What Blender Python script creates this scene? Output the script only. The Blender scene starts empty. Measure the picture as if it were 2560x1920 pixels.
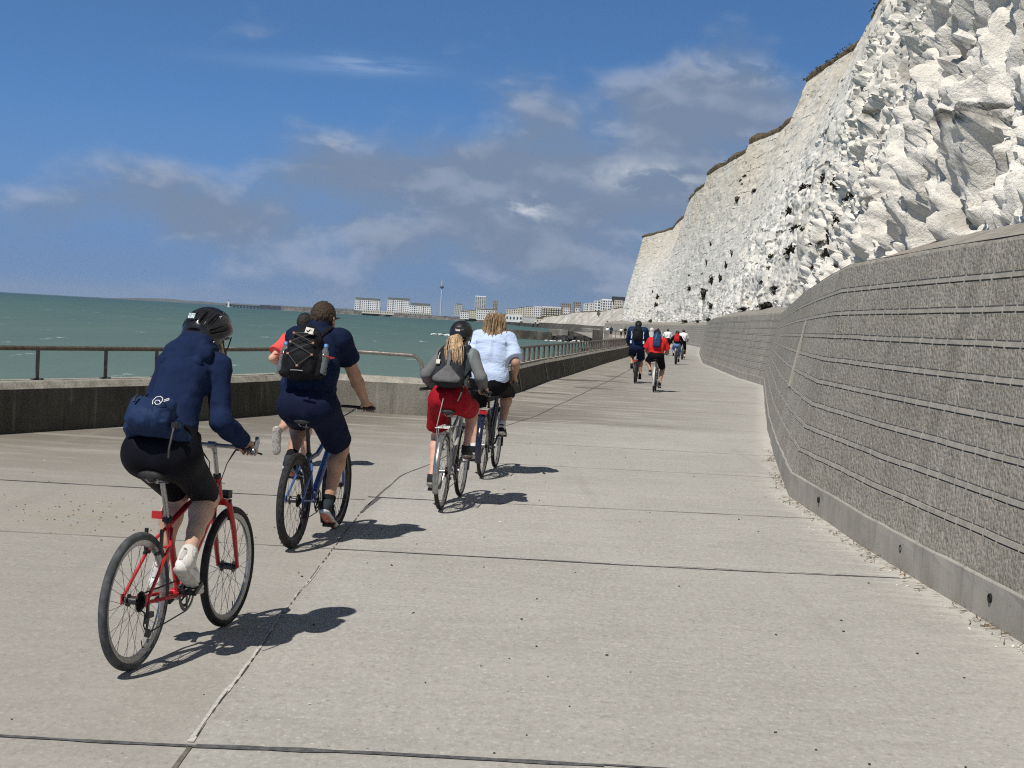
import bpy, math, random
import numpy as np
from mathutils import Vector, Matrix
random.seed(11); RS = np.random.RandomState(11)
S = bpy.context.scene
COL = S.collection
R = math.radians
F32 = np.float32

# ------------------------------------------------------------------ noise
def h3(ix, iy, iz, seed=0):
    n = (ix.astype(np.int64)*374761393 + iy.astype(np.int64)*668265263 + iz.astype(np.int64)*1440662683 + seed*974634777) & 0xffffffff
    n = ((n ^ (n >> 13))*1274126177) & 0xffffffff
    n = ((n ^ (n >> 15))*2246822519) & 0xffffffff
    return ((n ^ (n >> 16)) & 0xffffff)/16777216.0

def vnoise(p, seed=0):
    i = np.floor(p).astype(np.int64); f = p-i
    f = f*f*f*(f*(f*6-15)+10)
    out = 0
    for dx in (0, 1):
        wx = f[:, 0] if dx else 1-f[:, 0]
        for dy in (0, 1):
            wy = f[:, 1] if dy else 1-f[:, 1]
            for dz in (0, 1):
                wz = f[:, 2] if dz else 1-f[:, 2]
                out = out + wx*wy*wz*h3(i[:, 0]+dx, i[:, 1]+dy, i[:, 2]+dz, seed)
    return out*2-1

def fbm(p, octv=4, seed=0, gain=.5, lac=2.03):
    a = 1.0; s = 0; t = 0
    for o in range(octv):
        s = s+a*vnoise(p, seed+o*17); t += a; a *= gain; p = p*lac+3.17
    return s/t

def ridged(p, octv=4, seed=0):
    a = 1.0; s = 0; t = 0
    for o in range(octv):
        s = s+a*(1-2*np.abs(vnoise(p, seed+o*13))); t += a; a *= .5; p = p*2.07+1.7
    return s/t

def worley(p, seed=0):
    i = np.floor(p).astype(np.int64); n = len(p)
    f1 = np.full(n, 9.0); f2 = np.full(n, 9.0); cid = np.zeros(n); vec = np.zeros((n, 3))
    for dx in (-1, 0, 1):
        for dy in (-1, 0, 1):
            for dz in (-1, 0, 1):
                a, b, c = i[:, 0]+dx, i[:, 1]+dy, i[:, 2]+dz
                q = np.stack([a+h3(a, b, c, seed), b+h3(a, b, c, seed+5), c+h3(a, b, c, seed+9)], 1)-p
                d = np.sqrt((q*q).sum(1)); hid = h3(a, b, c, seed+21)
                m = d < f1
                f2 = np.where(m, f1, np.minimum(f2, d)); f1 = np.where(m, d, f1)
                cid = np.where(m, hid, cid); vec = np.where(m[:, None], q, vec)
    return f1, f2, cid, vec

def sstep(a, b, x):
    t = np.clip((x-a)/(b-a), 0, 1); return t*t*(3-2*t)

# ------------------------------------------------------------------ objects
def tag(o, label=None, cat=None, group=None, kind=None):
    if label: o['label'] = label
    if cat: o['category'] = cat
    if group: o['group'] = group
    if kind: o['kind'] = kind
    return o

def obj(name, v, f, mat=None, parent=None, smooth=True, sharp=None, mats=None, midx=None):
    me = bpy.data.meshes.new(name)
    v = np.asarray(v, dtype=F32)
    if isinstance(f, np.ndarray):
        nf, k = f.shape
        me.vertices.add(len(v)); me.vertices.foreach_set('co', v.ravel())
        me.loops.add(nf*k); me.loops.foreach_set('vertex_index', f.astype(np.int32).ravel())
        me.polygons.add(nf); me.polygons.foreach_set('loop_start', np.arange(0, nf*k, k, dtype=np.int32))
        me.update(calc_edges=True)
    else:
        me.from_pydata([tuple(map(float, q)) for q in v], [], f); me.update()
    for m in (mats or ([mat] if mat else [])): me.materials.append(m)
    if midx is not None: me.polygons.foreach_set('material_index', np.asarray(midx, dtype=np.int32))
    me.polygons.foreach_set('use_smooth', np.full(len(me.polygons), smooth))
    if smooth and sharp: me.set_sharp_from_angle(angle=R(sharp))
    me.validate()
    o = bpy.data.objects.new(name, me); COL.objects.link(o)
    if parent is not None: o.parent = parent
    return o

def empty(name, loc=(0, 0, 0), rz=0.0):
    o = bpy.data.objects.new(name, None); COL.objects.link(o)
    o.location = loc; o.rotation_euler = (0, 0, rz); o.empty_display_size = .2
    return o

def vec(*a): return np.array(a, dtype=float)
def nrm(a):
    a = np.asarray(a, float); return a/max(1e-9, np.linalg.norm(a))

class MB:
    """collects shapes into one mesh"""
    def __init__(s): s.v = []; s.f = []; s.mi = []; s.cur = 0
    def add(s, v, f):
        b = len(s.v); s.v.extend([tuple(map(float, q)) for q in v])
        for q in f: s.f.append(tuple(i+b for i in q)); s.mi.append(s.cur)
    def box(s, c, size, Rm=None, taper=1.0):
        hx, hy, hz = [q/2 for q in size]; vs = []
        for z, t in ((-hz, 1), (hz, taper)):
            for x, y in ((-hx, -hy), (hx, -hy), (hx, hy), (-hx, hy)):
                q = np.array([x*t, y*t, z])
                if Rm is not None: q = Rm@q
                vs.append(q+np.array(c, float))
        s.add(vs, [(0, 3, 2, 1), (4, 5, 6, 7), (0, 1, 5, 4), (1, 2, 6, 5), (2, 3, 7, 6), (3, 0, 4, 7)])
    def tube(s, pts, r, n=8, caps=True, closed=False, flat=None):
        P = [np.array(p, float) for p in pts]; N = len(P)
        rr = r if hasattr(r, '__len__') else [r]*N
        T = []
        for i in range(N):
            if closed: t = P[(i+1) % N]-P[i-1]
            else: t = P[min(i+1, N-1)]-P[max(i-1, 0)]
            T.append(nrm(t))
        up = vec(0, 0, 1) if abs(T[0][2]) < .9 else vec(1, 0, 0)
        a = nrm(np.cross(T[0], up)); vs = []
        for i in range(N):
            a = nrm(a-T[i]*np.dot(a, T[i])); b = np.cross(T[i], a)
            fa, fb = flat if flat else (1, 1)
            for j in range(n):
                w = 2*math.pi*j/n
                vs.append(P[i]+rr[i]*(fa*math.cos(w)*a+fb*math.sin(w)*b))
        fs = []
        for i in range(N if closed else N-1):
            i2 = (i+1) % N
            for j in range(n):
                j2 = (j+1) % n
                fs.append((i*n+j, i*n+j2, i2*n+j2, i2*n+j))
        if caps and not closed:
            fs.append(tuple(range(n-1, -1, -1))); fs.append(tuple((N-1)*n+j for j in range(n)))
        s.add(vs, fs)
    def lathe(s, prof, c, axis, n=32, closed_prof=True):
        """revolve (radius, along-axis) profile"""
        ax = nrm(axis); up = vec(0, 0, 1) if abs(ax[2]) < .9 else vec(1, 0, 0)
        a = nrm(np.cross(ax, up)); b = np.cross(ax, a); m = len(prof); vs = []
        for i in range(n):
            w = 2*math.pi*i/n; d = math.cos(w)*a+math.sin(w)*b
            for (r_, z_) in prof: vs.append(np.array(c, float)+r_*d+z_*ax)
        fs = []
        for i in range(n):
            i2 = (i+1) % n
            for j in range(m if closed_prof else m-1):
                j2 = (j+1) % m
                fs.append((i*m+j, i2*m+j, i2*m+j2, i*m+j2))
        s.add(vs, fs)
    def disc(s, c, r, axis, th=.002, n=20):
        s.lathe([(0.0005, -th/2), (r, -th/2), (r, th/2), (0.0005, th/2)], c, axis, n)
    def quad(s, a, b, c, d): s.add([a, b, c, d], [(0, 1, 2, 3)])
    def build(s, name, mat, parent=None, smooth=True, sharp=40, mats=None):
        return obj(name, s.v, s.f, mat, parent, smooth, sharp, mats, s.mi if mats else None)

# ------------------------------------------------------------------ materials
class NT:
    def __init__(s, m):
        s.t = m.node_tree; s.t.nodes.clear()
    def n(s, typ, **kw):
        nd = s.t.nodes.new(typ)
        for k, v in kw.items():
            if k.startswith('i_'):
                key = k[2:]; key = int(key) if key.isdigit() else key.replace('_', ' ')
                if hasattr(v, 'node'): s.t.links.new(v, nd.inputs[key])
                else: nd.inputs[key].default_value = v
            else: setattr(nd, k, v)
        return nd
    def L(s, a, b): s.t.links.new(a, b)
    def val(s, op, a, b=None, c=None, clamp=False):
        nd = s.n('ShaderNodeMath', operation=op, use_clamp=clamp)
        for i, x in enumerate((a, b, c)):
            if x is None: continue
            if hasattr(x, 'node'): s.L(x, nd.inputs[i])
            else: nd.inputs[i].default_value = x
        return nd.outputs[0]
    def mix(s, fac, a, b, typ='MIX'):
        nd = s.n('ShaderNodeMix', data_type='RGBA', blend_type=typ)
        for i, x in ((0, fac), (6, a), (7, b)):
            if hasattr(x, 'node'): s.L(x, nd.inputs[i])
            elif i == 0: nd.inputs[i].default_value = x
            else: nd.inputs[i].default_value = (*x, 1) if len(x) == 3 else x
        return nd.outputs[2]
    def ramp(s, fac, stops):
        nd = s.n('ShaderNodeValToRGB'); s.L(fac, nd.inputs[0])
        cr = nd.color_ramp
        while len(cr.elements) < len(stops): cr.elements.new(.5)
        for e, (p, c) in zip(cr.elements, stops):
            e.position = p; e.color = (*c, 1) if hasattr(c, '__len__') else (c, c, c, 1)
        return nd.outputs[0]
    def mr(s, x, a, b, c=0., d=1., smooth=True):
        nd = s.n('ShaderNodeMapRange', interpolation_type='SMOOTHSTEP' if smooth else 'LINEAR')
        s.L(x, nd.inputs[0])
        for i, q in enumerate((a, b, c, d)): nd.inputs[i+1].default_value = q
        return nd.outputs[0]
    def noise(s, co, scale, detail=4., rough=.55, dist=0., typ='FBM'):
        nd = s.n('ShaderNodeTexNoise'); s.L(co, nd.inputs['Vector'])
        nd.inputs['Scale'].default_value = scale; nd.inputs['Detail'].default_value = detail
        nd.inputs['Roughness'].default_value = rough; nd.inputs['Distortion'].default_value = dist
        return nd.outputs['Fac']
    def vor(s, co, scale, feature='F1', out='Distance', rnd=1.0):
        nd = s.n('ShaderNodeTexVoronoi', feature=feature); s.L(co, nd.inputs['Vector'])
        nd.inputs['Scale'].default_value = scale; nd.inputs['Randomness'].default_value = rnd
        return nd.outputs[out]
    def mapp(s, co, scale=(1, 1, 1), rot=(0, 0, 0), loc=(0, 0, 0)):
        nd = s.n('ShaderNodeMapping'); s.L(co, nd.inputs[0])
        nd.inputs['Scale'].default_value = scale; nd.inputs['Rotation'].default_value = rot; nd.inputs['Location'].default_value = loc
        return nd.outputs[0]
    def bump(s, h, strength=.5, dist=.01, normal=None):
        nd = s.n('ShaderNodeBump'); s.L(h, nd.inputs['Height'])
        nd.inputs['Strength'].default_value = strength; nd.inputs['Distance'].default_value = dist
        if normal is not None: s.L(normal, nd.inputs['Normal'])
        return nd.outputs[0]
    def out(s, col, rough=.6, bump=None, metal=0., spec=.5, **kw):
        b = s.n('ShaderNodeBsdfPrincipled')
        for k, x in (('Base Color', col), ('Roughness', rough), ('Metallic', metal), ('Specular IOR Level', spec)):
            if hasattr(x, 'node'): s.L(x, b.inputs[k])
            else: b.inputs[k].default_value = (*x, 1) if hasattr(x, '__len__') and len(x) == 3 else x
        for k, x in kw.items(): b.inputs[k.replace('_', ' ')].default_value = x
        if bump is not None: s.L(bump, b.inputs['Normal'])
        o = s.n('ShaderNodeOutputMaterial'); s.L(b.outputs[0], o.inputs[0])
        return b
    def obco(s): return s.n('ShaderNodeTexCoord').outputs['Object']
    def uv(s): return s.n('ShaderNodeTexCoord').outputs['UV']
    def geo(s): return s.n('ShaderNodeNewGeometry').outputs['Position']

def newmat(name):
    m = bpy.data.materials.new(name); m.use_nodes = True; return m, NT(m)

_mc = {}
def plain(name, col, rough=.5, metal=0., spec=.5, var=.12, vs=30., bump=0., bs=400., bd=.002):
    """simple surface with gentle uneven colour and micro relief"""
    if name in _mc: return _mc[name]
    m, t = newmat(name); co = t.obco()
    n = t.noise(co, vs, 4)
    c = t.mix(t.mr(n, .3, .7), tuple(q*(1-var) for q in col), tuple(min(1, q*(1+var)) for q in col))
    r = t.mr(t.noise(co, vs*2.3, 3), .3, .7, max(0.02, rough-.08), min(1, rough+.08))
    bm = t.bump(t.noise(co, bs, 3), bump, bd) if bump else None
    t.out(c, r, bm, metal, spec)
    _mc[name] = m; return m

def fabric(name, col, rough=.85, var=.14, fold=.35, folds=14., col2=None, weave=900.):
    if name in _mc: return _mc[name]
    m, t = newmat(name); co = t.obco()
    n = t.noise(co, 9., 5); w = t.noise(co, weave, 2)
    c = t.mix(t.mr(n, .3, .7), tuple(q*(1-var) for q in col), tuple(min(1, q*(1+var)) for q in (col2 or col)))
    c = t.mix(t.mr(w, .35, .65, 0, .16), c, tuple(min(1, q*1.35) for q in col))
    fo = t.noise(t.mapp(co, (1, 1, .55)), folds, 3, .5, .8)
    b = t.bump(fo, fold, .03); b = t.bump(w, .25, .0015, b)
    t.out(c, rough, b, 0, .08)
    _mc[name] = m; return m
# ------------------------------------------------------------------ camera, light, air
CAM_H = 1.74
cam = bpy.data.cameras.new('camera'); camo = bpy.data.objects.new('camera', cam); COL.objects.link(camo)
S.camera = camo
cam.sensor_width = 36; cam.lens = 36*3550/2560; cam.clip_start = .05; cam.clip_end = 90000
_p, _r = math.atan(157/3550), R(3.28)
_F = vec(0, math.cos(_p), -math.sin(_p)); _U0 = vec(0, math.sin(_p), math.cos(_p))
_X = math.cos(_r)*vec(1, 0, 0)+math.sin(_r)*_U0; _U = -math.sin(_r)*vec(1, 0, 0)+math.cos(_r)*_U0
camo.matrix_world = Matrix(((_X[0], _U[0], -_F[0], 0), (_X[1], _U[1], -_F[1], 0), (_X[2], _U[2], -_F[2], CAM_H), (0, 0, 0, 1)))
S.render.resolution_x, S.render.resolution_y = 1024, 768
S.view_settings.view_transform = 'Standard'; S.view_settings.look = 'None'
S.view_settings.exposure = 0.0; S.view_settings.gamma = 1.0
S.render.engine = 'CYCLES'; S.cycles.use_denoising = False; S.cycles.pixel_filter_type = 'BLACKMAN_HARRIS'; S.cycles.filter_width = 1.15; S.cycles.sample_clamp_indirect = 6.0
S.cycles.max_bounces = 6; S.cycles.diffuse_bounces = 3; S.cycles.glossy_bounces = 3
S.cycles.transparent_max_bounces = 6; S.cycles.volume_bounces = 0

SUN_EL = R(55.5); SUN_DIR = vec(-.545, -.839, 0); SUN_DIR = nrm(SUN_DIR)*math.cos(SUN_EL)+vec(0, 0, math.sin(SUN_EL))
sl = bpy.data.lights.new('sun', 'SUN'); so = bpy.data.objects.new('sun', sl); COL.objects.link(so)
sl.energy = 4.35; sl.angle = R(.53); sl.color = (1.0, .945, .855)
so.rotation_euler = Vector(SUN_DIR).to_track_quat('Z', 'Y').to_euler()

w = bpy.data.worlds.new('World'); S.world = w; w.use_nodes = True
t = NT(w)
dirv = t.n('ShaderNodeTexCoord').outputs['Generated']
sx = t.n('ShaderNodeSeparateXYZ'); t.L(dirv, sx.inputs[0])
dx, dy, dz = sx.outputs
# the clear upper air: the Nishita sky, read a little higher than the true elevation (dry, clean sea air)
hi = t.n('ShaderNodeCombineXYZ'); t.L(dx, hi.inputs[0]); t.L(dy, hi.inputs[1])
t.L(t.val('ADD', t.val('MULTIPLY', dz, 2.3), .11), hi.inputs[2])
hn = t.n('ShaderNodeVectorMath', operation='NORMALIZE'); t.L(hi.outputs[0], hn.inputs[0])
sky = t.n('ShaderNodeTexSky', sky_type='NISHITA'); sky.sun_disc = False
sky.sun_elevation = SUN_EL; sky.sun_rotation = math.atan2(SUN_DIR[0], SUN_DIR[1])
sky.altitude = 0; sky.air_density = 1.0; sky.dust_density = .15; sky.ozone_density = 2.2
t.L(hn.outputs[0], sky.inputs[0])
skyc = t.mix(1.0, sky.outputs[0], (.86, 1.30, 1.62), 'MULTIPLY')
skyc = t.mix(1.0, skyc, t.mix(t.mr(dz, .23, .50), (1, 1, 1), (.20, .20, .20)), 'MULTIPLY')  # upper sky, out of view, dimmed to cut the ambient fill
# clouds live on the direction sphere: azimuth and elevation in units of 10 degrees
az = t.val('MULTIPLY', t.val('ARCTAN2', dx, dy), 5.73)
el = t.val('MULTIPLY', t.val('ARCSINE', dz), 5.73)
cc = t.n('ShaderNodeCombineXYZ'); t.L(az, cc.inputs[0]); t.L(t.val('MULTIPLY', el, 1.75), cc.inputs[1])
cco = cc.outputs[0]
warp = t.n('ShaderNodeTexNoise'); t.L(cco, warp.inputs['Vector']); warp.inputs['Scale'].default_value = 1.6; warp.inputs['Detail'].default_value = 3
wv = t.n('ShaderNodeVectorMath', operation='MULTIPLY_ADD'); t.L(warp.outputs['Color'], wv.inputs[0]); wv.inputs[1].default_value = (.34, .34, 0); t.L(cco, wv.inputs[2])
cw = wv.outputs[0]
def gauss(a0, e0, sa, se):
    u = t.val('DIVIDE', t.val('SUBTRACT', az, a0), sa); v = t.val('DIVIDE', t.val('SUBTRACT', el, e0), se)
    q = t.val('ADD', t.val('MULTIPLY', u, u), t.val('MULTIPLY', v, v))
    return t.val('POWER', 2.71828, t.val('MULTIPLY', q, -1.0))
n1 = t.noise(cw, 1.75, 7, .50)
n2 = t.noise(t.mapp(cw, loc=(-.04, .12, 0)), 1.75, 7, .50)      # the same field a step towards the light
n3 = t.noise(cw, 1.0, 4, .5)
bank = [(.50, .88, .72, .20, .62), (-.38, .57, .72, .13, .60), (.45, .56, .85, .20, .58), (.15, .30, 1.3, .22, .60), (-1.25, .34, .8, .13, .42),
        (1.05, .93, .42, .22, .42), (-1.2, .52, .7, .05, .12), (1.45, 1.15, .30, .22, .35)]
cov = -.34
for (a0, e0, sa, se, am) in bank: cov = t.val('ADD', cov, t.val('MULTIPLY', gauss(a0, e0, sa, se), am)) if hasattr(cov, 'node') else t.val('ADD', t.val('MULTIPLY', gauss(a0, e0, sa, se), am), cov)
dens = t.val('ADD', t.val('ADD', cov, t.val('MULTIPLY', t.val('SUBTRACT', n1, .5), 1.75)), t.val('MULTIPLY', t.val('SUBTRACT', n3, .5), .5))
alpha = t.mr(dens, -.20, .44, 0, .93)
lit = t.val('SUBTRACT', n1, n2)
litf = t.mr(lit, -.03, .12)
edge = t.mr(dens, .0, .55, 1, 0)                                # thin sunlit fringes are brighter than thick bases
bright = t.val('MULTIPLY', litf, t.val('ADD', t.val('MULTIPLY', edge, .55), .45))
cloudc = t.mix(bright, (2.25, 3.0, 4.3), (4.5, 5.15, 6.5))
wn5 = t.noise(cw, 4.6, 6, .56)
whites = t.val('MULTIPLY', t.val('ADD', t.val('ADD', gauss(.50, .60, .20, .055), gauss(.02, .45, .08, .05)), t.val('ADD', t.val('MULTIPLY', gauss(.95, 1.03, .26, .05), .75), t.val('MULTIPLY', gauss(-.75, .66, .22, .03), .5))), t.mr(wn5, .44, .60))
cloudc = t.mix(t.val('MULTIPLY', whites, 1.0, clamp=True), cloudc, (6.9, 7.3, 8.0))
# a thin streak of cirrus
ci = t.val('MULTIPLY', gauss(-.66, .975, .20, .032), t.mr(t.noise(t.mapp(cco, (2, 9, 1), (0, 0, -.12)), 2.0, 4), .3, .6))
ci2 = t.val('MULTIPLY', gauss(-.85, .955, .42, .028), .35)
col = t.mix(t.val('MULTIPLY', t.val('ADD', ci, ci2), .42, clamp=True), skyc, (4.6, 6.0, 8.6))
veil = t.val('MULTIPLY', t.mr(el, .86, .06, 0, 1), .86)          # distant rain-grey air under the bank
veilc = t.mix(t.mr(az, -1.6, 1.2), (1.62, 2.62, 4.9), (1.70, 2.32, 3.5))
col = t.mix(veil, col, veilc)
col = t.mix(alpha, col, cloudc)
col = t.mix(t.mr(el, .0, -.02), col, (1.5, 1.9, 2.2))
bg = t.n('ShaderNodeBackground'); t.L(col, bg.inputs[0]); bg.inputs[1].default_value = .085
ow = t.n('ShaderNodeOutputWorld'); t.L(bg.outputs[0], ow.inputs[0])

# ------------------------------------------------------------------ layout lines (metres, camera at the origin)
SEA_Z = -4.0
WALL = [(3.22, -4), (3.17, 2), (3.12, 8.4), (3.05, 12.1), (3.10, 15.5), (3.66, 19.3), (4.76, 26.2), (6.09, 34), (8.75, 49.5),
        (8.93, 56), (10.58, 79.4), (14.6, 112), (20.4, 155), (22.2, 184), (23.0, 240), (22.6, 300), (21.5, 350)]
LEFT1 = [(-16.6, -4), (-14.3, 0), (-6.22, 17.3), (-5.29, 19.34), (-4.58, 21.0), (-4.04, 22.5), (-3.70, 23.7), (-3.35, 24.62)]
LEFT2 = [(-3.35, 24.62), (-1.32, 24.80)]
LEFT3 = [(-.95, 27.0), (.24, 35.35), (1.06, 42.44), (1.74, 47.2), (4.2, 66), (6.83, 85.1), (7.6, 92)]
LEFT4 = [(8.3, 112), (8.9, 130), (9.6, 160), (11.5, 220), (13.5, 300), (14.5, 350)]
LEFT = LEFT1+[(-1.32, 24.80)]+LEFT3+LEFT4

def pl_x(pl, y):
    ys = [q[1] for q in pl]; xs = [q[0] for q in pl]
    return np.interp(y, ys, xs)

def pl_resample(pl, step):
    """points along a polyline; keeps its corners. returns pts, arc, unit tangents"""
    P = [np.array(q, float) for q in pl]; out = []; arc = 0
    for a, b in zip(P[:-1], P[1:]):
        L = np.linalg.norm(b-a); n = max(1, int(round(L/step(0.5*(a+b)) if callable(step) else L/step)))
        for i in range(n): out.append((a+(b-a)*i/n, arc+L*i/n))
        arc += L
    out.append((P[-1], arc)); return out

def pl_offset(pl, d):
    """mitred offset to the right of travel (positive d)"""
    P = [np.array(q, float) for q in pl]; out = []
    for i in range(len(P)):
        ns = []
        if i > 0: ns.append(nrm(P[i]-P[i-1]))
        if i < len(P)-1: ns.append(nrm(P[i+1]-P[i]))
        ns = [vec(q[1], -q[0]) for q in ns]
        m = nrm(sum(ns)); out.append(P[i]+m*d/max(.5, np.dot(m, ns[0])))
    return out

# ------------------------------------------------------------------ promenade
def concrete_path():
    m, t = newmat('promenade_concrete'); co = t.obco(); uvn = t.uv()
    su = t.n('ShaderNodeSeparateXYZ'); t.L(uvn, su.inputs[0]); wd, ld = su.outputs[0], su.outputs[1]
    sp = t.n('ShaderNodeSeparateXYZ'); t.L(co, sp.inputs[0]); X, Y = sp.outputs[0], sp.outputs[1]
    big = t.noise(co, .55, 6, .6); mid = t.noise(t.mapp(co, (.9, 2.4, 1)), 2.2, 6, .62); fine = t.noise(t.mapp(co, (1, .8, 1)), 13, 5, .8); grit = t.noise(t.mapp(co, (1, .62, 1)), 34, 4, .8)
    c = t.mix(t.mr(big, .3, .7), (.36, .35, .325), (.42, .41, .382))
    c = t.mix(t.mr(mid, .38, .72, 0, .5), c, (.465, .455, .425))
    streak = t.noise(t.mapp(co, (.35, 3.2, 1)), 1.3, 5, .65)
    c = t.mix(t.mr(streak, .52, .74, 0, .22), c, (.25, .235, .205))
    c = t.mix(t.mr(fine, .50, .68, 0, .45), c, (.26, .25, .23)); c = t.mix(t.mr(fine, .47, .32, 0, .45), c, (.52, .51, .48))
    c = t.mix(t.mr(grit, .53, .66, 0, .6), c, (.60, .585, .55)); c = t.mix(t.mr(grit, .46, .33, 0, .6), c, (.20, .192, .175))
    v1 = t.vor(co, 21); vc = t.vor(co, 21, out='Color'); sv = t.n('ShaderNodeSeparateXYZ'); t.L(vc, sv.inputs[0])
    fl = t.val('MULTIPLY', t.mr(v1, .20, .11), t.mr(sv.outputs[0], .86, .87))
    c = t.mix(t.val('MULTIPLY', fl, .75), c, (.66, .65, .61))
    fd = t.val('MULTIPLY', t.mr(v1, .16, .09), t.mr(sv.outputs[1], .945, .95))
    c = t.mix(t.val('MULTIPLY', fd, .9), c, (.06, .055, .05))
    # a stretched, wind-blown salt wash and worn streaks
    wash = t.noise(t.mapp(co, (1.2, 7.5, 1)), 5.0, 4, .7)
    c = t.mix(t.mr(wash, .60, .75, 0, .35), c, (.54, .525, .485))
    # chalk dust that washes off the cliff and lies along the foot of the wall
    dn = t.noise(t.mapp(co, (.8, 3.5, 1)), 2.6, 6, .72)
    dust = t.val('MULTIPLY', t.mr(wd, .85, .02), t.mr(t.val('ADD', dn, t.mr(wd, .35, .0, 0, .20)), .46, .70))
    c = t.mix(t.val('MULTIPLY', dust, .62), c, (.60, .58, .53))
    # damp brown staining by the parapet recess
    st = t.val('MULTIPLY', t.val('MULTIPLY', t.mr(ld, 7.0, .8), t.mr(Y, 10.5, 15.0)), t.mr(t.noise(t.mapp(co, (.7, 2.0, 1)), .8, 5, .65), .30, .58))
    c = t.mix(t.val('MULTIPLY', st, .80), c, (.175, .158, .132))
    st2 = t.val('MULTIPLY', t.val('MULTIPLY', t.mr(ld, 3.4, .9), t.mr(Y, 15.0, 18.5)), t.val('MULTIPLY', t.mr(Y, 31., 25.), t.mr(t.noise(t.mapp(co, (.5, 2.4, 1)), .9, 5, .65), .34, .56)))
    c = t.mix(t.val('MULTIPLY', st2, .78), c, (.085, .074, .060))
    cell = t.n('ShaderNodeCombineXYZ'); t.L(t.val('FLOOR', t.val('DIVIDE', t.val('SUBTRACT', Y, .45), 4.95)), cell.inputs[0]); t.L(t.val('FLOOR', t.val('ADD', X, 1.2)), cell.inputs[1])
    sx_, sy_ = t.val('DIVIDE', t.val('ADD', X, 3.1), 1.3), t.val('DIVIDE', t.val('SUBTRACT', Y, 11.3), .8)
    sand = t.val('MULTIPLY', t.val('POWER', 2.718, t.val('MULTIPLY', t.val('ADD', t.val('MULTIPLY', sx_, sx_), t.val('MULTIPLY', sy_, sy_)), -1.)), t.mr(t.noise(t.mapp(co, (1, 2.4, 1)), 3.2, 5, .7), .40, .62)); c = t.mix(t.val('MULTIPLY', sand, .7), c, (.40, .335, .25))
    lane = t.mr(X, -1.3, -1.1, 1, 0); t.L(lane, cell.inputs[1])
    wn = t.n('ShaderNodeTexWhiteNoise'); t.L(cell.outputs[0], wn.inputs['Vector'])
    c = t.mix(t.mr(wn.outputs['Value'], 0, 1, 0, .24, False), c, (.285, .272, .245))
    tyre = t.noise(t.mapp(co, (2.6, .10, 1), (0, 0, -.05)), 1.0, 4, .6); c = t.mix(t.mr(tyre, .55, .72, 0, .30), c, (.27, .262, .245))
    c = t.mix(t.val('MULTIPLY', lane, .30), c, (.27, .25, .215))
    h = t.val('ADD', t.val('MULTIPLY', fine, .6), t.val('MULTIPLY', grit, .4))
    b = t.bump(h, .55, .006); b = t.bump(mid, .25, .02, b)
    t.out(c, t.mr(fine, .3, .7, .80, .95), b, 0, .25)
    return m
MPATH = concrete_path()
ys = [-4.0]
while ys[-1] < 350: ys.append(ys[-1]+max(.22, .022*abs(ys[-1])))
ys += [24.62, 24.80, 24.9]; ys = sorted(set(ys)); NX = 48
V = []; UVV = []
for y in ys:
    xl = float(pl_x(LEFT, y)); xr = float(pl_x(WALL, y))
    for j in range(NX+1):
        f = j/NX; x = xl-.12+(xr+.1-xl+.12)*f
        V.append((x, y, 0)); UVV.append((xr-x, x-xl))
V = np.array(V); n1_ = NX+1
qi = np.arange((len(ys)-1)*n1_).reshape(len(ys)-1, n1_)[:, :-1].ravel()
path = obj('promenade', V, np.stack([qi, qi+1, qi+1+n1_, qi+n1_], 1), MPATH, smooth=False)
uvl = path.data.uv_layers.new(name='edge'); li = np.zeros(len(path.data.loops), dtype=np.int32); path.data.loops.foreach_get('vertex_index', li)
uvl.data.foreach_set('uv', np.array(UVV, dtype=F32)[li].ravel())
tag(path, 'pale concrete promenade', kind='structure')

# joints between the slabs
MTAR = plain('tar_joint', (.105, .108, .112), .85, var=.35, vs=25, spec=.2)
MCRACK = plain('crack_dark', (.145, .135, .12), .95, var=.3, vs=20, spec=.1)
MCHALKLINE = plain('worn_joint_edge', (.50, .487, .455), .95, var=.2, vs=30, spec=.1)
def joint(mb, pts, w0, w1=None, z=.004, jit=.35, step=.07, gap=0):
    w1 = w0 if w1 is None else w1
    pr = pl_resample(pts, step); L = pr[-1][1]; prev = None
    for i, (p, a) in enumerate(pr):
        q = pr[min(i+1, len(pr)-1)][0]-pr[max(i-1, 0)][0]; nn = nrm(vec(-q[1], q[0]))
        wd = (w0+(w1-w0)*a/L)*(1+jit*(fbm(np.array([[a*3.1, w0*77, pts[0][0]]]), 3)[0]*2+RS.uniform(-.4, .4)))
        off = .022*fbm(np.array([[a*.8, pts[0][1], 3.3]]), 3)[0]
        A = p+nn*(off+wd/2); B = p+nn*(off-wd/2)
        if prev is not None and not (gap and RS.rand() < gap):
            mb.quad((*prev[1], z), (*B, z), (*A, z), (*prev[0], z))
        prev = (A, B)
ta, cr, ch = MB(), MB(), MB()
joint(ta, [(-12, 5.46), (-1.16, 5.51)], .022, .032); joint(ta, [(-1.16, 5.51), (-.2, 5.56), (.45, 5.57)], .036, .042); joint(ta, [(.45, 5.57), (1.2, 5.54), (3.05, 5.5)], .024, .012)
joint(cr, [(-1.13, -2), (-1.15, 3), (-1.17, 5.5)], .022); joint(ch, [(-1.19, 5.56), (-1.23, 8.0)], .018, .014, jit=.6); joint(ch, [(-1.24, 8.0), (-1.235, 9.6)], .012, jit=.6, gap=.3)
joint(cr, [(-1.18, 5.56), (-1.225, 8.0), (-1.24, 10.98), (-1.25, 12.8)], .004, .009, z=.0065, gap=.3)
joint(ta, [(-1.25, 12.3), (-1.20, 13.4)], .02, .04); joint(cr, [(-1.25, 12.8), (-1.15, 15.29), (-.82, 17.26), (-.33, 22.0), (.54, 26.8)], .013, .018)
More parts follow.
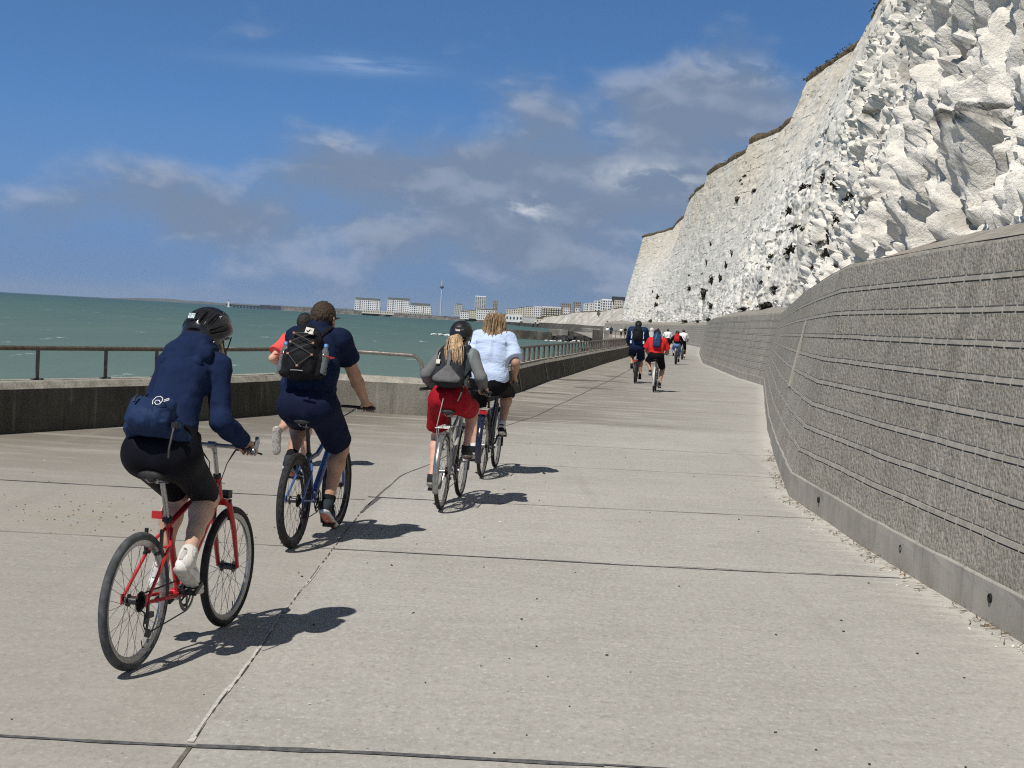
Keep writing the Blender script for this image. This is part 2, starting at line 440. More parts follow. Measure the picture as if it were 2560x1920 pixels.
joint(ta, [(.54, 26.83), (1.03, 30.5), (1.78, 35.9), (2.3, 39.8), (3.17, 46.1), (4.89, 59.3), (6.6, 72)], .022, .045)
joint(cr, [(-9, 10.1), (-1.8, 10.33), (-1.25, 10.33)], .012); joint(ta, [(-1.25, 10.33), (.2, 10.36), (.8, 10.35)], .020, .034); joint(ta, [(.8, 10.35), (2.0, 10.4), (3.0, 10.47)], .022, .018)
joint(ch, [(.1, 10.40), (2.9, 10.49)], .010, jit=.7, gap=.35)
joint(ta, [(-6.4, 13.05), (-4.69, 13.1), (-2.09, 13.1), (-1.3, 13.15)], .026); joint(ta, [(-1.3, 13.4), (-.6, 13.42)], .045, .03); joint(cr, [(-.6, 13.42), (1.87, 13.6), (3.0, 13.68)], .016)
for y, w_ in ((17.2, .012), (20.3, .016), (25.3, .02), (30.5, .024), (35.8, .026), (41, .026), (46.5, .03), (53, .035), (60, .035), (68, .04), (78, .045)):
    xa = float(pl_x([(-1.1, 15.5), (-.33, 22), (1.03, 30.5), (1.78, 35.9), (3.2, 46), (4.9, 59), (8, 90)], y))
    joint(cr, [(xa, y), (float(pl_x(WALL, y))-.05, y+.25)], w_)
joint(cr, [(-.8, 30.3), (1.0, 30.5)], .02)
o = ta.build('tar_joint', MTAR, smooth=False); tag(o, 'dark tar filled joint lines between the slabs', kind='structure')
o = cr.build('slab_joint', MCRACK, smooth=False); tag(o, 'thin dark joint lines between the slabs', kind='structure')
o = ch.build('worn_joint', MCHALKLINE, smooth=False); tag(o, 'pale worn joint edge in the promenade', kind='structure')
# damp patches by the parapet
def blotch(mb, c, rx, ry, rot=0, z=.0025, n=40, amp=.35):
    pts = []
    for i in range(n):
        a = 2*math.pi*i/n; r_ = 1+amp*fbm(np.array([[math.cos(a)*1.6+c[0]*3, math.sin(a)*1.6+c[1], 5.]]), 4)[0]*2
        x, y = rx*r_*math.cos(a), ry*r_*math.sin(a)
        pts.append((c[0]+x*math.cos(rot)-y*math.sin(rot), c[1]+x*math.sin(rot)+y*math.cos(rot), z))
    mb.add(pts, [tuple(range(n))])
MDAMP = plain('damp_patch', (.125, .115, .10), .8, var=.3, vs=6, spec=.3)
bl = MB()
for c, rx, ry in (((1.75, 44.6), .75, .42), ((2.9, 45.2), .9, .35), ((2.25, 39.6), .55, .22), ((.7, 35.3), .75, .14), ((3.6, 49.9), .4, .3)): blotch(bl, c, rx, ry)
o = bl.build('damp_patch', MDAMP, smooth=False); tag(o, 'dark damp stains on the concrete by the parapet', kind='structure')

# ------------------------------------------------------------------ battered retaining wall under the cliff
def wall_mats():
    m, t = newmat('pebbledash'); uvn = t.uv(); co = t.obco()
    su = t.n('ShaderNodeSeparateXYZ'); t.L(uvn, su.inputs[0]); U, Vv = su.outputs[0], su.outputs[1]
    peb = t.vor(co, 30); pebc = t.vor(co, 30, out='Color'); sv = t.n('ShaderNodeSeparateXYZ'); t.L(pebc, sv.inputs[0])
    fine = t.noise(co, 26, 5, .78); big = t.noise(co, .7, 5, .6)
    c = t.mix(t.mr(big, .3, .7), (.30, .280, .238), (.395, .372, .322))
    c = t.mix(t.mr(sv.outputs[0], .3, 1., 0, .35), c, (.54, .52, .47))
    c = t.mix(t.val('MULTIPLY', t.mr(sv.outputs[1], .55, 1., 0, .8), t.mr(fine, .45, .65)), c, (.18, .17, .148))
    c = t.mix(t.mr(t.noise(t.mapp(uvn, (.5, .9, 1)), 1.3, 5, .6), .5, .72, 0, .45), c, (.25, .236, .205))
    c = t.mix(t.val('MULTIPLY', t.mr(sv.outputs[2], .95, .97), .6), c, (.48, .465, .42))
    strk = t.noise(t.mapp(uvn, (9., .55, 1)), 1.6, 5, .65)
    c = t.mix(t.mr(strk, .56, .68, 0, .30), c, (.52, .49, .43))
    c = t.mix(t.mr(strk, .42, .30, 0, .20), c, (.20, .188, .16))
    mot = t.noise(co, 8.5, 5, .72); c = t.mix(t.mr(mot, .52, .68, 0, .55), c, (.205, .19, .158)); c = t.mix(t.mr(mot, .46, .32, 0, .45), c, (.50, .475, .415))
    pw = t.n('ShaderNodeTexWhiteNoise', noise_dimensions='1D'); t.L(t.val('FLOOR', t.val('DIVIDE', t.val('ADD', U, 1.0), 5.15)), pw.inputs['W']); c = t.mix(t.mr(pw.outputs['Value'], 0, 1, 0, .28, False), c, (.21, .196, .165))
    run = t.noise(t.mapp(uvn, (1.6, .16, 1)), 1.5, 4, .6); c = t.mix(t.mr(run, .56, .70, 0, .40), c, (.17, .16, .135)); c = t.mix(t.mr(run, .40, .28, 0, .35), c, (.50, .48, .43))
    # rough pale day joints every few metres
    ju = t.val('ADD', U, t.val('MULTIPLY', t.val('SUBTRACT', t.noise(t.mapp(uvn, (1., 3., 1)), 2., 4), .5), .22))
    jf = t.val('ABSOLUTE', t.val('SUBTRACT', t.val('FRACT', t.val('DIVIDE', t.val('SUBTRACT', ju, 1.695), 5.15)), .5))
    jm = t.val('MULTIPLY', t.mr(t.val('MULTIPLY', jf, 5.15), .09, .02), t.mr(fine, .35, .6))
    c = t.mix(t.val('MULTIPLY', jm, .55), c, (.47, .445, .39))
    h = t.val('ADD', t.val('MULTIPLY', peb, -.8), t.val('MULTIPLY', fine, .9))
    b = t.bump(h, .85, .020); b = t.bump(t.noise(co, 14, 4), .5, .03, b)
    t.out(c, .95, b, 0, .15)
    m2, t = newmat('plinth_concrete'); uvn = t.uv(); co = t.obco()
    big = t.noise(co, 1.6, 6, .65); drip = t.noise(t.mapp(uvn, (7, .5, 1)), 1.4, 5, .6); pit = t.vor(co, 14); fine = t.noise(co, 70, 4, .7)
    c = t.mix(t.mr(big, .3, .7), (.30, .286, .25), (.41, .392, .348))
    c = t.mix(t.mr(drip, .52, .72, 0, .5), c, (.21, .20, .178)); c = t.mix(t.mr(drip, .42, .28, 0, .4), c, (.50, .48, .43))
    c = t.mix(t.mr(fine, .55, .75, 0, .3), c, (.45, .44, .41))
    c = t.mix(t.mr(pit, .10, .05, 0, .7), c, (.08, .075, .07))
    b = t.bump(fine, .35, .006); b = t.bump(t.mr(pit, .05, .12), .5, .008, b)
    t.out(c, .9, b, 0, .2)
    m3, t = newmat('wall_rib'); uvn = t.uv(); co = t.obco()
    n = t.noise(co, 9, 5, .65); c = t.mix(t.mr(n, .3, .7), (.30, .284, .246), (.40, .38, .335))
    c = t.mix(t.mr(t.noise(t.mapp(uvn, (14, 1, 1)), 2, 4), .55, .7, 0, .5), c, (.16, .15, .135))
    t.out(c, .92, t.bump(t.noise(co, 60, 4), .5, .008), 0, .2)
    m4, t = newmat('wall_apron'); co = t.obco()
    n = t.noise(co, 3, 6, .65); c = t.mix(t.mr(n, .3, .7), (.22, .21, .185), (.34, .325, .285))
    c = t.mix(t.mr(t.noise(co, 1.1, 5), .55, .72, 0, .7), c, (.40, .30, .20)); c = t.mix(t.mr(t.noise(co, 12, 4), .58, .7, 0, .7), c, (.55, .53, .48))
    t.out(c, .95, t.bump(t.noise(co, 25, 5), .7, .02), 0, .15)
    return m, m2, m3, m4
MPEB, MPLI, MRIB, MAPR = wall_mats()
def strip_mesh(name, rows, profile, mat, parent, uvscale=1.0, closed=False, mats=None, pmi=None, jitter=None):
    """rows: list of dict(off->xy function, arc); profile: list of (offset, z, flag)"""
    nr, npf = len(rows), len(profile); V = np.zeros((nr, npf, 3)); UV = np.zeros((nr, npf, 2))
    for i, (P0, P1, arc, tie) in enumerate(rows):           # P0 at offset 0, P1 at offset 1
        for j, (of, z, gr) in enumerate(profile):
            o_ = of+(gr if not tie else 0)
            V[i, j, :2] = P0+(P1-P0)*o_; V[i, j, 2] = z; UV[i, j] = (arc, z)
    if jitter is not None: V = jitter(V)
    idx = np.arange(nr*npf).reshape(nr, npf); a, b, c, d = idx[:-1, :-1], idx[1:, :-1], idx[1:, 1:], idx[:-1, 1:]
    F = np.stack([a.ravel(), d.ravel(), c.ravel(), b.ravel()], 1)
    mi = np.tile(np.array(pmi), nr-1) if pmi else None
    o = obj(name, V.reshape(-1, 3), F, mat, parent, smooth=False, mats=mats, midx=mi)
    l = o.data.uv_layers.new(name='run'); li = np.zeros(len(o.data.loops), dtype=np.int32); o.data.loops.foreach_get('vertex_index', li)
    l.data.foreach_set('uv', UV.reshape(-1, 2).astype(F32)[li].ravel()); return o
def wall_rows(pl, off_unit=1.0, tie_until=42.):
    A = pl; B = pl_offset(pl, off_unit); rows = []; arc = 0
    for k in range(len(A)-1):
        a, b = np.array(A[k], float), np.array(A[k+1], float); L = np.linalg.norm(b-a)
        s = 0; near = a[1] < tie_until; ts = []
        while s < L-.05:
            ts.append((s, False))
            if near:
                q = .20+.16*RS.rand()
                if s+q+.05 < L: ts += [(s+q, False), (s+q+.002, True), (s+q+.022, True), (s+q+.024, False)]
                s += q+.03
            else: s += max(.4, .012*a[1])
        for s_, ti in ts:
            if near and abs(((arc+s_-14.27)/5.15+.5) % 1-.5)*5.15 < .07: ti = True
            f = s_/L; rows.append((a+(b-a)*f, np.array(B[k])+(np.array(B[k+1])-np.array(B[k]))*f, arc+s_, ti))
        arc += L
    rows.append((np.array(A[-1], float), np.array(B[-1]), arc, False)); return rows
wrows = wall_rows(WALL)
WT = 2.56
wall = empty('retaining_wall', (0, 0, 0)); tag(wall, 'long battered grey concrete wall with horizontal ribs at the foot of the cliff', 'wall')
def roughen(V):
    q = V.reshape(-1, 3).copy(); n = fbm(q*np.array([7., 7., 7.]), 3, 5)*.008+fbm(q*1.1, 3, 9)*.015
    q[:, 0] += n*1.0; q[:, 2] += n*.4*(q[:, 2] > .05); return q.reshape(V.shape)
strip_mesh('plinth', wrows, [(0, -.25, 0), (0, .20, 0), (.0, .258, 0), (.008, .268, 0), (.05, .276, 0)], MPLI, wall, jitter=roughen)
prof = [(.018, .262, 0)]; pmi = []
bat = lambda z: .022+(z-.275)*.2
for k in range(9):
    zr = .275+.25*(k+1) if k < 8 else WT
    prof.append((bat(zr-.11), zr-.11, 0)); pmi.append(0)
    if k == 8: break
    for z_, g_, mm in ((zr-.030, 0, 0), (zr-.029, .022, 1), (zr-.018, .022, 1), (zr-.017, -.003, 1), (zr+.018, -.003, 1), (zr+.019, .007, 1), (zr+.029, .007, 1), (zr+.030, 0, 1)):
        prof.append((bat(z_), z_, g_)); pmi.append(mm)
prof += [(bat(WT-.03), WT-.03, 0), (bat(WT)+.03, WT+.012, 0)]; pmi += [0, 0]
strip_mesh('facing', wrows, prof, None, wall, mats=[MPEB, MRIB], pmi=pmi, jitter=roughen)
strip_mesh('apron', wrows[::2]+[wrows[-1]], [(bat(WT)+.022, WT+.012, 0), (bat(WT)+.35, WT+.10, 0), (bat(WT)+1.2, WT+.42, 0), (bat(WT)+2.6, WT+.75, 0)], MAPR, wall)
# weep holes in the plinth
MDARK = plain('dark_hole', (.012, .012, .012), .9)
for y in (8.95, 10.9, 13.9):
    x = float(pl_x(WALL, y)); mb = MB(); mb.lathe([(.022, -.012), (.030, -.012), (.032, .03), (.022, .03)], (x+.0, y, .16), (1, 0, 0), 14); mb.disc((x-.004, y, .16), .022, (1, 0, 0), .004, 14)  # flat dark disc stands in for the shade inside the bore
    mb.build('weep_hole', MDARK, wall)
# a timber batten lying against the wall
mb = MB()
A_, B_ = vec(3.975, 20.35, 1.02), vec(4.33, 21.25, 2.0)
d_ = nrm(B_-A_); mb.tube([A_, (A_+B_)/2, B_], [.030, .022, .010], 4, True, False)
bt = mb.build('wall_batten', plain('weathered_batten', (.30, .285, .25), .8, var=.2), smooth=False); tag(bt, 'pale tapering strip fixed aslant on the ribbed wall', 'batten')

# ------------------------------------------------------------------ parapets and railings on the sea side
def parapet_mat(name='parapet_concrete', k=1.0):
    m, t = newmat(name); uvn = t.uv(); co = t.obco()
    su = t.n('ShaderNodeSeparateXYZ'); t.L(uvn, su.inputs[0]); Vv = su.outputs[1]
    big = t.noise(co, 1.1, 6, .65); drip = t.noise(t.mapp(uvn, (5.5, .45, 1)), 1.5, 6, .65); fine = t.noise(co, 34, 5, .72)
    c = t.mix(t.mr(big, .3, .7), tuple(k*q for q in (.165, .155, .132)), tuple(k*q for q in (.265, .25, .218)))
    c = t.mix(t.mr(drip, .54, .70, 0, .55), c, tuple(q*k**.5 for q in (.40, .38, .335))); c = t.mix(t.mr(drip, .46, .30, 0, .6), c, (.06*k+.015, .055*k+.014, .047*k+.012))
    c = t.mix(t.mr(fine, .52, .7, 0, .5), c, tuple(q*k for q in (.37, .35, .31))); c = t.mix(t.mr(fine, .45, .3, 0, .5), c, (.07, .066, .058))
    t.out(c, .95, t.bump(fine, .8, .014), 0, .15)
    m2, t = newmat('coping_concrete'); co = t.obco(); fine = t.noise(co, 30, 5, .72); mid = t.noise(co, 5, 5, .6)
    c = t.mix(t.mr(mid, .3, .7), (.27, .255, .22), (.40, .385, .34)); c = t.mix(t.mr(fine, .54, .68, 0, .75), c, (.10, .095, .082))
    t.out(c, .95, t.bump(fine, .8, .012), 0, .15); return m, m2
MPAR, MCOP = parapet_mat(); MPARD, _mc2 = parapet_mat('shaded_parapet', .40)  # darker copy for the unlit lengths, their shade put into the colour
def rows_simple(pl, step):
    B = pl_offset(pl, -1.0); rows = []; arc = 0      # offset to the left of travel: seaward
    for k in range(len(pl)-1):
        a, b = np.array(pl[k], float), np.array(pl[k+1], float); L = np.linalg.norm(b-a); n = max(1, int(L/step))
        for i in range(n): rows.append((a+(b-a)*i/n, B[k]+(B[k+1]-B[k])*i/n, arc+L*i/n, False))
        arc += L
    rows.append((np.array(pl[-1], float), B[-1], arc, False)); return rows
def flip(o):
    o.data.flip_normals(); return o
def rough2(V):
    q = V.reshape(-1, 3).copy(); n = fbm(q*5., 3, 2)*.010; q[:, 0] += n; q[:, 2] += n*.5*(q[:, 2] > .1); return q.reshape(V.shape)
def parapet(pl, label, bat=0.0, step=.25, ends=(False, False), depth=-4.6, mat=None):
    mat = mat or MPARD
    p = empty('parapet_wall', (*pl[0], 0)); rows = rows_simple(pl, step)
    rows = [(a-np.array(pl[0]), b-np.array(pl[0]), c, d) for a, b, c, d in rows]
    TH = .36
    wallp = [(0, -.3, 0), (0, 0, 0), (bat*.6, .36, 0), (bat, .548, 0)]
    flip(strip_mesh('wall_face', rows, wallp, mat, p, jitter=rough2))
    cop = [(bat, .545, 0), (bat+.065, .632, 0), (bat+.09, .645, 0), (bat+TH, .645, 0), (bat+TH, .5, 0), (bat+TH+.02, .48, 0), (bat+TH+.5, depth, 0)]
    flip(strip_mesh('coping', rows, cop, MCOP, p, jitter=rough2))
    for e, i in ((0, 0), (1, -1)):
        if not ends[e]: continue
        a, b, _, _ = rows[i]; q = [(o_, z_) for o_, z_, _ in wallp+cop[1:5]]+[(bat+TH, -.3)]
        mb = MB(); mb.add([(*(a+(b-a)*o_), z_) for o_, z_ in q], [tuple(range(len(q)))]); e_ = mb.build('end_face', MPAR, p, smooth=False)
    tag(p, label, 'wall'); return p
# near wall and its short return share the corner
parapet(LEFT1, 'shade-darkened, streaked low concrete sea wall curving round the recess behind the red bicycle')
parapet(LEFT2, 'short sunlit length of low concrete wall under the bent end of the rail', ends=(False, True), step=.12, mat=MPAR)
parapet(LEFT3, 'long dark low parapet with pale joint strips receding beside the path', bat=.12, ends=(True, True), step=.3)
# pale joint strips on the receding parapet
p3 = [o for o in COL.objects if o.name.startswith('parapet_wall')][-1]
for y in (35.35, 42.44, 47.2, 50.8, 55.0, 60.5, 67, 75, 83):
    x = float(pl_x(LEFT3, y)); mb = MB(); tdir = nrm(vec(.135, 1)); nn = vec(tdir[1], -tdir[0])
    def pt(u, off, z): q = vec(x, y)+tdir*u+nn*off-vec(*LEFT3[0]); return (q[0], q[1], z)
    w2 = .055
    for (o0, z0), (o1, z1) in (((.012, 0), (-.06, .36)), ((-.06, .36), (-.108, .55))):
        mb.quad(pt(-w2, o0, z0), pt(w2, o0, z0), pt(w2, o1, z1), pt(-w2, o1, z1))
    mb.build('joint_strip', MCOP, p3, smooth=False)

MRAIL = plain('rusty_rail_paint', (.135, .112, .092), .55, .25, var=.3, vs=14, bump=.3, bs=120)
MGALV = plain('galvanised_rail', (.36, .33, .30), .38, .75, var=.2, vs=16)
def railing(pl, ys_posts, label, zt=1.05, zb=.645, rr=.032, pr=.026, bend=None, inset=.2, mat=MRAIL, rail_end=None):
    P = pl_offset(pl, -inset); root = empty('railing', (float(P[0][0]), float(P[0][1]), zb)); base = vec(P[0][0], P[0][1], zb)
    mb = MB(); pts = [vec(q[0], q[1], zt)-base for q in P]
    mb.tube(pts, rr, 10); mb.build('top_rail', mat, root)
    for y in ys_posts:
        x = float(np.interp(y, [q[1] for q in P], [q[0] for q in P])); mb = MB()
        mb.tube([vec(x, y, zb+.005)-base, vec(x, y, zt-.01)-base], pr, 8)
        mb.box(vec(x, y, zb+.012)-base, (.13, .13, .016))
        mb.build('post', mat, root)
    tag(root, label, 'railing'); return root
railing(LEFT1[:], [17.08-1.2*i for i in range(0, 14)][::-1]+[18.12, 19.29, 20.30, 21.94, 23.76], 'brown rusty handrail on posts along the low wall behind the red bicycle')
# the bent end
mb = MB(); P = pl_offset(LEFT2, -.2); a, b = P[0], P[1]; base = vec(a[0], a[1], .645); d = nrm(b-a); e = b-d*.22; pts = [vec(*a, 1.05), vec(*(a+d*.8), 1.05), vec(*(e-d*.26), 1.04)]
for k in range(1, 8):
    an = k/7*math.pi/2; pts.append(vec(*(e-d*.26+d*.22*math.sin(an)), 1.04-.22*(1-math.cos(an))))
pts.append(vec(*(e-d*.04), .64))
root = empty('railing', (float(a[0]), float(a[1]), .645)); mb.tube([q-base for q in pts], .035, 12); mb.build('bent_rail', MGALV, root)
mb = MB(); mb.lathe([(.001, 0), (.07, 0), (.07, .014), (.001, .014)], vec(*(e-d*.04), .646)-base, (0, 0, 1), 14); mb.build('base_plate', MGALV, root)
tag(root, 'shiny bent tube that ends the handrail beyond the man in navy', 'railing')
LIN3 = [(q[0], q[1]) for q in LEFT3]
ys3 = [28.2+1.31*i for i in range(48)]; ys3 = [y for y in ys3 if y < 91.5]
railing([(x+.1-.1, y) for x, y in LIN3], ys3, 'brown balustrade of many short posts on the receding parapet', inset=.34, rr=.034, pr=.036)
# plinths of the recess steps beyond the gap
# ------------------------------------------------------------------ sea
def sea_mat():
    m, t = newmat('sea_water'); co = t.obco()
    sp = t.n('ShaderNodeSeparateXYZ'); t.L(co, sp.inputs[0]); X, Y = sp.outputs[0], sp.outputs[1]
    # shoaling water: chalky grey-green inshore, deeper blue-green offshore
    far = t.val('LOGARITHM', t.val('MAXIMUM', Y, 20.), 10.)
    n0 = t.noise(t.mapp(co, (.004, .0016, 1)), 1.0, 5, .6); n1 = t.noise(t.mapp(co, (.06, .02, 1)), 1.0, 5, .6)
    fz = t.val('ADD', far, t.val('MULTIPLY', t.val('SUBTRACT', n0, .5), .9))
    c = t.mix(t.mr(fz, 1.9, 3.3), (.132, .190, .142), (.060, .122, .095))
    c = t.mix(t.mr(fz, 2.9, 4.2), c, (.014, .064, .078))
    c = t.mix(t.mr(n1, .35, .7, 0, .35), c, (.145, .205, .16))
    # wind-blown foam flecks
    fo1 = t.noise(t.mapp(co, (.16, .045, 1)), 1.0, 6, .62); fo2 = t.noise(t.mapp(co, (1.3, .35, 1)), 1.0, 5, .7)
    foam = t.val('MULTIPLY', t.mr(fo1, .635, .70), t.mr(fo2, .44, .58))
    fo3 = t.noise(t.mapp(co, (.9, .25, 1)), 1.0, 5, .65)
    foam = t.val('MAXIMUM', foam, t.val('MULTIPLY', t.mr(fo3, .68, .74), .8))
    c = t.mix(foam, c, (.62, .66, .66))
    wv = t.noise(t.mapp(co, (.5, .22, 1)), 1.0, 6, .6); wv2 = t.noise(t.mapp(co, (.09, .03, 1)), 1.0, 4, .5)
    b = t.bump(wv2, .6, 1.6); b = t.bump(wv, .55, .45, b)
    t.out(c, t.mr(foam, 0, 1, .42, .9), b, 0, .22)
    return m
V = []; xs = [-40000, -6000, -1500, -400, -100, 0, 30, 60]
sea = obj('sea', [(-45000, -3000, SEA_Z), (45000, -3000, SEA_Z), (45000, 60000, SEA_Z), (-45000, 60000, SEA_Z)], [(0, 1, 2, 3)], sea_mat(), smooth=False)
tag(sea, 'choppy green sea', kind='structure')

# ------------------------------------------------------------------ chalk cliff
CTOP = [(8.2, -8), (8.8, 5), (11.0, 25), (14.8, 45), (18.2, 60), (21.6, 80), (23.8, 97.8), (24.5, 104), (25.7, 106.5), (25.8, 115), (25.4, 122), (25.3, 131), (27.7, 135), (28.7, 160.5), (28.9, 163.5), (27.2, 175),
        (28.2, 178), (28.1, 185), (27.3, 207), (27.1, 213), (28.7, 217), (28.8, 238), (29.9, 257), (32.8, 263), (34.0, 312), (35.1, 331), (31.5, 366), (32.5, 372), (45, 381), (80, 392)]
def chalk_mat():
    m, t = newmat('chalk'); co = t.obco()
    sp = t.n('ShaderNodeSeparateXYZ'); t.L(co, sp.inputs[0]); Y, Z = sp.outputs[1], sp.outputs[2]
    big = t.noise(co, .12, 6, .6); mid = t.noise(co, .9, 6, .65); fine = t.noise(co, 6., 6, .7); vf = t.noise(t.mapp(co, (1, 1, .22)), 1.3, 6, .65)
    c = t.mix(t.mr(big, .32, .68), (.755, .725, .65), (.90, .875, .81))
    top = t.val('MULTIPLY', t.mr(Z, 11, 24), t.mr(big, .30, .62))
    c = t.mix(t.val('MULTIPLY', top, .8), c, (.74, .635, .48))         # iron-stained upper beds
    c = t.mix(t.mr(vf, .50, .68, 0, .60), c, (.56, .525, .455))
    c = t.mix(t.mr(mid, .56, .74, 0, .6), c, (.52, .465, .375))
    c = t.mix(t.mr(mid, .43, .28, 0, .45), c, (.84, .825, .77))
    c = t.mix(t.mr(fine, .60, .75, 0, .45), c, (.42, .40, .355))
    # flint courses and open bedding cracks
    bz = t.val('ADD', Z, t.val('ADD', t.val('MULTIPLY', t.noise(co, .25, 4), 1.6), t.val('MULTIPLY', Y, .010)))
    fr = t.val('ABSOLUTE', t.val('SUBTRACT', t.val('FRACT', t.val('DIVIDE', bz, 1.45)), .5))
    crack = t.val('MULTIPLY', t.mr(fr, .075, .015), t.mr(t.noise(t.mapp(co, (.5, .16, .6)), 1.2, 4), .46, .62))
    crk = t.val('MULTIPLY', crack, t.mr(t.noise(co, 1.9, 3), .38, .55))
    c = t.mix(t.val('MULTIPLY', crk, .85), c, (.20, .185, .155))
    dots = t.vor(t.mapp(co, (1, .55, 1.4)), 1.25); dc = t.vor(t.mapp(co, (1, .55, 1.4)), 1.25, out='Color'); sv = t.n('ShaderNodeSeparateXYZ'); t.L(dc, sv.inputs[0])
    dd = t.val('MULTIPLY', t.mr(t.val('ADD', dots, t.val('MULTIPLY', fine, .20)), .44, .33), t.mr(sv.outputs[0], .55, .60))
    c = t.mix(t.val('MULTIPLY', dd, .55), c, (.26, .24, .20))
    h = t.val('ADD', t.val('MULTIPLY', mid, .5), t.val('MULTIPLY', fine, .35))
    b = t.bump(h, .55, .16); b = t.bump(t.noise(t.mapp(co, (1, 1, .6)), 3.2, 5, .7), .5, .09, b); b = t.bump(t.noise(co, 22, 5, .7), .6, .05, b); b = t.bump(t.val('MULTIPLY', crk, -1.), .7, .25, b)
    t.out(c, .95, b, 0, .1)
    return m
MCHALK = chalk_mat()
CBASE = [(float(q[0]), float(q[1])) for q in pl_offset(WALL, 1.62)]
CBASE = [q for q in CBASE if q[1] < 305]+[(26.1, 340), (26.6, 364), (28.5, 370), (42, 380), (80, 391)]
# stations: arc along base, matched with the top by Y up to the headland
st = []; y = -6.0
while y < 364: st.append(y); y += max(.05, .0031*abs(y)) if y > 6 else .4
bx = np.interp(st, [q[1] for q in CBASE[:-3]], [q[0] for q in CBASE[:-3]]); tx = np.interp(st, [q[1] for q in CTOP[:-3]], [q[0] for q in CTOP[:-3]])
B2 = [np.stack([bx, st], 1)]; T2 = [np.stack([tx, st], 1)]
nh = 90
for (ba, bb, ta_, tb) in (((26.6, 364), (28.5, 370), (31.5, 366), (32.5, 372)), ((28.5, 370), (42, 380), (32.5, 372), (45, 381)), ((42, 380), (80, 391), (45, 381), (80, 392))):
    f = np.linspace(0, 1, nh if ba[0] < 30 else 24)[:, None]; B2.append(np.array(ba)+(np.array(bb)-np.array(ba))*f); T2.append(np.array(ta_)+(np.array(tb)-np.array(ta_))*f)
B2 = np.concatenate(B2); T2 = np.concatenate(T2); ns = len(B2); NT_ = 430
tt = np.linspace(0, 1, NT_)**1.12
ZB, ZT = 2.3, 25.0
P = np.zeros((ns, NT_, 3))
con = np.sin(np.pi*tt)                    # gentle concave talus at the foot
ftl = tt-.10*con*(1-tt)*1.2
P[:, :, 0] = B2[:, None, 0]+(T2-B2)[:, None, 0]*ftl[None]; P[:, :, 1] = B2[:, None, 1]+(T2-B2)[:, None, 1]*ftl[None]
ztop = ZT+.25*fbm(np.stack([T2[:, 0]*.3, T2[:, 1]*.12, T2[:, 0]*0], 1), 3, 3)
P[:, :, 2] = ZB+(ztop[:, None]-ZB)*tt[None]
Pf = P.reshape(-1, 3); dep = Pf[:, 1].copy(); TT = np.tile(tt, ns)
tg = np.gradient(B2, axis=0); tg /= np.linalg.norm(tg, axis=1)[:, None]+1e-9
N2 = np.stack([-tg[:, 1], tg[:, 0]], 1)   # seaward
k9 = 21; ker = np.ones(k9)/k9
N2 = np.stack([np.convolve(np.pad(N2[:, i], k9//2, 'edge'), ker, 'valid') for i in (0, 1)], 1)
Nf = np.repeat(np.concatenate([N2*.93, np.full((ns, 1), .36)], 1), NT_, 0)
rough = sstep(52, 39, dep+fbm(Pf*np.array([.05, .05, .07]), 3, 40)*14-TT*9)        # broken near face
lump = sstep(.50, .10, TT+.20*fbm(Pf*np.array([.04, .03, .05]), 3, 41)-.0009*np.clip(150-dep, -60, 120))   # lumpy lower third
d = np.zeros(len(Pf))
wq = Pf+.5*np.stack([fbm(Pf*.45, 4, 60+i) for i in range(3)], 1)
tilt = wq.copy(); tilt[:, 1] += .42*tilt[:, 2]                      # joints lean with the bedding
d += .60*fbm(Pf*np.array([.07, .055, .018]), 4, 1)*(.6+.5*rough)
def creases(q, sd, w):                                                 # sharp open cracks along the zero lines of a noise
    n = fbm(q, 3, sd); return np.clip(1-np.abs(n)/w, 0, 1)**1.5
md = .65+.7*fbm(Pf*.20, 3, 35)
fl = .26*ridged(tilt*np.array([.40, .50, .10]), 3, 30)+.40*ridged(tilt*np.array([1.0, 1.25, .36]), 4, 31)+.26*ridged(tilt*np.array([2.3, 2.9, .95]), 3, 32)+.13*ridged(tilt*np.array([5.0, 6., 2.4]), 2, 34)
d += rough*fl*md*.92
d -= rough*(.26*creases(tilt*np.array([.16, .36, .10]), 36, .07)+.24*creases(wq*np.array([.35, .70, .36])+9., 37, .07)+.24*creases(tilt*np.array([.9, 1.5, .34])+5., 40, .10)+.16*creases(wq*np.array([2.0, 3.0, 1.2])+7., 42, .15))
pk = fbm(wq*np.array([1.1, 1.3, .7]), 4, 38); d -= (.40*rough+.20*lump)*sstep(.16, .30, pk)
zz = (wq[:, 2]+.35*wq[:, 1]+1.2*fbm(wq*.3, 3, 43))/1.3; fz = zz % 1.0; d += rough*.17*(fz-.5)*sstep(-.1, .3, fbm(np.stack([np.floor(zz)*3.3, Pf[:, 1]*.5, Pf[:, 0]*.1], 1), 3, 45))
step_ = fbm(wq*np.array([.22, .36, .26])+4., 4, 39); d += rough*.24*(sstep(-.015, .03, step_)-.5)
f1, f2, cid, vc = worley(tilt*np.array([1.5, 1.5, .75])+2.2, 8); d += np.maximum(rough*.8, lump*.45)*(.13*(cid-.5)+.12*vc[:, 1]*(cid-.4)-.13*sstep(.12, 0, f2-f1))
f1, f2, cid, vc = worley(wq*np.array([3.6, 3.4, 2.1])+3.1, 12); d += (.12+.88*np.maximum(rough, lump*.5)*sstep(150, 60, dep))*(.10*(cid-.5)+.08*vc[:, 2]*(cid-.5)-.06*sstep(.16, 0, f2-f1))
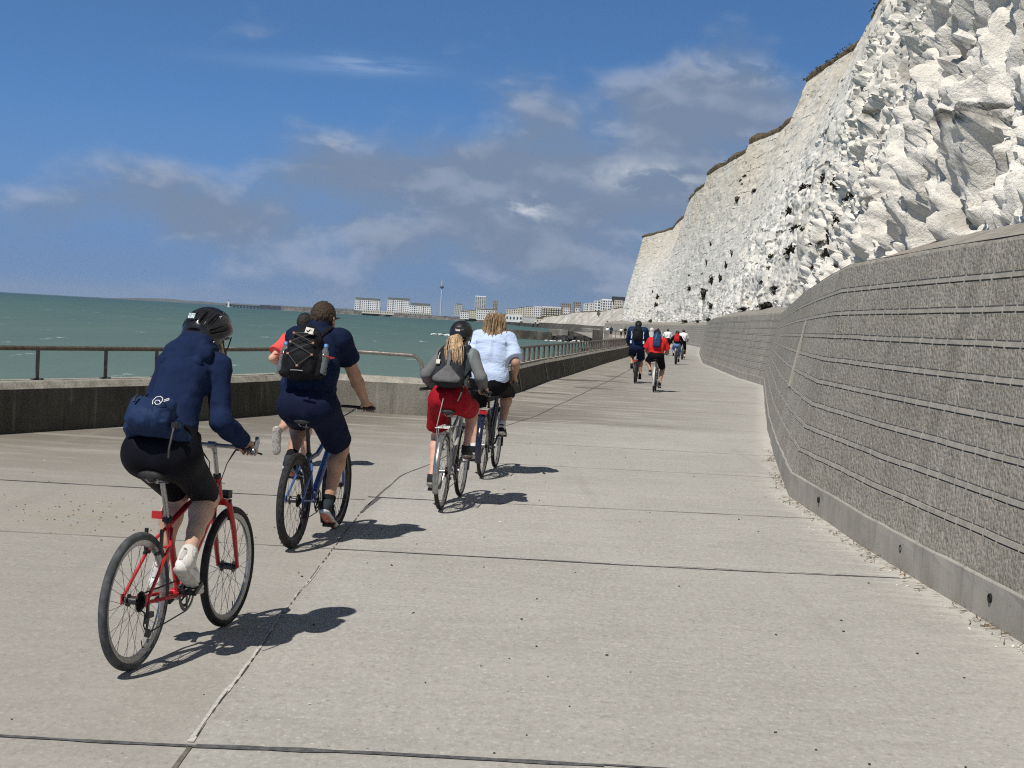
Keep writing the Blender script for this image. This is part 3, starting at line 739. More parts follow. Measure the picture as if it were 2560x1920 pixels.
# rounded, overgrown lumps low on the face
d += lump*.5*(.35-np.abs(fbm(Pf*np.array([.24, .16, .30]), 4, 33)))
f1, f2, cid, vc = worley(wq*np.array([.50, .34, .60])+1.3, 19)
d += lump*(1-rough*.7)*(.45*(.55-f1))
d += .14*fbm(Pf*np.array([.9, .7, 1.2]), 5, 44)
# deep dark hollows at the foot of the near face
for (hy, hz, ry, rz, am) in ((20.2, 3.7, 1.3, 1.0, 1.1), (25.3, 3.5, 1.2, .8, 1.0), (22.2, 5.2, 1.0, 1.4, .7), (31, 4.0, 1.4, .9, .9), (17.6, 4.9, .9, 1.2, .6), (36, 5.4, 1.4, 1.5, .6)):
    d -= am*np.exp(-(((dep-hy)/ry)**2+((Pf[:, 2]-hz)/rz)**2)**2)
# bedding: thin ledges
bz = Pf[:, 2]+.8*fbm(Pf*np.array([.1, .05, .1]), 3, 50)+dep*.01
fr = (bz/1.45) % 1.0
d += (1-rough*.8)*(1-.6*lump)*(.13*(fr-.5)*sstep(-.15, .3, fbm(Pf*np.array([.15, .08, .3]), 2, 51)))
d += .05*fbm(Pf*2.2, 4, 70)+.10*fbm(Pf*np.array([1., 1., .6]), 4, 71)  # the opening is a solid box, its inner shade put into the colour
# fade at the very top and foot so the rim and the wall stay clean
fade = sstep(1.0, .965, TT)*.75+.25
foot = sstep(0, .035, TT)
d = d*fade*(.35+.65*foot)
d = np.where(TT < .05, np.minimum(d, 1.0), d)
P = (Pf+Nf*d[:, None])
# nothing may bulge out over the apron lower than its own height
P = P.reshape(ns, NT_, 3)
idx = np.arange(ns*NT_).reshape(ns, NT_)
Fq = np.stack([idx[:-1, :-1].ravel(), idx[:-1, 1:].ravel(), idx[1:, 1:].ravel(), idx[1:, :-1].ravel()], 1)
cliff = obj('cliff', P.reshape(-1, 3), Fq, MCHALK, smooth=True)
cliff.data.set_sharp_from_angle(angle=R(48))
tag(cliff, 'tall white chalk cliff', kind='structure')
# the down behind the edge
TOPV = P[:, -1, :]
MTURF = plain('dry_turf', (.105, .088, .05), .95, var=.4, vs=2.0, spec=.1)
MSOIL = plain('brown_soil', (.17, .13, .085), .95, var=.35, vs=1.5, spec=.1, bump=.6, bs=8, bd=.2)
prof = [(0, -.05), (-.12, .30), (.10, .62), (.55, .78), (3., .95), (60, 2.5), (900, 6)]
sel = np.arange(0, ns, 3); V = []; 
for i in sel:
    n_ = -N2[i]
    wob = 1+.8*fbm(np.array([[TOPV[i, 0]*.3, TOPV[i, 1]*.15, 1.]]), 3, 80)[0]
    for k, (of, z) in enumerate(prof):
        q = TOPV[i, :2]+n_*of*(1 if of > 1 else .8); 
        if of > 50: q = TOPV[i, :2]+vec(of, of*.15)
        V.append((q[0], q[1], TOPV[i, 2]+z*(wob if 0 < k < 4 else 1)))
m_ = len(prof); idx = np.arange(len(sel)*m_).reshape(len(sel), m_)
F = np.stack([idx[:-1, :-1].ravel(), idx[:-1, 1:].ravel(), idx[1:, 1:].ravel(), idx[1:, :-1].ravel()], 1)
dn = obj('clifftop_down', np.array(V), F, None, smooth=True, mats=[MSOIL, MTURF], midx=np.tile([0, 0, 1, 1, 1, 1], len(sel)-1))
tag(dn, 'turf on top of the cliff', kind='structure')
# rough grass and scrub along the rim
def blades(pts, mat, name, hmin, hmax, wd, n, spread):
    V = []; F = []
    for p in pts:
        for _ in range(n):
            q = np.array(p)+RS.uniform(-1, 1, 3)*np.array([spread, spread, .12]); a = RS.uniform(0, 6.28); h = RS.uniform(hmin, hmax); l = RS.uniform(-.5, .5, 2)*h
            dx_ = vec(math.cos(a), math.sin(a), 0)*wd*RS.uniform(.6, 1.4); b = len(V)
            V += [q-dx_, q+dx_, q+dx_*.3+vec(l[0], l[1], h), q-dx_*.3+vec(l[0]*.9, l[1]*.9, h*.9)]; F.append((b, b+1, b+2, b+3))
    return obj(name, np.array(V), np.array(F), mat, smooth=False)
MSCRUB = plain('scrub_leaves', (.050, .043, .028), .9, var=.6, vs=3., spec=.1)
rp = []
for i in range(0, ns, 2):
    if TOPV[i, 1] < 60 or RS.rand() < .35: continue
    g_ = fbm(np.array([[TOPV[i, 1]*.09, 2., 2.]]), 3, 90)[0]
    if g_ > -.30:
        for _ in range(3): rp.append(TOPV[i]+vec(*(-N2[i]*RS.uniform(.0, .6)), RS.uniform(.05, .50)))
g1 = blades(rp, MSCRUB, 'clifftop_grass', .03, .12, .07, 14, .5); tag(g1, 'dry brown grass fringe along the cliff edge', kind='stuff')

# scrub rooted on the face
def shrub_mesh(seed, n=260):
    r = np.random.RandomState(seed); V = []; F = []
    for _ in range(n):
        q = r.normal(size=3); q /= np.linalg.norm(q); q *= r.uniform(.45, 1.)*(.8+.35*math.sin(5*math.atan2(q[2], q[1])+seed)); a = r.normal(size=3); a /= np.linalg.norm(a); b_ = np.cross(a, r.normal(size=3)); b_ /= np.linalg.norm(b_); l = r.uniform(.14, .34); b = len(V)
        V += [q-a*l, q+b_*l*.5, q+a*l, q-b_*l*.5]; F.append((b, b+1, b+2, b+3))
    return np.array(V), np.array(F)
SHR = [shrub_mesh(k) for k in range(4)]; smesh = []
SPOTS = [(26.67, 172.9, 20.87, 0.58, 0.36), (26.37, 174.0, 20.35, 0.37, 0.44), (26.42, 172.9, 19.84, 0.29, 0.44), (27.06, 171.3, 21.96, 0.17, 0.22), (26.7, 169.2, 19.9, 0.17, 0.21), (27.0, 167.7, 20.23, 0.14, 0.17), (26.7, 165.1, 18.36, 0.7, 0.56), (25.95, 172.9, 17.85, 0.66, 0.88), (14.23, 77.1, 9.59, 0.13, 0.16), (12.11, 62.1, 8.17, 0.31, 0.47), (11.72, 58.7, 7.98, 0.25, 0.15), (11.18, 53.2, 7.7, 0.38, 0.36), (9.63, 44.4, 6.55, 0.22, 0.41), (12.29, 65.9, 7.39, 0.25, 0.67), (11.11, 56.2, 6.9, 0.26, 0.24), (10.88, 54.0, 6.74, 0.14, 0.23), (12.8, 73.4, 6.66, 0.12, 0.43), (11.61, 60.6, 6.37, 0.41, 0.26), (10.63, 54.2, 5.77, 0.18, 0.37), (9.77, 46.4, 5.65, 0.31, 0.27), (9.63, 44.5, 5.67, 0.15, 0.09), (11.33, 59.6, 5.28, 0.5, 0.61), (8.53, 38.7, 4.85, 0.23, 0.46), (9.13, 41.9, 4.64, 0.35, 0.57), (8.85, 41.3, 4.13, 0.21, 0.45), (9.3, 45.2, 4.75, 0.42, 0.15), (11.37, 62.3, 5.09, 0.15, 0.13), (11.85, 67.1, 5.47, 0.45, 0.23), (12.68, 76.2, 5.53, 0.19, 0.13), (11.71, 67.1, 4.85, 0.11, 0.4), (7.78, 35.4, 3.54, 0.12, 0.15), (9.27, 45.4, 4.0, 0.19, 0.12), (11.1, 61.9, 3.83, 0.31, 0.21), (11.06, 61.9, 3.61, 0.16, 0.13), (11.44, 67.1, 4.2, 0.23, 0.34), (24.22, 162.6, 10.56, 0.3, 1.24), (24.02, 165.1, 9.29, 0.34, 1.54), (23.73, 167.1, 7.83, 0.37, 1.56), (23.93, 175.6, 8.1, 0.89, 1.19), (23.91, 181.7, 6.36, 1.08, 1.69), (25.33, 256.2, 7.22, 0.65, 1.74), (24.99, 255.4, 5.88, 0.65, 1.3), (26.35, 277.7, 8.91, 0.35, 0.94), (24.98, 189.8, 10.79, 0.32, 1.12), (25.51, 190.9, 13.27, 0.23, 1.45), (24.86, 192.7, 9.51, 0.33, 0.49), (24.61, 203.8, 7.72, 0.69, 1.04), (25.27, 270.9, 5.09, 0.46, 0.34), (10.85, 62.1, 3.01, 0.68, 0.37), (11.64, 72.7, 3.05, 0.68, 0.22), (11.19, 67.1, 2.85, 0.34, 0.14), (24.56, 257.0, 3.27, 1.53, 0.39), (23.84, 200.0, 3.14, 1.53, 0.34), (23.57, 184.5, 3.12, 0.94, 0.31), (22.96, 169.2, 3.27, 1.0, 0.5), (22.93, 168.2, 4.73, 0.57, 0.86), (24.92, 208.2, 9.75, 0.26, 0.71), (9.01, 40.2, 5.67, 0.14, 0.1), (11.17, 54.9, 8.19, 0.12, 0.09), (7.66, 33.7, 5.15, 0.11, 0.11)]
for i, (x, y, z, w_, h_) in enumerate(SPOTS):
    k = i % 4; w_, h_ = max(w_, .16), max(h_, .14)
    if len(smesh) < 4: o = obj('cliff_shrub', SHR[k][0], SHR[k][1], MSCRUB, smooth=False); smesh.append(o.data)
    else: o = bpy.data.objects.new('cliff_shrub', smesh[k]); COL.objects.link(o)
    o.location = (x+.05, y, z); o.scale = (w_*.42, w_*1.9, h_*.62); o.rotation_euler = (0, R(-18), R(7))
    size = 'tall streak of' if h_ > 2.2*w_ else ('broad' if w_ > 1.6*h_ else ('large' if w_*h_ > .5 else 'small'))
    lev = 'just above the wall top' if z < 3.5 else ('low on the chalk face' if z < 6.2 else ('halfway up the chalk face' if z < 14 else 'high under the cliff edge'))
    far_ = 'nearest the rough buttress' if y < 50 else ('in the middle stretch of cliff' if y < 100 else ('towards the far headland' if y < 200 else 'on the far headland'))
    tag(o, f'{size} dark scrub {lev} {far_}', 'shrub', 'dark scrub clumps on the chalk face')
# ------------------------------------------------------------------ bicycles (local frame: x forward, y left, z up; origin at the rear tyre's contact)
MRUB = plain('tyre_rubber', (.022, .022, .023), .75, var=.35, vs=25, spec=.3, bump=.4, bs=150)
MRUBG = plain('worn_tyre', (.075, .08, .086), .85, var=.3, vs=25, spec=.2, bump=.3, bs=150)
MALU = plain('brushed_alloy', (.40, .40, .40), .42, .85, var=.12, vs=40)
MBLK = plain('black_anodised', (.016, .016, .018), .38, .2, var=.3, vs=40)
MSPOKE = plain('spoke_steel', (.075, .075, .08), .40, .6)
MSPOKEL = plain('spoke_bright', (.35, .35, .36), .35, .8)
MCHAIN = plain('greasy_chain', (.03, .027, .024), .5, .6, var=.4, vs=200)
MPLAST = plain('black_plastic', (.018, .018, .019), .55, var=.25, vs=60, bump=.2, bs=300)
MSADDLE = plain('saddle_cover', (.006, .006, .007), .65, var=.3, vs=30, bump=.2, bs=200)
MREDL = plain('red_reflector', (.42, .015, .02), .25, var=.2, vs=120)
M_RACK = plain('rack_silver', (.34, .34, .33), .5, .3, var=.15, vs=30)
MWHT = plain('white_mark', (.78, .78, .77), .5)

def paint(name, col):
    m, t = newmat(name); co = t.obco(); n = t.noise(co, 18, 4); s = t.noise(co, 90, 4, .7)
    c = t.mix(t.mr(n, .3, .7), tuple(q*.85 for q in col), col); c = t.mix(t.mr(s, .70, .78, 0, .7), c, tuple(q*.35+.03 for q in col))
    b = t.out(c, t.mr(n, .3, .7, .22, .38), None, 0, .5); b.inputs['Coat Weight'].default_value = .35; b.inputs['Coat Roughness'].default_value = .12
    return m

def loft(mb, secs, n=14):
    """sections: (centre, half-width y, half-height z)"""
    b = len(mb.v); vs = []; fs = []
    for c, hw, hh in secs:
        for j in range(n):
            a = 2*math.pi*j/n; vs.append((c[0], c[1]+hw*math.cos(a), c[2]+hh*math.sin(a)))
    for i in range(len(secs)-1):
        for j in range(n):
            j2 = (j+1) % n; fs.append((i*n+j, (i+1)*n+j, (i+1)*n+j2, i*n+j2))
    fs.append(tuple(range(n))); fs.append(tuple((len(secs)-1)*n+j for j in range(n-1, -1, -1))); mb.add(vs, fs)

def wheel(root, c, r, tr, rim_m, spoke_m, tyre_m, lod, knob=0, hub=.03, hw=.05, steer=0.0, sr=.0013, disc=False):
    c = np.array(c, float); n = 72 if lod == 0 else (36 if lod == 1 else 20); ax = vec(-math.sin(steer), math.cos(steer), 0)
    mb = MB(); mb.lathe([(.006, -hw), (hub*.45, -hw), (hub*.45, -hw*.75), (hub, -hw*.72), (hub, -hw*.62), (hub*.6, -hw*.55), (hub*.6, hw*.55), (hub, hw*.62), (hub, hw*.72), (hub*.45, hw*.75), (hub*.45, hw), (.006, hw)], c, ax, 18)
    rr = r-2*tr-.004
    fw, up = np.cross(ax, vec(0, 0, 1)), vec(0, 0, 1); fw = nrm(fw)
    ns = 32 if lod < 2 else 12
    if lod < 3:
        for k in range(ns):
            a = 2*math.pi*k/ns; side = 1 if k % 2 else -1; b_ = a+(1 if (k//2) % 2 else -1)*.95*(1 if lod < 2 else .5)
            p0 = c+hub*.9*(math.cos(b_)*fw+math.sin(b_)*up)+ax*side*hw*.66; p1 = c+rr*(math.cos(a)*fw+math.sin(a)*up)+ax*side*.003
            mb.tube([p0, p1], sr if lod == 0 else (sr*1.25 if lod == 1 else .003), 4, caps=False)
    w = mb.build('wheel', spoke_m, root)
    hwid = tr*.62
    mb = MB(); mb.lathe([(rr-.016, -hwid*.6), (rr+.004, -hwid), (rr+.012, -hwid), (rr+.008, 0), (rr+.012, hwid), (rr+.004, hwid), (rr-.016, hwid*.6), (rr-.02, 0)], c, ax, n); mb.build('rim', rim_m, w)
    if lod == 0:
        mv = MB(); a = -1.2; p0 = c+(rr-.016)*(math.cos(a)*fw+math.sin(a)*up); p1 = c+(rr-.06)*(math.cos(a)*fw+math.sin(a)*up); mv.tube([p0, p1], .003, 6); mv.build('valve', MBLK, w)
    # tyre
    nt = n*2 if knob else n; m_ = 16 if lod == 0 else 10; R_ = r-tr; vs = []; fs = []
    for i in range(nt):
        a = 2*math.pi*i/nt; d = math.cos(a)*fw+math.sin(a)*up
        for j in range(m_):
            b_ = 2*math.pi*j/m_; k_ = 0
            outw = math.cos(b_)
            if knob and outw > .15: k_ = knob*((1 if (i//2) % 2 else -.4) if (j % 2 == 0) else -.6)
            vs.append(c+d*(R_+(tr+k_)*outw)+ax*((tr+k_*.6)*math.sin(b_)))
    for i in range(nt):
        i2 = (i+1) % nt
        for j in range(m_):
            j2 = (j+1) % m_; fs.append((i*m_+j, i*m_+j2, i2*m_+j2, i2*m_+j))
    ty = MB(); ty.add(vs, fs); ty.build('tyre', tyre_m, w, smooth=not knob, sharp=50)
    if disc:
        mb = MB(); mb.lathe([(.05, -.001), (.08, -.001), (.08, .001), (.05, .001)], c+ax*hw*.9, ax, 28); mb.build('brake_disc', MALU, w)
    return w

def arc_strip(mb, c, R_, a0, a1, hw, curve=.012, n=30, th=.002):
    vs = []; fs = []; m_ = 7
    for i in range(n+1):
        a = a0+(a1-a0)*i/n; d = vec(math.cos(a), 0, math.sin(a))
        for j in range(m_):
            u = (j/(m_-1)*2-1); vs.append(np.array(c)+d*(R_-curve*u*u)+vec(0, u*hw, 0))
    for i in range(n):
        for j in range(m_-1): fs.append((i*m_+j, i*m_+j+1, (i+1)*m_+j+1, (i+1)*m_+j))
    mb.add(vs, fs)

def bicycle(sp):
    """builds one bicycle; returns root and the contact places of its rider"""
    g = dict(r=.335, tr=.022, wb=1.06, bb=(.43, .285), seat=(.20, .92), bar=(.80, 1.02), barw=.30, crank=.17, ca=0., lod=0, steer=0., knob=0,
             sweep=.05, step=False, mtb=True, hta=.155)
    g.update(sp); lod = g['lod']; r, wb = g['r'], g['wb']
    root = empty('bicycle', (g['pos'][0], g['pos'][1], .003), math.atan2(g['head'][1], g['head'][0]))
    tag(root, g['label'], 'bicycle', g.get('group'))
    fm = g['paint']; n = 12 if lod == 0 else (8 if lod == 1 else 6)
    A = vec(0, 0, r); BBp = vec(g['bb'][0], 0, g['bb'][1]); Fx = vec(wb, 0, r)
    sd = vec(g['seat'][0], 0, g['seat'][1]); sdir = nrm(sd-BBp); SC = BBp+sdir*g.get('stl', .42)
    HB = vec(wb-g['hta'], 0, r+.385); hd = nrm(vec(-.31, 0, .95)); HT = HB+hd*g.get('htl', .13)
    mb = MB()
    tr_ = g.get('ft', .017)
    mb.tube([BBp, SC+sdir*.02], tr_, n); mb.tube([HB-hd*.005, HT+hd*.004], tr_*1.18, n)
    if g['step']:
        a_, b_ = HT-hd*.03, BBp+sdir*.14
        mb.tube([a_, a_*.6+b_*.4+vec(0, 0, -.03), b_], tr_*.95, n)
    else: mb.tube([HT-hd*.03, HT*.35+SC*.65+vec(0, 0, g.get('dip', 0)), SC-sdir*.015], tr_*.95, n)
    mb.tube([HB+hd*.03, BBp], g.get('dt', tr_*1.15), n)
    for s in (1, -1):
        ss = SC-sdir*.03
        mb.tube([ss+vec(0, s*.015, 0), ss*.75+A*.25+vec(0, s*.050, .01), A+vec(0, s*.064, .012)], .0085, 8 if lod == 0 else 6)
        mb.tube([BBp+vec(0, s*.022, 0), BBp*.7+A*.3+vec(0, s*.050, 0), A+vec(.0, s*.064, 0)], .0095, 8 if lod == 0 else 6)
        mb.box(A+vec(.0, s*.064, .004), (.035, .006, .05))
    mb.tube([BBp+vec(0, -.036, 0), BBp+vec(0, .036, 0)], .021, 14)
    if lod == 0: mb.tube([SC+vec(-.06, -.03, -.11), SC+vec(-.06, .03, -.11)], .007, 8)
    mb.build('frame', fm, root)
    # fork
    mb = MB(); st = vec(0, 1, 0)
    if lod < 2:
        for s in (1, -1): mb.tube([HB+vec(.012, s*.012, -.012), HB+vec(.02, s*.050, -.03), HB*.55+Fx*.45+vec(.012, s*.056, 0), Fx+vec(-.004, s*.056, 0)], [.014, .0165, .0145, .010], 10)
        mb.box(HB+vec(.014, 0, -.018), (.04, .08, .028))
    else: mb.tube([HB, Fx+vec(0, .05, 0)], .013, 6); mb.tube([HB, Fx+vec(0, -.05, 0)], .013, 6)
    mb.build('fork', g.get('fork', fm), root)
    rim_m, sp_m = g.get('rim', MALU), g.get('spoke', MSPOKE)
    wheel(root, A, r, g['tr'], rim_m, sp_m, g.get('tyre', MRUB), lod, g['knob'], sr=g.get('sr', .0013))
    wheel(root, Fx, r, g['tr'], rim_m, sp_m, g.get('tyre_f', g.get('tyre', MRUB)), lod, g['knob'], steer=g['steer'], sr=g.get('sr', .0013))
    # seat post and saddle
    mb = MB(); mb.tube([SC-sdir*.02, sd-sdir*.055], g.get('spr', .0135), n); mb.build('seat_post', g.get('post', MALU), root)
    mb = MB(); mb.tube([SC+sdir*.004, SC+sdir*.03], .021, n); mb.box(SC+sdir*.018+vec(-.02, 0, 0), (.03, .026, .016)); mb.build('seat_clamp', MBLK, root)
    mb = MB(); L_ = .135
    loft(mb, [(sd+vec(-L_*.96, 0, -.012), .03, .012), (sd+vec(-L_*.9, 0, -.006), .060, .020), (sd+vec(-L_*.6, 0, 0), .074, .024), (sd+vec(-L_*.1, 0, -.004), .058, .022), (sd+vec(L_*.35, 0, -.006), .030, .019), (sd+vec(L_*.8, 0, -.008), .019, .016), (sd+vec(L_, 0, -.014), .008, .008)], 14)
    sa = mb.build('saddle', MSADDLE, root)
    if lod == 0:
        mb = MB()
        for s in (1, -1): mb.tube([sd+vec(-L_*.8, s*.035, -.018), sd+vec(-L_*.55, s*.022, -.045), sd+vec(.03, s*.022, -.046), sd+vec(L_*.75, s*.006, -.018)], .0035, 6)
        mb.box(sd-sdir*.05, (.045, .05, .02)); mb.build('rail', MALU, sa)
    # stem, bar, grips, levers
    bz = g['bar'][1]; bx_ = g['bar'][0]; bc = vec(bx_, 0, bz)
    mb = MB(); top = HT+hd*max(.02, (bz-.01-HT[2])*.9) if bz > HT[2] else HT+hd*.03
    mb.tube([HT, HT+hd*.022], .021, n); mb.cur = 0
    mb.build('headset', MBLK, root)
    mb = MB(); mb.tube([HT+hd*.02, top-hd*.01], g.get('stq', .0115), n); mb.tube([top, bc], .0145, n); mb.tube([bc+vec(0, -.022, 0), bc+vec(0, .022, 0)], .019, n)
    mb.build('stem', g.get('stem', MALU), root)
    W_ = g['barw']; sw = g['sweep']; cs, sn = math.cos(g['steer']), math.sin(g['steer'])
    def barp(y):
        u = max(0, abs(y)-.09)/max(.01, W_-.09); return bc+vec(-sw*u*u, y, g.get('rise', .0)*min(1, u*2.2))
    mb = MB(); mb.tube([barp(-W_+2*W_*i/22) for i in range(23)], .0112, 10 if lod == 0 else 6)
    hb = mb.build('handlebar', g.get('barm', MBLK), root)
    for s in (1, -1):
        mb = MB(); mb.tube([barp(s*(W_-.115)), barp(s*(W_-.06)), barp(s*W_)], .0155, 10 if lod == 0 else 6); mb.tube([barp(s*(W_-.12)), barp(s*(W_-.108))], .019, 8); mb.build('grip', MPLAST, hb)
        if lod < 2:
            mb = MB(); q = barp(s*(W_-.135)); mb.box(q+vec(.012, 0, -.006), (.03, .03, .024)); mb.tube([q+vec(.028, s*.004, -.010), q+vec(.055, s*.03, -.018), q+vec(.055, s*.075, -.026), q+vec(.040, s*.108, -.030)], [.006, .006, .005, .006], 6); mb.build('brake_lever', MBLK, hb)
        if g.get('barends'):
            mb = MB(); q = barp(s*(W_-.008)); mb.tube([q+vec(0, -.012*s, 0), q+vec(0, .012*s, 0)], .019, 10); mb.tube([q, q+vec(.035, s*.004, .015), q+vec(.075, -s*.006, .042), q+vec(.105, -s*.022, .055)], [.0115, .0115, .0115, .0125], 10); mb.build('bar_end', MALU, hb)
    if lod == 0:
        mb = MB()
        for s, k in ((1, 0), (-1, 0), (1, 1), (-1, 1)):
            q = barp(s*(W_-.13-.03*k)); e = HB+vec(.03, s*.012, .08) if not k else HT+vec(-.02, s*.016, -.05)
            mb.tube([q+vec(.02, 0, 0), q+vec(.08, -s*.05, -.015-.03*k), bc+vec(.085, s*.05, -.10), bc+vec(.055, s*.03, -.20), e], .0026, 5)
        mb.build('cable', MBLK, hb)
    # cranks, pedals, chain
    ca = R(g['ca']); cl = g['crank']; cd = vec(math.cos(ca), 0, -math.sin(ca)); yc = -.058
    mb = MB()
    if lod < 2:
        for rr_ in ((.086, .070), (.066, .052)) if lod == 0 else ((.085, .06),):
            yy = yc+.012 if rr_[0] > .08 else yc+.020
            nt = 40; vs = []; fs = []
            for i in range(nt*2):
                a = math.pi*i/nt; ro = rr_[0]+(.0025 if i % 2 else -.0025)
                for (q, yq) in ((rr_[1], yy-.0015), (ro, yy-.0015), (ro, yy+.0015), (rr_[1], yy+.0015)): vs.append(BBp+vec(q*math.cos(a), yq, q*math.sin(a)))
            for i in range(nt*2):
                i2 = (i+1) % (nt*2)
                for j in range(4): fs.append((i*4+j, i2*4+j, i2*4+(j+1) % 4, i*4+(j+1) % 4))
            mb.add(vs, fs)
        for k in range(5):
            a = ca+k*2*math.pi/5; mb.tube([BBp+vec(0, yc+.012, 0), BBp+vec(.074*math.cos(a), yc+.012, .074*math.sin(a))], .006, 6, flat=(1, .5))
    else: mb.disc(BBp+vec(0, yc+.012, 0), .08, (0, 1, 0), .004, 14)
    cset = mb.build('chainset', MCHAIN if lod else plain('worn_chainring', (.12, .115, .11), .4, .8), root)
    pedal = {}
    for s in (-1, 1):
        d_ = cd if s < 0 else -cd; y0 = s*.062; p1 = BBp+d_*cl+vec(0, s*.082, 0)
        mb = MB(); mb.tube([BBp+vec(0, y0, 0), BBp+d_*cl*.5+vec(0, s*.072, 0), p1], [.016, .012, .014], 8, flat=(1, .6)); mb.build('crank_arm', g.get('crankm', MALU), cset)
        pc = p1+vec(0, s*.058, 0); mb = MB(); pit = g.get('pit', (-18, 10))[0 if s < 0 else 1]; Ry = np.array(Matrix.Rotation(R(-pit), 3, 'Y'))
        mb.box(pc, (.088, .012, .022), Ry)
        for yy in (-.038, .038): mb.box(pc+vec(0, yy, 0), (.092, .012, .022), Ry)
        for xx in (-.040, .040): mb.box(pc+Ry@vec(xx, 0, 0), (.012, .086, .022), Ry)
        mb.tube([p1, pc+vec(0, s*.04, 0)], .006, 6); pd = mb.build('pedal', MBLK, cset, smooth=False)
        pedal[s] = pc
    if lod < 2:
        mb = MB(); mb.tube([BBp+vec(0, yc+.012, .086), A+vec(0, yc+.018, .04)], .0042, 4); mb.tube([BBp+vec(0, yc+.012, -.086), A+vec(.05, yc+.014, -.16 if g.get('mech', True) else -.04)], .0042, 4)
        if g.get('mech', True): mb.tube([A+vec(.05, yc+.014, -.16), A+vec(.012, yc+.016, -.115), A+vec(.03, yc+.018, -.06), A+vec(-.02, yc+.018, -.036)], .0042, 4)
        mb.build('chain', MCHAIN, root)
        mb = MB()
        for k in range(6): mb.lathe([(.012, -.001), (.022+.0055*k, -.001), (.022+.0055*k, .001), (.012, .001)], A+vec(0, yc+.010+.0042*k, 0), (0, 1, 0), 22)
        mb.build('cassette', MCHAIN, root)
        if g.get('mech', True):
            mb = MB(); mb.box(A+vec(.0, -.066, -.028), (.018, .010, .05)); mb.box(A+vec(.018, -.068, -.062), (.055, .018, .026)); mb.box(A+vec(.022, -.056, -.115), (.016, .006, .105), np.array(Matrix.Rotation(R(14), 3, 'Y')))
            mb.disc(A+vec(.012, -.056, -.085), .021, (0, 1, 0), .007, 14); mb.disc(A+vec(.038, -.056, -.155), .021, (0, 1, 0), .007, 14); mb.build('rear_derailleur', MBLK, root)
    if lod == 0 and g.get('vbrake', True):
        mb = MB()
        for s in (1, -1): mb.box(SC*.62+A*.38+vec(-.028, s*.040, .06), (.014, .014, .11)); mb.box(SC*.62+A*.38+vec(-.035, s*.030, .0), (.06, .012, .014))
        mb.build('rear_brake', MBLK, root)
        mb = MB()
        for s in (1, -1): mb.box(HB+vec(.045, s*.042, -.06), (.016, .014, .11)); mb.box(HB+vec(.05, s*.03, -.035), (.05, .012, .014))
        mb.build('front_brake', MBLK, root)
    # extras
    if g.get('reflector'): mb = MB(); mb.box(vec(*g['reflector']), (.012, .052, .036)); mb.tube([vec(*g['reflector'])+vec(.004, 0, 0), vec(*g['reflector'])+vec(.05, 0, .01)], .005, 6); mb.build('rear_reflector', MREDL, root, smooth=False)
    if g.get('lamp'):
        mb = MB(); q = HB+vec(.085, 0, .015); mb.box(q, (.05, .05, .042)); mb.tube([HB+vec(.02, 0, -.01), q], .006, 6); mb.build('front_lamp', MPLAST, root, smooth=False)
    if g.get('guard') is not None:
        gm = g['guard']; mb = MB(); arc_strip(mb, A, r+.018, R(28), R(208), g.get('gw', .026)); rg = mb.build('mudguard', gm, root)
        sol = rg.modifiers.new('thick', 'SOLIDIFY'); sol.thickness = .0015
        mb = MB()
        for s in (1, -1):
            for a in (R(165), R(195)): mb.tube([A+vec(0, s*.066, 0), A+vec((r+.016)*math.cos(a), s*.024, (r+.016)*math.sin(a))], .002, 5)
        mb.build('mudguard_stay', MALU if lod < 2 else MBLK, root)
        mb = MB(); arc_strip(mb, Fx, r+.018, R(-20), R(120), g.get('gw', .026)); fg = mb.build('mudguard', gm, root); sol = fg.modifiers.new('thick', 'SOLIDIFY'); sol.thickness = .0015
    if g.get('rack') is not None:
        rm = g['rack']; mb = MB(); zt = 2*r+.055; x0, x1 = -.16, .20
        for s in (1, -1):
            mb.tube([vec(x1, s*.05, zt), vec(x0, s*.062, zt)], .0055, 6)
            for xx in (-.08, .02): mb.tube([vec(xx, s*.06, zt), A+vec(.0, s*.075, .02)], .0048, 6)
        for xx in (x0, -.06, .06, x1): mb.tube([vec(xx, -.06, zt), vec(xx, .06, zt)], .005, 6)
        mb.tube([vec(x1, 0, zt), SC+vec(-.01, 0, .0)], .005, 6)
        if g.get('spring'): mb.tube([vec(x0+.01, .045, zt+.01), vec(x0+.015, .05, zt+.02), vec(x0+.10, .02, zt+.26)], .0045, 6)
        mb.build('rack', rm, root)
        if g.get('rlight'): mb = MB(); mb.box(vec(x0-.012, 0, zt-.03), (.02, .09, .04)); mb.build('rear_lamp', MREDL, root, smooth=False)
    if g.get('panel'): mb = MB(); mb.box(*g['panel']); mb.build('tail_bag', MPLAST, root, smooth=False)
    return root, dict(root=root, saddle=sd, bar=barp, W=W_, pedal=pedal, g=g, BB=BBp)
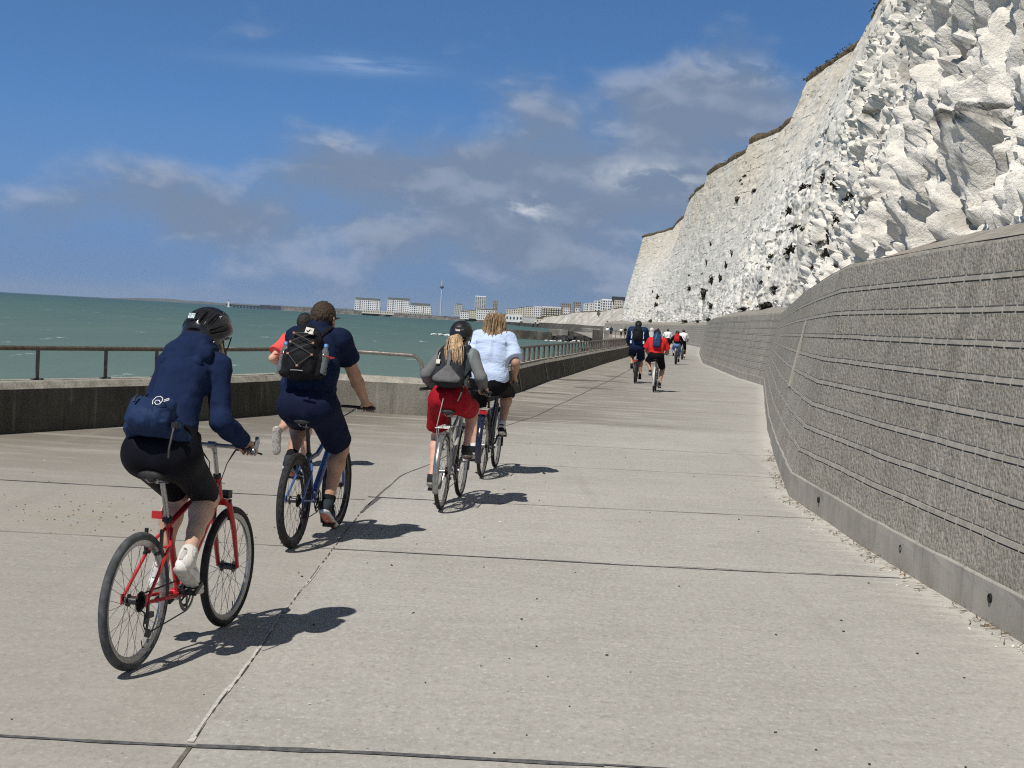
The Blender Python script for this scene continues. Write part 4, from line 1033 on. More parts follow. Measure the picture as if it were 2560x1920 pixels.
# ------------------------------------------------------------------ smooth bodies from blended volumes
class SDF:
    def __init__(s, k=.03): s.k = k; s.ops = []
    def cone(s, a, b, ra, rb, k=None, flat=None, cuts=(), sub=False):
        s.ops.append(('c', np.array(a, float), np.array(b, float), ra, rb, s.k if k is None else k, flat, cuts, sub)); return s
    def ell(s, c, r, Rm=None, k=None, cuts=(), sub=False):
        s.ops.append(('e', np.array(c, float), np.array(r, float), Rm, None, s.k if k is None else k, None, cuts, sub)); return s
    def box(s, c, half, rd=.01, Rm=None, k=None, cuts=(), sub=False):
        s.ops.append(('b', np.array(c, float), np.array(half, float), Rm, rd, s.k if k is None else k, None, cuts, sub)); return s
    def ext(s, o):
        t, p, q = o[0], o[1], o[2]
        if t == 'c': m = max(o[3], o[4])*max(1., (o[6][1] if o[6] else 1.)); return np.minimum(p, q)-m, np.maximum(p, q)+m
        m = float(np.linalg.norm(q)) if o[3] is not None else q
        if t == 'b': m = m+o[4]
        return p-m, p+m
    def dist(s, o, X):
        t = o[0]
        if t == 'c':
            a, b = o[1], o[2]; fl = o[6]; sc = 1.
            if fl:
                n, f = fl; n = nrm(n); X = X+((X-a)@n)[..., None]*n*(1/f-1); b = b+n*np.dot(b-a, n)*(1/f-1); sc = min(1., f)
            ba = b-a; L = max(1e-9, ba@ba); h = np.clip(((X-a)@ba)/L, 0, 1)
            d = (np.sqrt((((X-a)-h[..., None]*ba)**2).sum(-1))-(o[3]+(o[4]-o[3])*h))*sc
        elif t == 'e':
            Y = X-o[1]
            if o[3] is not None: Y = Y@np.array(o[3])
            q = np.sqrt(((Y/o[2])**2).sum(-1)); d = (q-1)*min(o[2])*.6+(q-1)*np.mean(o[2])*.4
        else:
            Y = X-o[1]
            if o[3] is not None: Y = Y@np.array(o[3])
            q = np.abs(Y)-(o[2]-o[4]); d = np.sqrt((np.maximum(q, 0)**2).sum(-1))+np.minimum(q.max(-1), 0)-o[4]
        for (p, n) in o[7]: d = np.maximum(d, (X-np.array(p, float))@nrm(n))
        return d
    def build(s, h, wrinkle=None, cuts=()):
        lo = np.min([s.ext(o)[0] for o in s.ops if not o[8]], 0)-3*h; hi = np.max([s.ext(o)[1] for o in s.ops if not o[8]], 0)+3*h
        n = np.ceil((hi-lo)/h).astype(int)+1; D = np.full(n, 1., F32)
        ax = [lo[i]+h*np.arange(n[i]) for i in range(3)]
        for o in s.ops:
            a, b = s.ext(o); pad = o[5]*1.2+3*h
            i0 = np.maximum(0, np.floor((a-pad-lo)/h)).astype(int); i1 = np.minimum(n, np.ceil((b+pad-lo)/h)+1).astype(int)
            if (i1 <= i0).any(): continue
            sl = tuple(slice(p, q) for p, q in zip(i0, i1))
            X = np.stack(np.meshgrid(*[ax[i][sl[i]] for i in range(3)], indexing='ij'), -1)
            d = s.dist(o, X).astype(F32); E = D[sl]; k = max(o[5], 1e-5)
            if o[8]: d = -d; hh = np.maximum(k-np.abs(E-d), 0)/k; D[sl] = np.maximum(E, d)+hh*hh*k*.25
            else: hh = np.maximum(k-np.abs(E-d), 0)/k; D[sl] = np.minimum(E, d)-hh*hh*k*.25
        if cuts or wrinkle:
            m = np.argwhere(np.abs(D) < .06); X = lo+m*h; val = D[m[:, 0], m[:, 1], m[:, 2]]
            if wrinkle: val = val+wrinkle(X)
            for (p, nn) in cuts: val = np.maximum(val, (X-np.array(p, float))@nrm(nn))
            D[m[:, 0], m[:, 1], m[:, 2]] = val
        return surface_nets(D, lo, h)

def surface_nets(D, lo, h):
    sg = D < 0; nx, ny, nz = D.shape
    off = [(i, j, k) for i in (0, 1) for j in (0, 1) for k in (0, 1)]
    cnt = np.zeros((nx-1, ny-1, nz-1), np.int8)
    for (i, j, k) in off: cnt += sg[i:nx-1+i, j:ny-1+j, k:nz-1+k]
    C = np.argwhere((cnt > 0) & (cnt < 8)); idx = np.full(cnt.shape, -1, np.int32); idx[C[:, 0], C[:, 1], C[:, 2]] = np.arange(len(C))
    dv = [D[C[:, 0]+i, C[:, 1]+j, C[:, 2]+k] for (i, j, k) in off]; acc = np.zeros((len(C), 3)); num = np.zeros(len(C))
    for a in range(8):
        for b in range(a+1, 8):
            if sum(abs(off[a][q]-off[b][q]) for q in range(3)) != 1: continue
            da, db = dv[a], dv[b]; m = (da < 0) != (db < 0); t_ = np.where(m, da/np.where(m, da-db, 1), 0)[:, None]
            acc += np.where(m[:, None], np.array(off[a])+t_*(np.array(off[b])-np.array(off[a])), 0); num += m
    V = lo+(C+acc/np.maximum(num, 1)[:, None])*h
    Fs = []
    for ax in range(3):
        u, v = (ax+1) % 3, (ax+2) % 3
        s0 = [slice(0, q) for q in D.shape]; s1 = list(s0); s0[ax] = slice(0, D.shape[ax]-1); s1[ax] = slice(1, D.shape[ax])
        for q in (u, v): s0[q] = slice(1, D.shape[q]-1); s1[q] = slice(1, D.shape[q]-1)
        A, B = sg[tuple(s0)], sg[tuple(s1)]; E = np.argwhere(A != B); ins = A[E[:, 0], E[:, 1], E[:, 2]]
        E[:, u] += 1; E[:, v] += 1
        def cell(du, dv_):
            q = E.copy(); q[:, u] += du; q[:, v] += dv_; return idx[q[:, 0], q[:, 1], q[:, 2]]
        qd = np.stack([cell(-1, -1), cell(0, -1), cell(0, 0), cell(-1, 0)], 1); qd[~ins] = qd[~ins][:, ::-1]; Fs.append(qd)
    return V, np.concatenate(Fs)

def skin_mat(name, col):
    m, t = newmat(name); co = t.obco(); n = t.noise(co, 14, 5, .6); f = t.noise(co, 160, 3)
    c = t.mix(t.mr(n, .3, .7), tuple(q*.86 for q in col), tuple(min(1, q*1.08) for q in col)); c = t.mix(t.mr(t.noise(co, 7, 3), .55, .75, 0, .35), c, (col[0]*1.02, col[1]*.78, col[2]*.72))
    b = t.out(c, .55, t.bump(f, .15, .001), 0, .35); b.inputs['Subsurface Weight'].default_value = .08; b.inputs['Subsurface Radius'].default_value = (.01, .004, .002); return m
SK_L = skin_mat('skin_fair', (.56, .36, .27)); SK_M = skin_mat('skin_tanned', (.46, .27, .185)); SK_P = skin_mat('skin_pink', (.60, .36, .28))
def hair_mat(name, a, b):
    m, t = newmat(name); co = t.obco(); s = t.noise(t.mapp(co, (1, 1, .10)), 90, 4, .6, .4); g_ = t.noise(t.mapp(co, (1, 1, .2)), 22, 4)
    c = t.mix(t.mr(s, .32, .66), a, b); c = t.mix(t.mr(g_, .55, .72, 0, .55), c, tuple(q*.5 for q in a))
    t.out(c, .42, t.bump(s, .8, .006), 0, .4); return m
def crop_mat(name, a, b):
    m, t = newmat(name); co = t.obco(); s = t.noise(co, 150, 4, .75); g_ = t.noise(co, 16, 4)
    c = t.mix(t.mr(s, .35, .65), a, b); c = t.mix(t.mr(g_, .5, .75, 0, .4), c, b)
    t.out(c, .6, t.bump(s, .9, .006), 0, .3); return m
H_BLOND = hair_mat('hair_blond', (.27, .17, .09), (.66, .49, .31)); H_LBLOND = hair_mat('hair_dark_blond', (.13, .082, .045), (.42, .29, .165)); H_ASH = hair_mat('hair_ash', (.24, .18, .12), (.50, .41, .30))
H_BRN = crop_mat('hair_cropped_brown', (.018, .013, .010), (.085, .055, .036)); H_BLK = crop_mat('hair_black', (.008, .007, .007), (.035, .032, .03)); H_DK = hair_mat('hair_dark', (.012, .009, .007), (.05, .035, .025))

def ik(a, b, l1, l2, pole):
    a, b = np.array(a, float), np.array(b, float); d = b-a; L = min(np.linalg.norm(d), (l1+l2)*.999); dn = nrm(d)
    x = (l1*l1-l2*l2+L*L)/(2*L); hgt = math.sqrt(max(0, l1*l1-x*x)); p = np.array(pole, float); p = nrm(p-dn*np.dot(p, dn)); return a+dn*x+p*hgt

def rot(ax, deg): return np.array(Matrix.Rotation(R(deg), 3, ax))

def rider_joints(b, q):
    """joints of a rider on bicycle b. q: pelvis, neck, head, shoulder half width, build ..."""
    J = {}; sc = q.get('sc', 1.0)
    sd = b['saddle']; J['pel'] = sd+vec(*q.get('pel', (.0, 0, .10))); J['neck'] = vec(q['neck'][0], q['neck'][1], q['neck'][2]); J['head'] = vec(*q['head'])
    up = nrm(J['neck']-J['pel']); fwd = nrm(np.cross(vec(0, 1, 0), up)); J['up'], J['fwd'] = up, fwd
    J['mid'] = (J['pel']+J['neck'])/2-fwd*q.get('hunch', .03); J['chest'] = J['pel']*.26+J['neck']*.74-fwd*q.get('hunch', .03)*.8
    for s, nme in ((1, 'L'), (-1, 'R')):
        sw = q.get('sw', .175); J['sh'+nme] = J['neck']-up*.055+vec(0, s*sw, 0)+fwd*.02
        G = b['bar'](s*(b['W']-.062)); G = G+vec(*q.get('hoff', (0, 0, 0))); J['grip'+nme] = G
        J['wr'+nme] = G+vec(-.062, s*.0, .042); la = q.get('arm', (.29, .25))
        J['el'+nme] = ik(J['sh'+nme], J['wr'+nme], la[0]*sc, la[1]*sc, vec(-.45, s*q.get('elout', .9), -.7))
        J['hip'+nme] = J['pel']+vec(.015, s*q.get('hw', .092), -.02)
        pd = b['pedal'][s]; hl = q.get('heel', (20, 15))[0 if s < 0 else 1]; Rf = rot('Y', hl)           # heel up positive
        J['ball'+nme] = pd+Rf@vec(0, 0, .012)+vec(-.005, 0, .006); J['Rf'+nme] = Rf
        J['ank'+nme] = J['ball'+nme]+Rf@vec(-.125, 0, .095)*sc; ll = q.get('leg', (.44, .42))
        J['kn'+nme] = ik(J['hip'+nme], J['ank'+nme], ll[0]*sc, ll[1]*sc, vec(1, s*q.get('kneeout', .10), .12))
    return J

def leg_skin(S_, J, w, sides='LR'):
    for n in sides:
        h, k, a = J['hip'+n], J['kn'+n], J['ank'+n]; d = nrm(a-k); bk = nrm(np.cross(d, vec(0, 1, 0)))
        bk = bk if bk[0] < 0 else -bk
        S_.cone(h, k, .082*w, .055*w, .03); S_.ell(k, (.056*w,)*3, None, .03)
        c1 = k+(a-k)*.30+bk*.020*w; c2 = k+(a-k)*.62+bk*.008
        S_.cone(k+(a-k)*.04, c1, .052*w, .060*w, .03); S_.cone(c1, c2, .060*w, .043*w, .03); S_.cone(c2, a, .043*w, .034*w, .02)
        S_.cone(a, J['ball'+n]+J['Rf'+n]@vec(-.02, 0, .03), .034*w, .030, .02)
        S_.ell(a+J['Rf'+n]@vec(-.018, 0, -.025), (.028, .026, .035), None, .02)

def hand(S_, n, J, sc=1.0, k=.006):
    s = 1 if n == 'L' else -1; G = J['grip'+n]; W = J['wr'+n]
    S_.cone(W, G+vec(-.028, 0, .030), .026*sc, .030*sc, .02, flat=((0, 0, 1), .72))
    S_.box(G+vec(-.012, 0, .030), (.036*sc, .040*sc, .013*sc), .012, rot('Y', 12), .012)
    for i, (off, ln) in enumerate(((.030, .95), (.0105, 1.08), (-.0095, 1.0), (-.029, .82))):   # index is nearest the stem
        y = -s*off; k0 = G+vec(.018, y, .033); k1 = G+vec(.046*ln, y*1.06, .016); k2 = G+vec(.046*ln, y*1.06, -.012); k3 = G+vec(.020, y*1.04, -.028)
        S_.cone(k0, k1, .0098*sc, .0088*sc, k); S_.cone(k1, k2, .0088*sc, .0080*sc, k*.6); S_.cone(k2, k3, .0080*sc, .0072*sc, k*.6)
    t0 = G+vec(-.022, -s*.036, .022); t1 = G+vec(.004, -s*.050, .004); t2 = G+vec(.026, -s*.040, -.018)
    S_.cone(t0, t1, .0135*sc, .0105*sc, .012); S_.cone(t1, t2, .0105*sc, .0085*sc, .004)

def arm_skin(S_, J, w, sides='LR', fingers=True):
    for n in sides:
        a, e, W = J['sh'+n], J['el'+n], J['wr'+n]
        S_.cone(a, e, .054*w, .041*w, .03); m = e+(W-e)*.3; S_.cone(e, m, .041*w, .043*w, .02); S_.cone(m, W, .043*w, .027*w**.5, .02)
        if fingers: hand(S_, n, J)
        else: S_.cone(W, J['grip'+n]+vec(.02, 0, .01), .032, .034, .02)

def torso(S_, J, w, inf=0., k=.05, fat=1.0, hips=1.0):
    f = J['fwd']; up = J['up']; sw = abs(J['shL'][1]-J['shR'][1])/2
    lo_ = J['pel']+up*.05; y = vec(0, 1, 0)
    for s in (-1, 1):
        S_.cone(J['pel']+y*s*.045*hips+up*.02, J['mid']+y*s*.050*fat, .108*w*hips+inf, (.098*fat)*w+inf, k)
        S_.cone(J['mid']+y*s*.050*fat, J['chest']+y*s*(sw-.105), (.098*fat)*w+inf, .100*w+inf, k)
        S_.cone(J['chest']+y*s*(sw-.105), J['neck']-up*.075+y*s*(sw-.085)+f*.0, .100*w+inf, .072*w+inf, k)
        S_.cone(J['neck']-up*.045+y*s*.03, J['sh'+('L' if s > 0 else 'R')], .062*w+inf, .058*w+inf, k)
    S_.cone(J['neck']-up*.07, J['neck']+up*.015, .075*w+inf, .055*w+inf, k)

def head_skin(S_, J, sc=1.0, look=0.0, face=True):
    h = J['head']; Rm = np.array(Matrix.Rotation(R(look), 3, 'Z')); q = lambda *a: h+Rm@(vec(*a)*sc)
    S_.cone(J['neck']-J['up']*.03, q(-.022, 0, -.065), .058*sc, .054*sc, .03)
    S_.ell(q(-.010, 0, .015), vec(.099, .077, .105)*sc, Rm, .02); S_.ell(q(.035, 0, -.055), vec(.060, .055, .062)*sc, Rm, .035)
    S_.cone(q(.055, 0, -.098), q(.015, .045, -.075), .022*sc, .020*sc, .02); S_.cone(q(.055, 0, -.098), q(.015, -.045, -.075), .022*sc, .020*sc, .02)
    if face:
        S_.cone(q(.088, 0, .005), q(.108, 0, -.030), .009*sc, .014*sc, .012); S_.ell(q(.092, 0, -.066), vec(.010, .024, .009)*sc, Rm, .006)
        for s in (1, -1):
            S_.ell(q(.085, s*.032, .012), vec(.014, .018, .010)*sc, Rm, .004, sub=True); S_.ell(q(.078, s*.032, .012), vec(.012, .013, .010)*sc, Rm, .003)
            S_.ell(q(-.004, s*.081, -.012), vec(.019, .010, .034)*sc, Rm@np.array(Matrix.Rotation(R(-s*18), 3, 'Z')), .006)
            S_.ell(q(.004, s*.089, -.008), vec(.010, .006, .020)*sc, Rm, .004, sub=True)

def wr_noise(amp, sx=9., sy=9., sz=14., seed=3):
    def f(X):
        q = X*np.array([sx, sy, sz]); n = fbm(q, 3, seed); r_ = 1-np.abs(vnoise(q*1.3+4., seed+5))*2
        return (-amp*(.6*n+.5*r_)).astype(F32)
    return f

def put(S_, h, name, mat, parent, wrinkle=None, cuts=(), mats=None):
    V, Fq = S_.build(h, wrinkle, cuts); o = obj(name, V, Fq, mat, parent, smooth=True); return o

def shoe(J, n, parent, upper, sole_m, h=.006, sc=1.0, sock=None, sole_low=None, logo=None):
    Rf = J['Rf'+n]; B = J['ball'+n]; q = lambda *a: B+Rf@(vec(*a)*sc); s = 1 if n == 'L' else -1
    U = SDF(.02); fl = (Rf@vec(0, 0, 1), .78)
    U.cone(q(-.16, 0, .028), q(-.05, 0, .032), .036*sc, .040*sc, .02); U.cone(q(-.05, 0, .030), q(.045, s*.004*-1, .016), .041*sc, .038*sc, .02, flat=fl); U.ell(q(.062, 0, .018), vec(.042, .038, .024)*sc, Rf, .02)
    U.cone(q(-.148, 0, .05), q(-.134, 0, .100), .040*sc, .043*sc, .02, cuts=[(q(-.13, 0, .104), Rf@vec(-.18, 0, 1))]); U.cone(q(-.10, 0, .075), q(-.03, 0, .050), .032*sc, .030*sc, .025)
    o = put(U, h, 'shoe', upper, parent, cuts=[(q(0, 0, -.004), Rf@vec(0, 0, -1))])
    L = SDF(.012); L.cone(q(-.16, 0, .002), q(-.06, 0, .0), .041*sc, .039*sc, .01, flat=(Rf@vec(0, 0, 1), .52)); L.cone(q(-.06, 0, .0), q(.05, 0, -.001), .039*sc, .046*sc, .01, flat=(Rf@vec(0, 0, 1), .42)); L.ell(q(.068, 0, .002), vec(.046, .042, .017)*sc, Rf, .01)
    so_ = put(L, h, 'sole', sole_m, o)
    if sole_low is not None:
        T = SDF(.008); T.cone(q(-.155, 0, -.016), q(.06, 0, -.014), .034*sc, .036*sc, .006, flat=(Rf@vec(0, 0, 1), .16)); put(T, h, 'outsole', sole_low, o)
    if sock is not None:
        K = SDF(.015); a = J['ank'+n]; k = J['kn'+n]; d = nrm(k-a); K.cone(a, q(-.11, 0, .05), .047*sc, .042*sc, .01); K.cone(a-d*.05, a+d*sock[1], .047*sc, .044*sc, .01, cuts=[(a+d*sock[1], d)]); put(K, h, 'sock', sock[0], parent)
    return o
# ------------------------------------------------------------------ clothes
def bottoms(J, o, h, parent, w=1.0, hips=1.0, name='shorts'):
    S_ = SDF(.04); inf = o.get('inf', .012); y = vec(0, 1, 0); fr = o.get('frac', .9); lo_ = o.get('loose', 0.)
    for s, n in ((1, 'L'), (-1, 'R')):
        hp, kn, an = J['hip'+n], J['kn'+n], J['ank'+n]; d = nrm(kn-hp)
        S_.cone(J['pel']+y*s*.045*hips+J['up']*.10, J['pel']+y*s*.050*hips-J['up']*.0, .100*w*hips+inf, .112*w*hips+inf, .05)
        S_.ell(J['pel']+y*s*.062*hips-J['fwd']*.045-J['up']*.01, (.105*w+inf,)*3, None, .05)
        if fr <= 1:
            e = hp+(kn-hp)*fr; r1 = (.086+(.060-.086)*fr)*w+inf+lo_
            S_.cone(hp-d*.02, e+d*.06, .098*w+inf, r1+lo_*.3, .045, cuts=[(e, d)])
        else:
            S_.cone(hp-d*.02, kn, .098*w+inf, .062*w+inf, .045); d2 = nrm(an-kn); e = kn+(an-kn)*(fr-1)
            S_.cone(kn, e+d2*.03, .062*w+inf, (.060-.022*(fr-1))*w+inf+lo_, .03, cuts=[(e, d2)])
    V = put(S_, h, name, o['mat'], parent, o.get('wr'), cuts=[(J['pel']+J['up']*.13, J['up'])]); return V

def top(J, o, h, parent, w=1.0, fat=1.0, hips=1.0, name='shirt'):
    S_ = SDF(.045); inf = o.get('inf', .014); torso(S_, J, w, inf, .05, fat, hips); sl = o.get('sleeve', 'short'); ex = o.get('slw', 0.)
    for n in 'LR':
        a, e, W = J['sh'+n], J['el'+n], J['wr'+n]; d = nrm(e-a)
        if sl == 'long':
            S_.cone(a, e, .060*w+inf*.8+ex, .048*w+inf*.8+ex, .04); dd = nrm(W-e); m = e+(W-e)*.4
            S_.cone(e, m, .048*w+inf*.8+ex, .048*w+inf*.8+ex*.8, .03); S_.cone(m, W+dd*.02, .048*w+inf*.8+ex*.8, .034+inf*.8+ex*.5, .03, cuts=[(W-dd*.012, dd)])
        else:
            f_ = sl; q = a+(e-a)*f_; S_.cone(a, q+d*.05, .062*w+inf*.9, .060*w+inf+ex, .045, cuts=[(q, d)])
    for fn in o.get('extra', ()): fn(S_, J)
    hem = o.get('hem', -.02)
    return put(S_, h, name, o['mat'], parent, o.get('wr'), cuts=[(J['pel']+J['up']*hem, -J['up']+J['fwd']*o.get('hemtilt', 0))])

def body(J, q, h, skin, label, M, group=None, fingers=True, hands=True):
    S_ = SDF(.03); w = q.get('w', 1.0)
    leg_skin(S_, J, w*q.get('legw', 1.0)); torso(S_, J, w*.93, -.004, .05, q.get('fat', 1.), q.get('hips', 1.)); arm_skin(S_, J, w*q.get('armw', 1.), fingers=fingers); head_skin(S_, J, q.get('hs', 1.0), q.get('look', 0), fingers)
    b = put(S_, h, 'person', skin, None); b.matrix_world = M; tag(b, label, 'person', group); return b

def helmet(J, mat, parent, h=.005, sc=1.0, look=0, vents=True, tilt=8, style='road'):
    hd = J['head']; Rm = np.array(Matrix.Rotation(R(look), 3, 'Z'))@rot('Y', -tilt); q = lambda *a: hd+Rm@(vec(*a)*sc); S_ = SDF(.012)
    S_.ell(q(-.008, 0, .042), vec(.142, .110, .108)*sc, Rm, .01, cuts=[(q(0, 0, .012), Rm@vec(.0, 0, -1))])
    S_.ell(q(-.045, 0, .012), vec(.098, .096, .085)*sc, Rm, .03, cuts=[(q(-.05, 0, -.042), Rm@vec(.30, 0, -1)), (q(.03, 0, 0), Rm@vec(1, 0, 0))])
    if vents:
        if style == 'road':
            for y0, y1, z0, z1 in ((.0, .0, .115, .155), (.036, .044, .105, .142), (-.036, -.044, .105, .142), (.072, .078, .085, .110), (-.072, -.078, .085, .110)):
                S_.cone(q(-.118, y0*1.0, z0-.01), q(-.03, y1, z1+.004), .0125*sc, .0125*sc, .004, sub=True); S_.cone(q(.03, y1, z1+.006), q(.115, y1*.8, z1-.05), .012*sc, .012*sc, .004, sub=True)
            for s in (1, -1): S_.cone(q(-.10, s*.075, .045), q(-.02, s*.112, .055), .014*sc, .014*sc, .004, sub=True)
            S_.cone(q(-.155, .035, .05), q(-.155, -.035, .05), .018*sc, .018*sc, .006, sub=True)
        else:
            for z_ in (.085, .112): S_.cone(q(-.135, -.038, z_), q(-.135, .038, z_), .009*sc, .009*sc, .004, sub=True)
            for s in (1, -1): S_.cone(q(-.03, s*.055, .142), q(.05, s*.05, .145), .010, .010, .004, sub=True)
    o = put(S_, h, 'helmet', mat, parent)
    if h < .01:
        mb = MB()
        for s in (1, -1):
            mb.tube([q(-.03, s*.094, -.0), q(-.01, s*.088, -.06), q(.035, s*.055, -.115), q(.05, 0, -.128)], .004, 6, flat=(1, .5)); mb.tube([q(.05, s*.094, .0), q(.02, s*.09, -.05), q(-.008, s*.086, -.062)], .0035, 6)
        mb.build('chin_strap', MPLAST, o)
    return o, q

def ribbon(mb, pts, nrmls, wd):
    """flat strap along pts, lying across nrmls"""
    P = [np.array(p, float) for p in pts]; prev = None
    for i, p in enumerate(P):
        t_ = nrm(P[min(i+1, len(P)-1)]-P[max(i-1, 0)]); b = nrm(np.cross(t_, nrmls[i] if isinstance(nrmls, list) else nrmls)); A, B = p+b*wd/2, p-b*wd/2
        if prev is not None: mb.quad(prev[0], prev[1], B, A)
        prev = (A, B)

def backpack(J, M, mat, label, size=(.13, .09, .21), off=(.20, .0), h=.008, extra=None, strap_m=None, taper=.8, w=1.0, tuck=.09, group=None):
    """a soft rucksack on the back; size: half width, half depth, half height"""
    up = nrm(J['neck']-J['mid']*.6-J['pel']*.4); f = nrm(np.cross(vec(0, 1, 0), up)); c = J['chest']-f*(off[0])+up*off[1]; Rm = np.stack([f, vec(0, 1, 0), up], 1)
    hw, hd, hh = size; q = lambda a, b_, c_: c+f*a+vec(0, 1, 0)*b_+up*c_; S_ = SDF(.03)
    S_.box(q(0, 0, -hh*.18), (hd, hw, hh*.82), min(hd, hw)*.75, Rm, .05); S_.ell(q(.0, 0, hh*.62), (hd*.85, hw*taper, hh*.40), Rm, .05); S_.ell(q(-hd*.5, 0, -hh*.35), (hd*.9, hw*.82, hh*.48), Rm, .04)
    if extra: extra(S_, q, hw, hd, hh)
    b = put(S_, h, 'backpack', mat, None, wr_noise(.006, 14, 14, 14, 8) if h < .012 else None); b.matrix_world = M; tag(b, label, 'backpack', group)
    sm = strap_m or MPLAST; y = vec(0, 1, 0)
    for n, s in (('L', 1), ('R', -1)):
        mb = MB(); sh = J['sh'+n]; ny = J['neck']-J['up']*.02+y*s*.085
        mid = (J['neck']+sh)/2; r_ = .075*w
        p = [q(hd*.8, s*hw*.55, hh*.75), J['neck']-J['up']*.035+y*s*.10-J['fwd']*.06*w+J['up']*.045*w, J['neck']-J['up']*.035+y*s*.105+J['fwd']*.02+J['up']*.055*w, J['neck']-J['up']*.08+y*s*.11+J['fwd']*.095*w, J['chest']-J['up']*.06+y*s*.13*w+J['fwd']*.155*w, J['mid']+y*s*.165*w+J['fwd']*.07, J['mid']+y*s*.175*w-J['fwd']*.05, q(hd*.7, s*hw*.85, -hh*.75)]
        mb.tube(p, [.018, .024, .026, .026, .020, .012, .011, .012], 8, flat=(1, .45)); mb.build('strap', sm, b)
    return b, q, (f, up)

def place(b, q): return b.matrix_basis

def strands(name, roots, mat, parent, n, r=.0028, jit=.012, seed=1):
    """loose locks: each root curve is a list of points; n thin tapering locks wander round it"""
    rr = np.random.RandomState(seed); mb = MB()
    for _ in range(n):
        c = roots[rr.randint(len(roots))]; o = rr.normal(size=3)*jit; w_ = rr.normal(size=3)*jit*.9; k = len(c); ln = rr.uniform(.8, 1.08)
        pts = [np.array(c[0])+(np.array(p)-np.array(c[0]))*(ln if i == k-1 else 1)+o+w_*math.sin(i*1.7+_)*(i/(k-1)) for i, p in enumerate(c)]
        mb.tube(pts, [r*1.1]+[r*1.3]*(k-2)+[r*.25], 5, caps=False)
    return mb.build(name, mat, parent)

# ------------------------------------------------------------------ the woman on the red bicycle
P_RED = paint('red_frame_paint', (.50, .012, .018))
bk, A = bicycle(dict(pos=(-1.708, 6.61), head=(.232, 1.04), r=.325, tr=.021, wb=1.05, bb=(.455, .285), seat=(.205, .915), bar=(.775, 1.005), barw=.295, sweep=.16, ca=203, lod=0, paint=P_RED, stl=.40, htl=.12,
    label='bright red mountain bicycle with slick tyres ridden by the woman in navy hoodie', tyre=MRUBG, tyre_f=MRUB, barm=MALU, stem=MALU, barends=True, lamp=True, reflector=(.185, 0, .71), pit=(28, 16), sr=.0012))
M0 = bk.matrix_basis.copy(); M0 = Matrix.Translation(bk.location)@Matrix.Rotation(bk.rotation_euler.z, 4, 'Z')
qA = dict(pel=(.01, 0, .085), neck=(.53, .0, 1.482), head=(.645, -.012, 1.565), sw=.126, hunch=.045, w=.85, hips=1.10, heel=(34, 22), kneeout=-.12, leg=(.405, .405), arm=(.285, .235), elout=.18, hw=.095, legw=1.10, fat=.74, look=-6)
JA = rider_joints(A, qA)
pA = body(JA, qA, .0055, SK_L, 'person in navy hoodie and black cycling shorts riding the red bicycle', M0)
F_NAVY = fabric('navy_fleece', (.0125, .023, .065), .9, .12, .35, 10., weave=1100); F_BLKLY = fabric('black_lycra', (.007, .0075, .012), .62, .2, .12, 9.)
def hoodA(S_, J):
    n, up, f = J['neck'], J['up'], J['fwd']; S_.cone(n-up*.03, n+up*.045-f*.005, .080, .070, .02)
top(JA, dict(mat=F_NAVY, inf=.012, sleeve='long', hem=-.005, slw=.0, extra=[hoodA], wr=wr_noise(.006, 13, 13, 15, 3)), .0075, pA, .86, .76, 1.08, 'hoodie')
S_ = SDF(.02); n_, u_, f_ = JA['neck'], JA['up'], JA['fwd']; y = vec(0, 1, 0)
S_.cone(n_+u_*.050-f_*.040+y*.040, n_+u_*.050-f_*.040-y*.040, .050, .050, .03)
for s in (1, -1): S_.cone(n_+u_*.03+y*s*.070+f_*.01, n_-u_*.05+y*s*.095-f_*.085, .036, .034, .03)
S_.cone(n_-u_*.115+y*.085-f_*.110, n_-u_*.115-y*.085-f_*.110, .026, .026, .02); S_.cone(n_-u_*.125+y*.0-f_*.118, n_-u_*.04-f_*.10, .040, .06, .03); S_.ell(n_-u_*.03-f_*.088, (.050, .098, .085), np.stack([f_, y, u_], 1), .03)
S_.cone(n_+u_*.070-f_*.055+y*.03, n_+u_*.070-f_*.055-y*.03, .012, .012, .01, sub=True)
put(S_, .006, 'hood', F_NAVY, pA, wr_noise(.006, 14, 14, 18, 4))
bottoms(JA, dict(mat=F_BLKLY, inf=.004, frac=.93, wr=wr_noise(.002, 8, 8, 12, 9)), .008, pA, .98, 1.10, 'cycling_shorts')
M_HBLK = plain('helmet_black_gloss', (.016, .016, .02), .22, var=.2, vs=20, spec=.6)
hm, hq = helmet(JA, M_HBLK, pA, .0045, 1.06, look=-6)
for s in (1, -1):
    mb = MB(); mb.tube([hq(-.150, s*.030, .002), hq(-.137, s*.062, -.012), hq(-.105, s*.092, -.001)], .0032, 5); mb.build('reflective_stripe', MALU, hm)
mb = MB(); mb.box(hq(-.126, .012, .118), (.012, .034, .03), rot('Y', 35)); mb.build('badge', plain('helmet_badge', (.34, .42, .45), .25, .6, var=.5, vs=120), hm)
# hair at the nape
hS = SDF(.02); hd = JA['head']
for s in (1, -1): hS.cone(hd+vec(-.03, s*.065, -.01), hd+vec(.0, s*.070, -.095), .030, .020, .02)
hS.cone(hd+vec(-.075, .03, -.01), hd+vec(-.06, .02, -.10), .03, .028); hS.cone(hd+vec(-.075, -.03, -.01), hd+vec(-.055, -.03, -.10), .03, .028)
put(hS, .005, 'hair', H_ASH, pA, wr_noise(.005, 40, 40, 8, 5))
strands('loose_hair', [[hd+vec(-.06, s*.06, -.01), hd+vec(-.05, s*.075, -.06), hd+vec(-.02, s*.075, -.12)] for s in (1, -1)]+[[hd+vec(-.08, -.02, -.01), hd+vec(-.075, -.03, -.06), hd+vec(-.05, -.05, -.12)]], H_ASH, pA, 46, .0035, .012, 3)
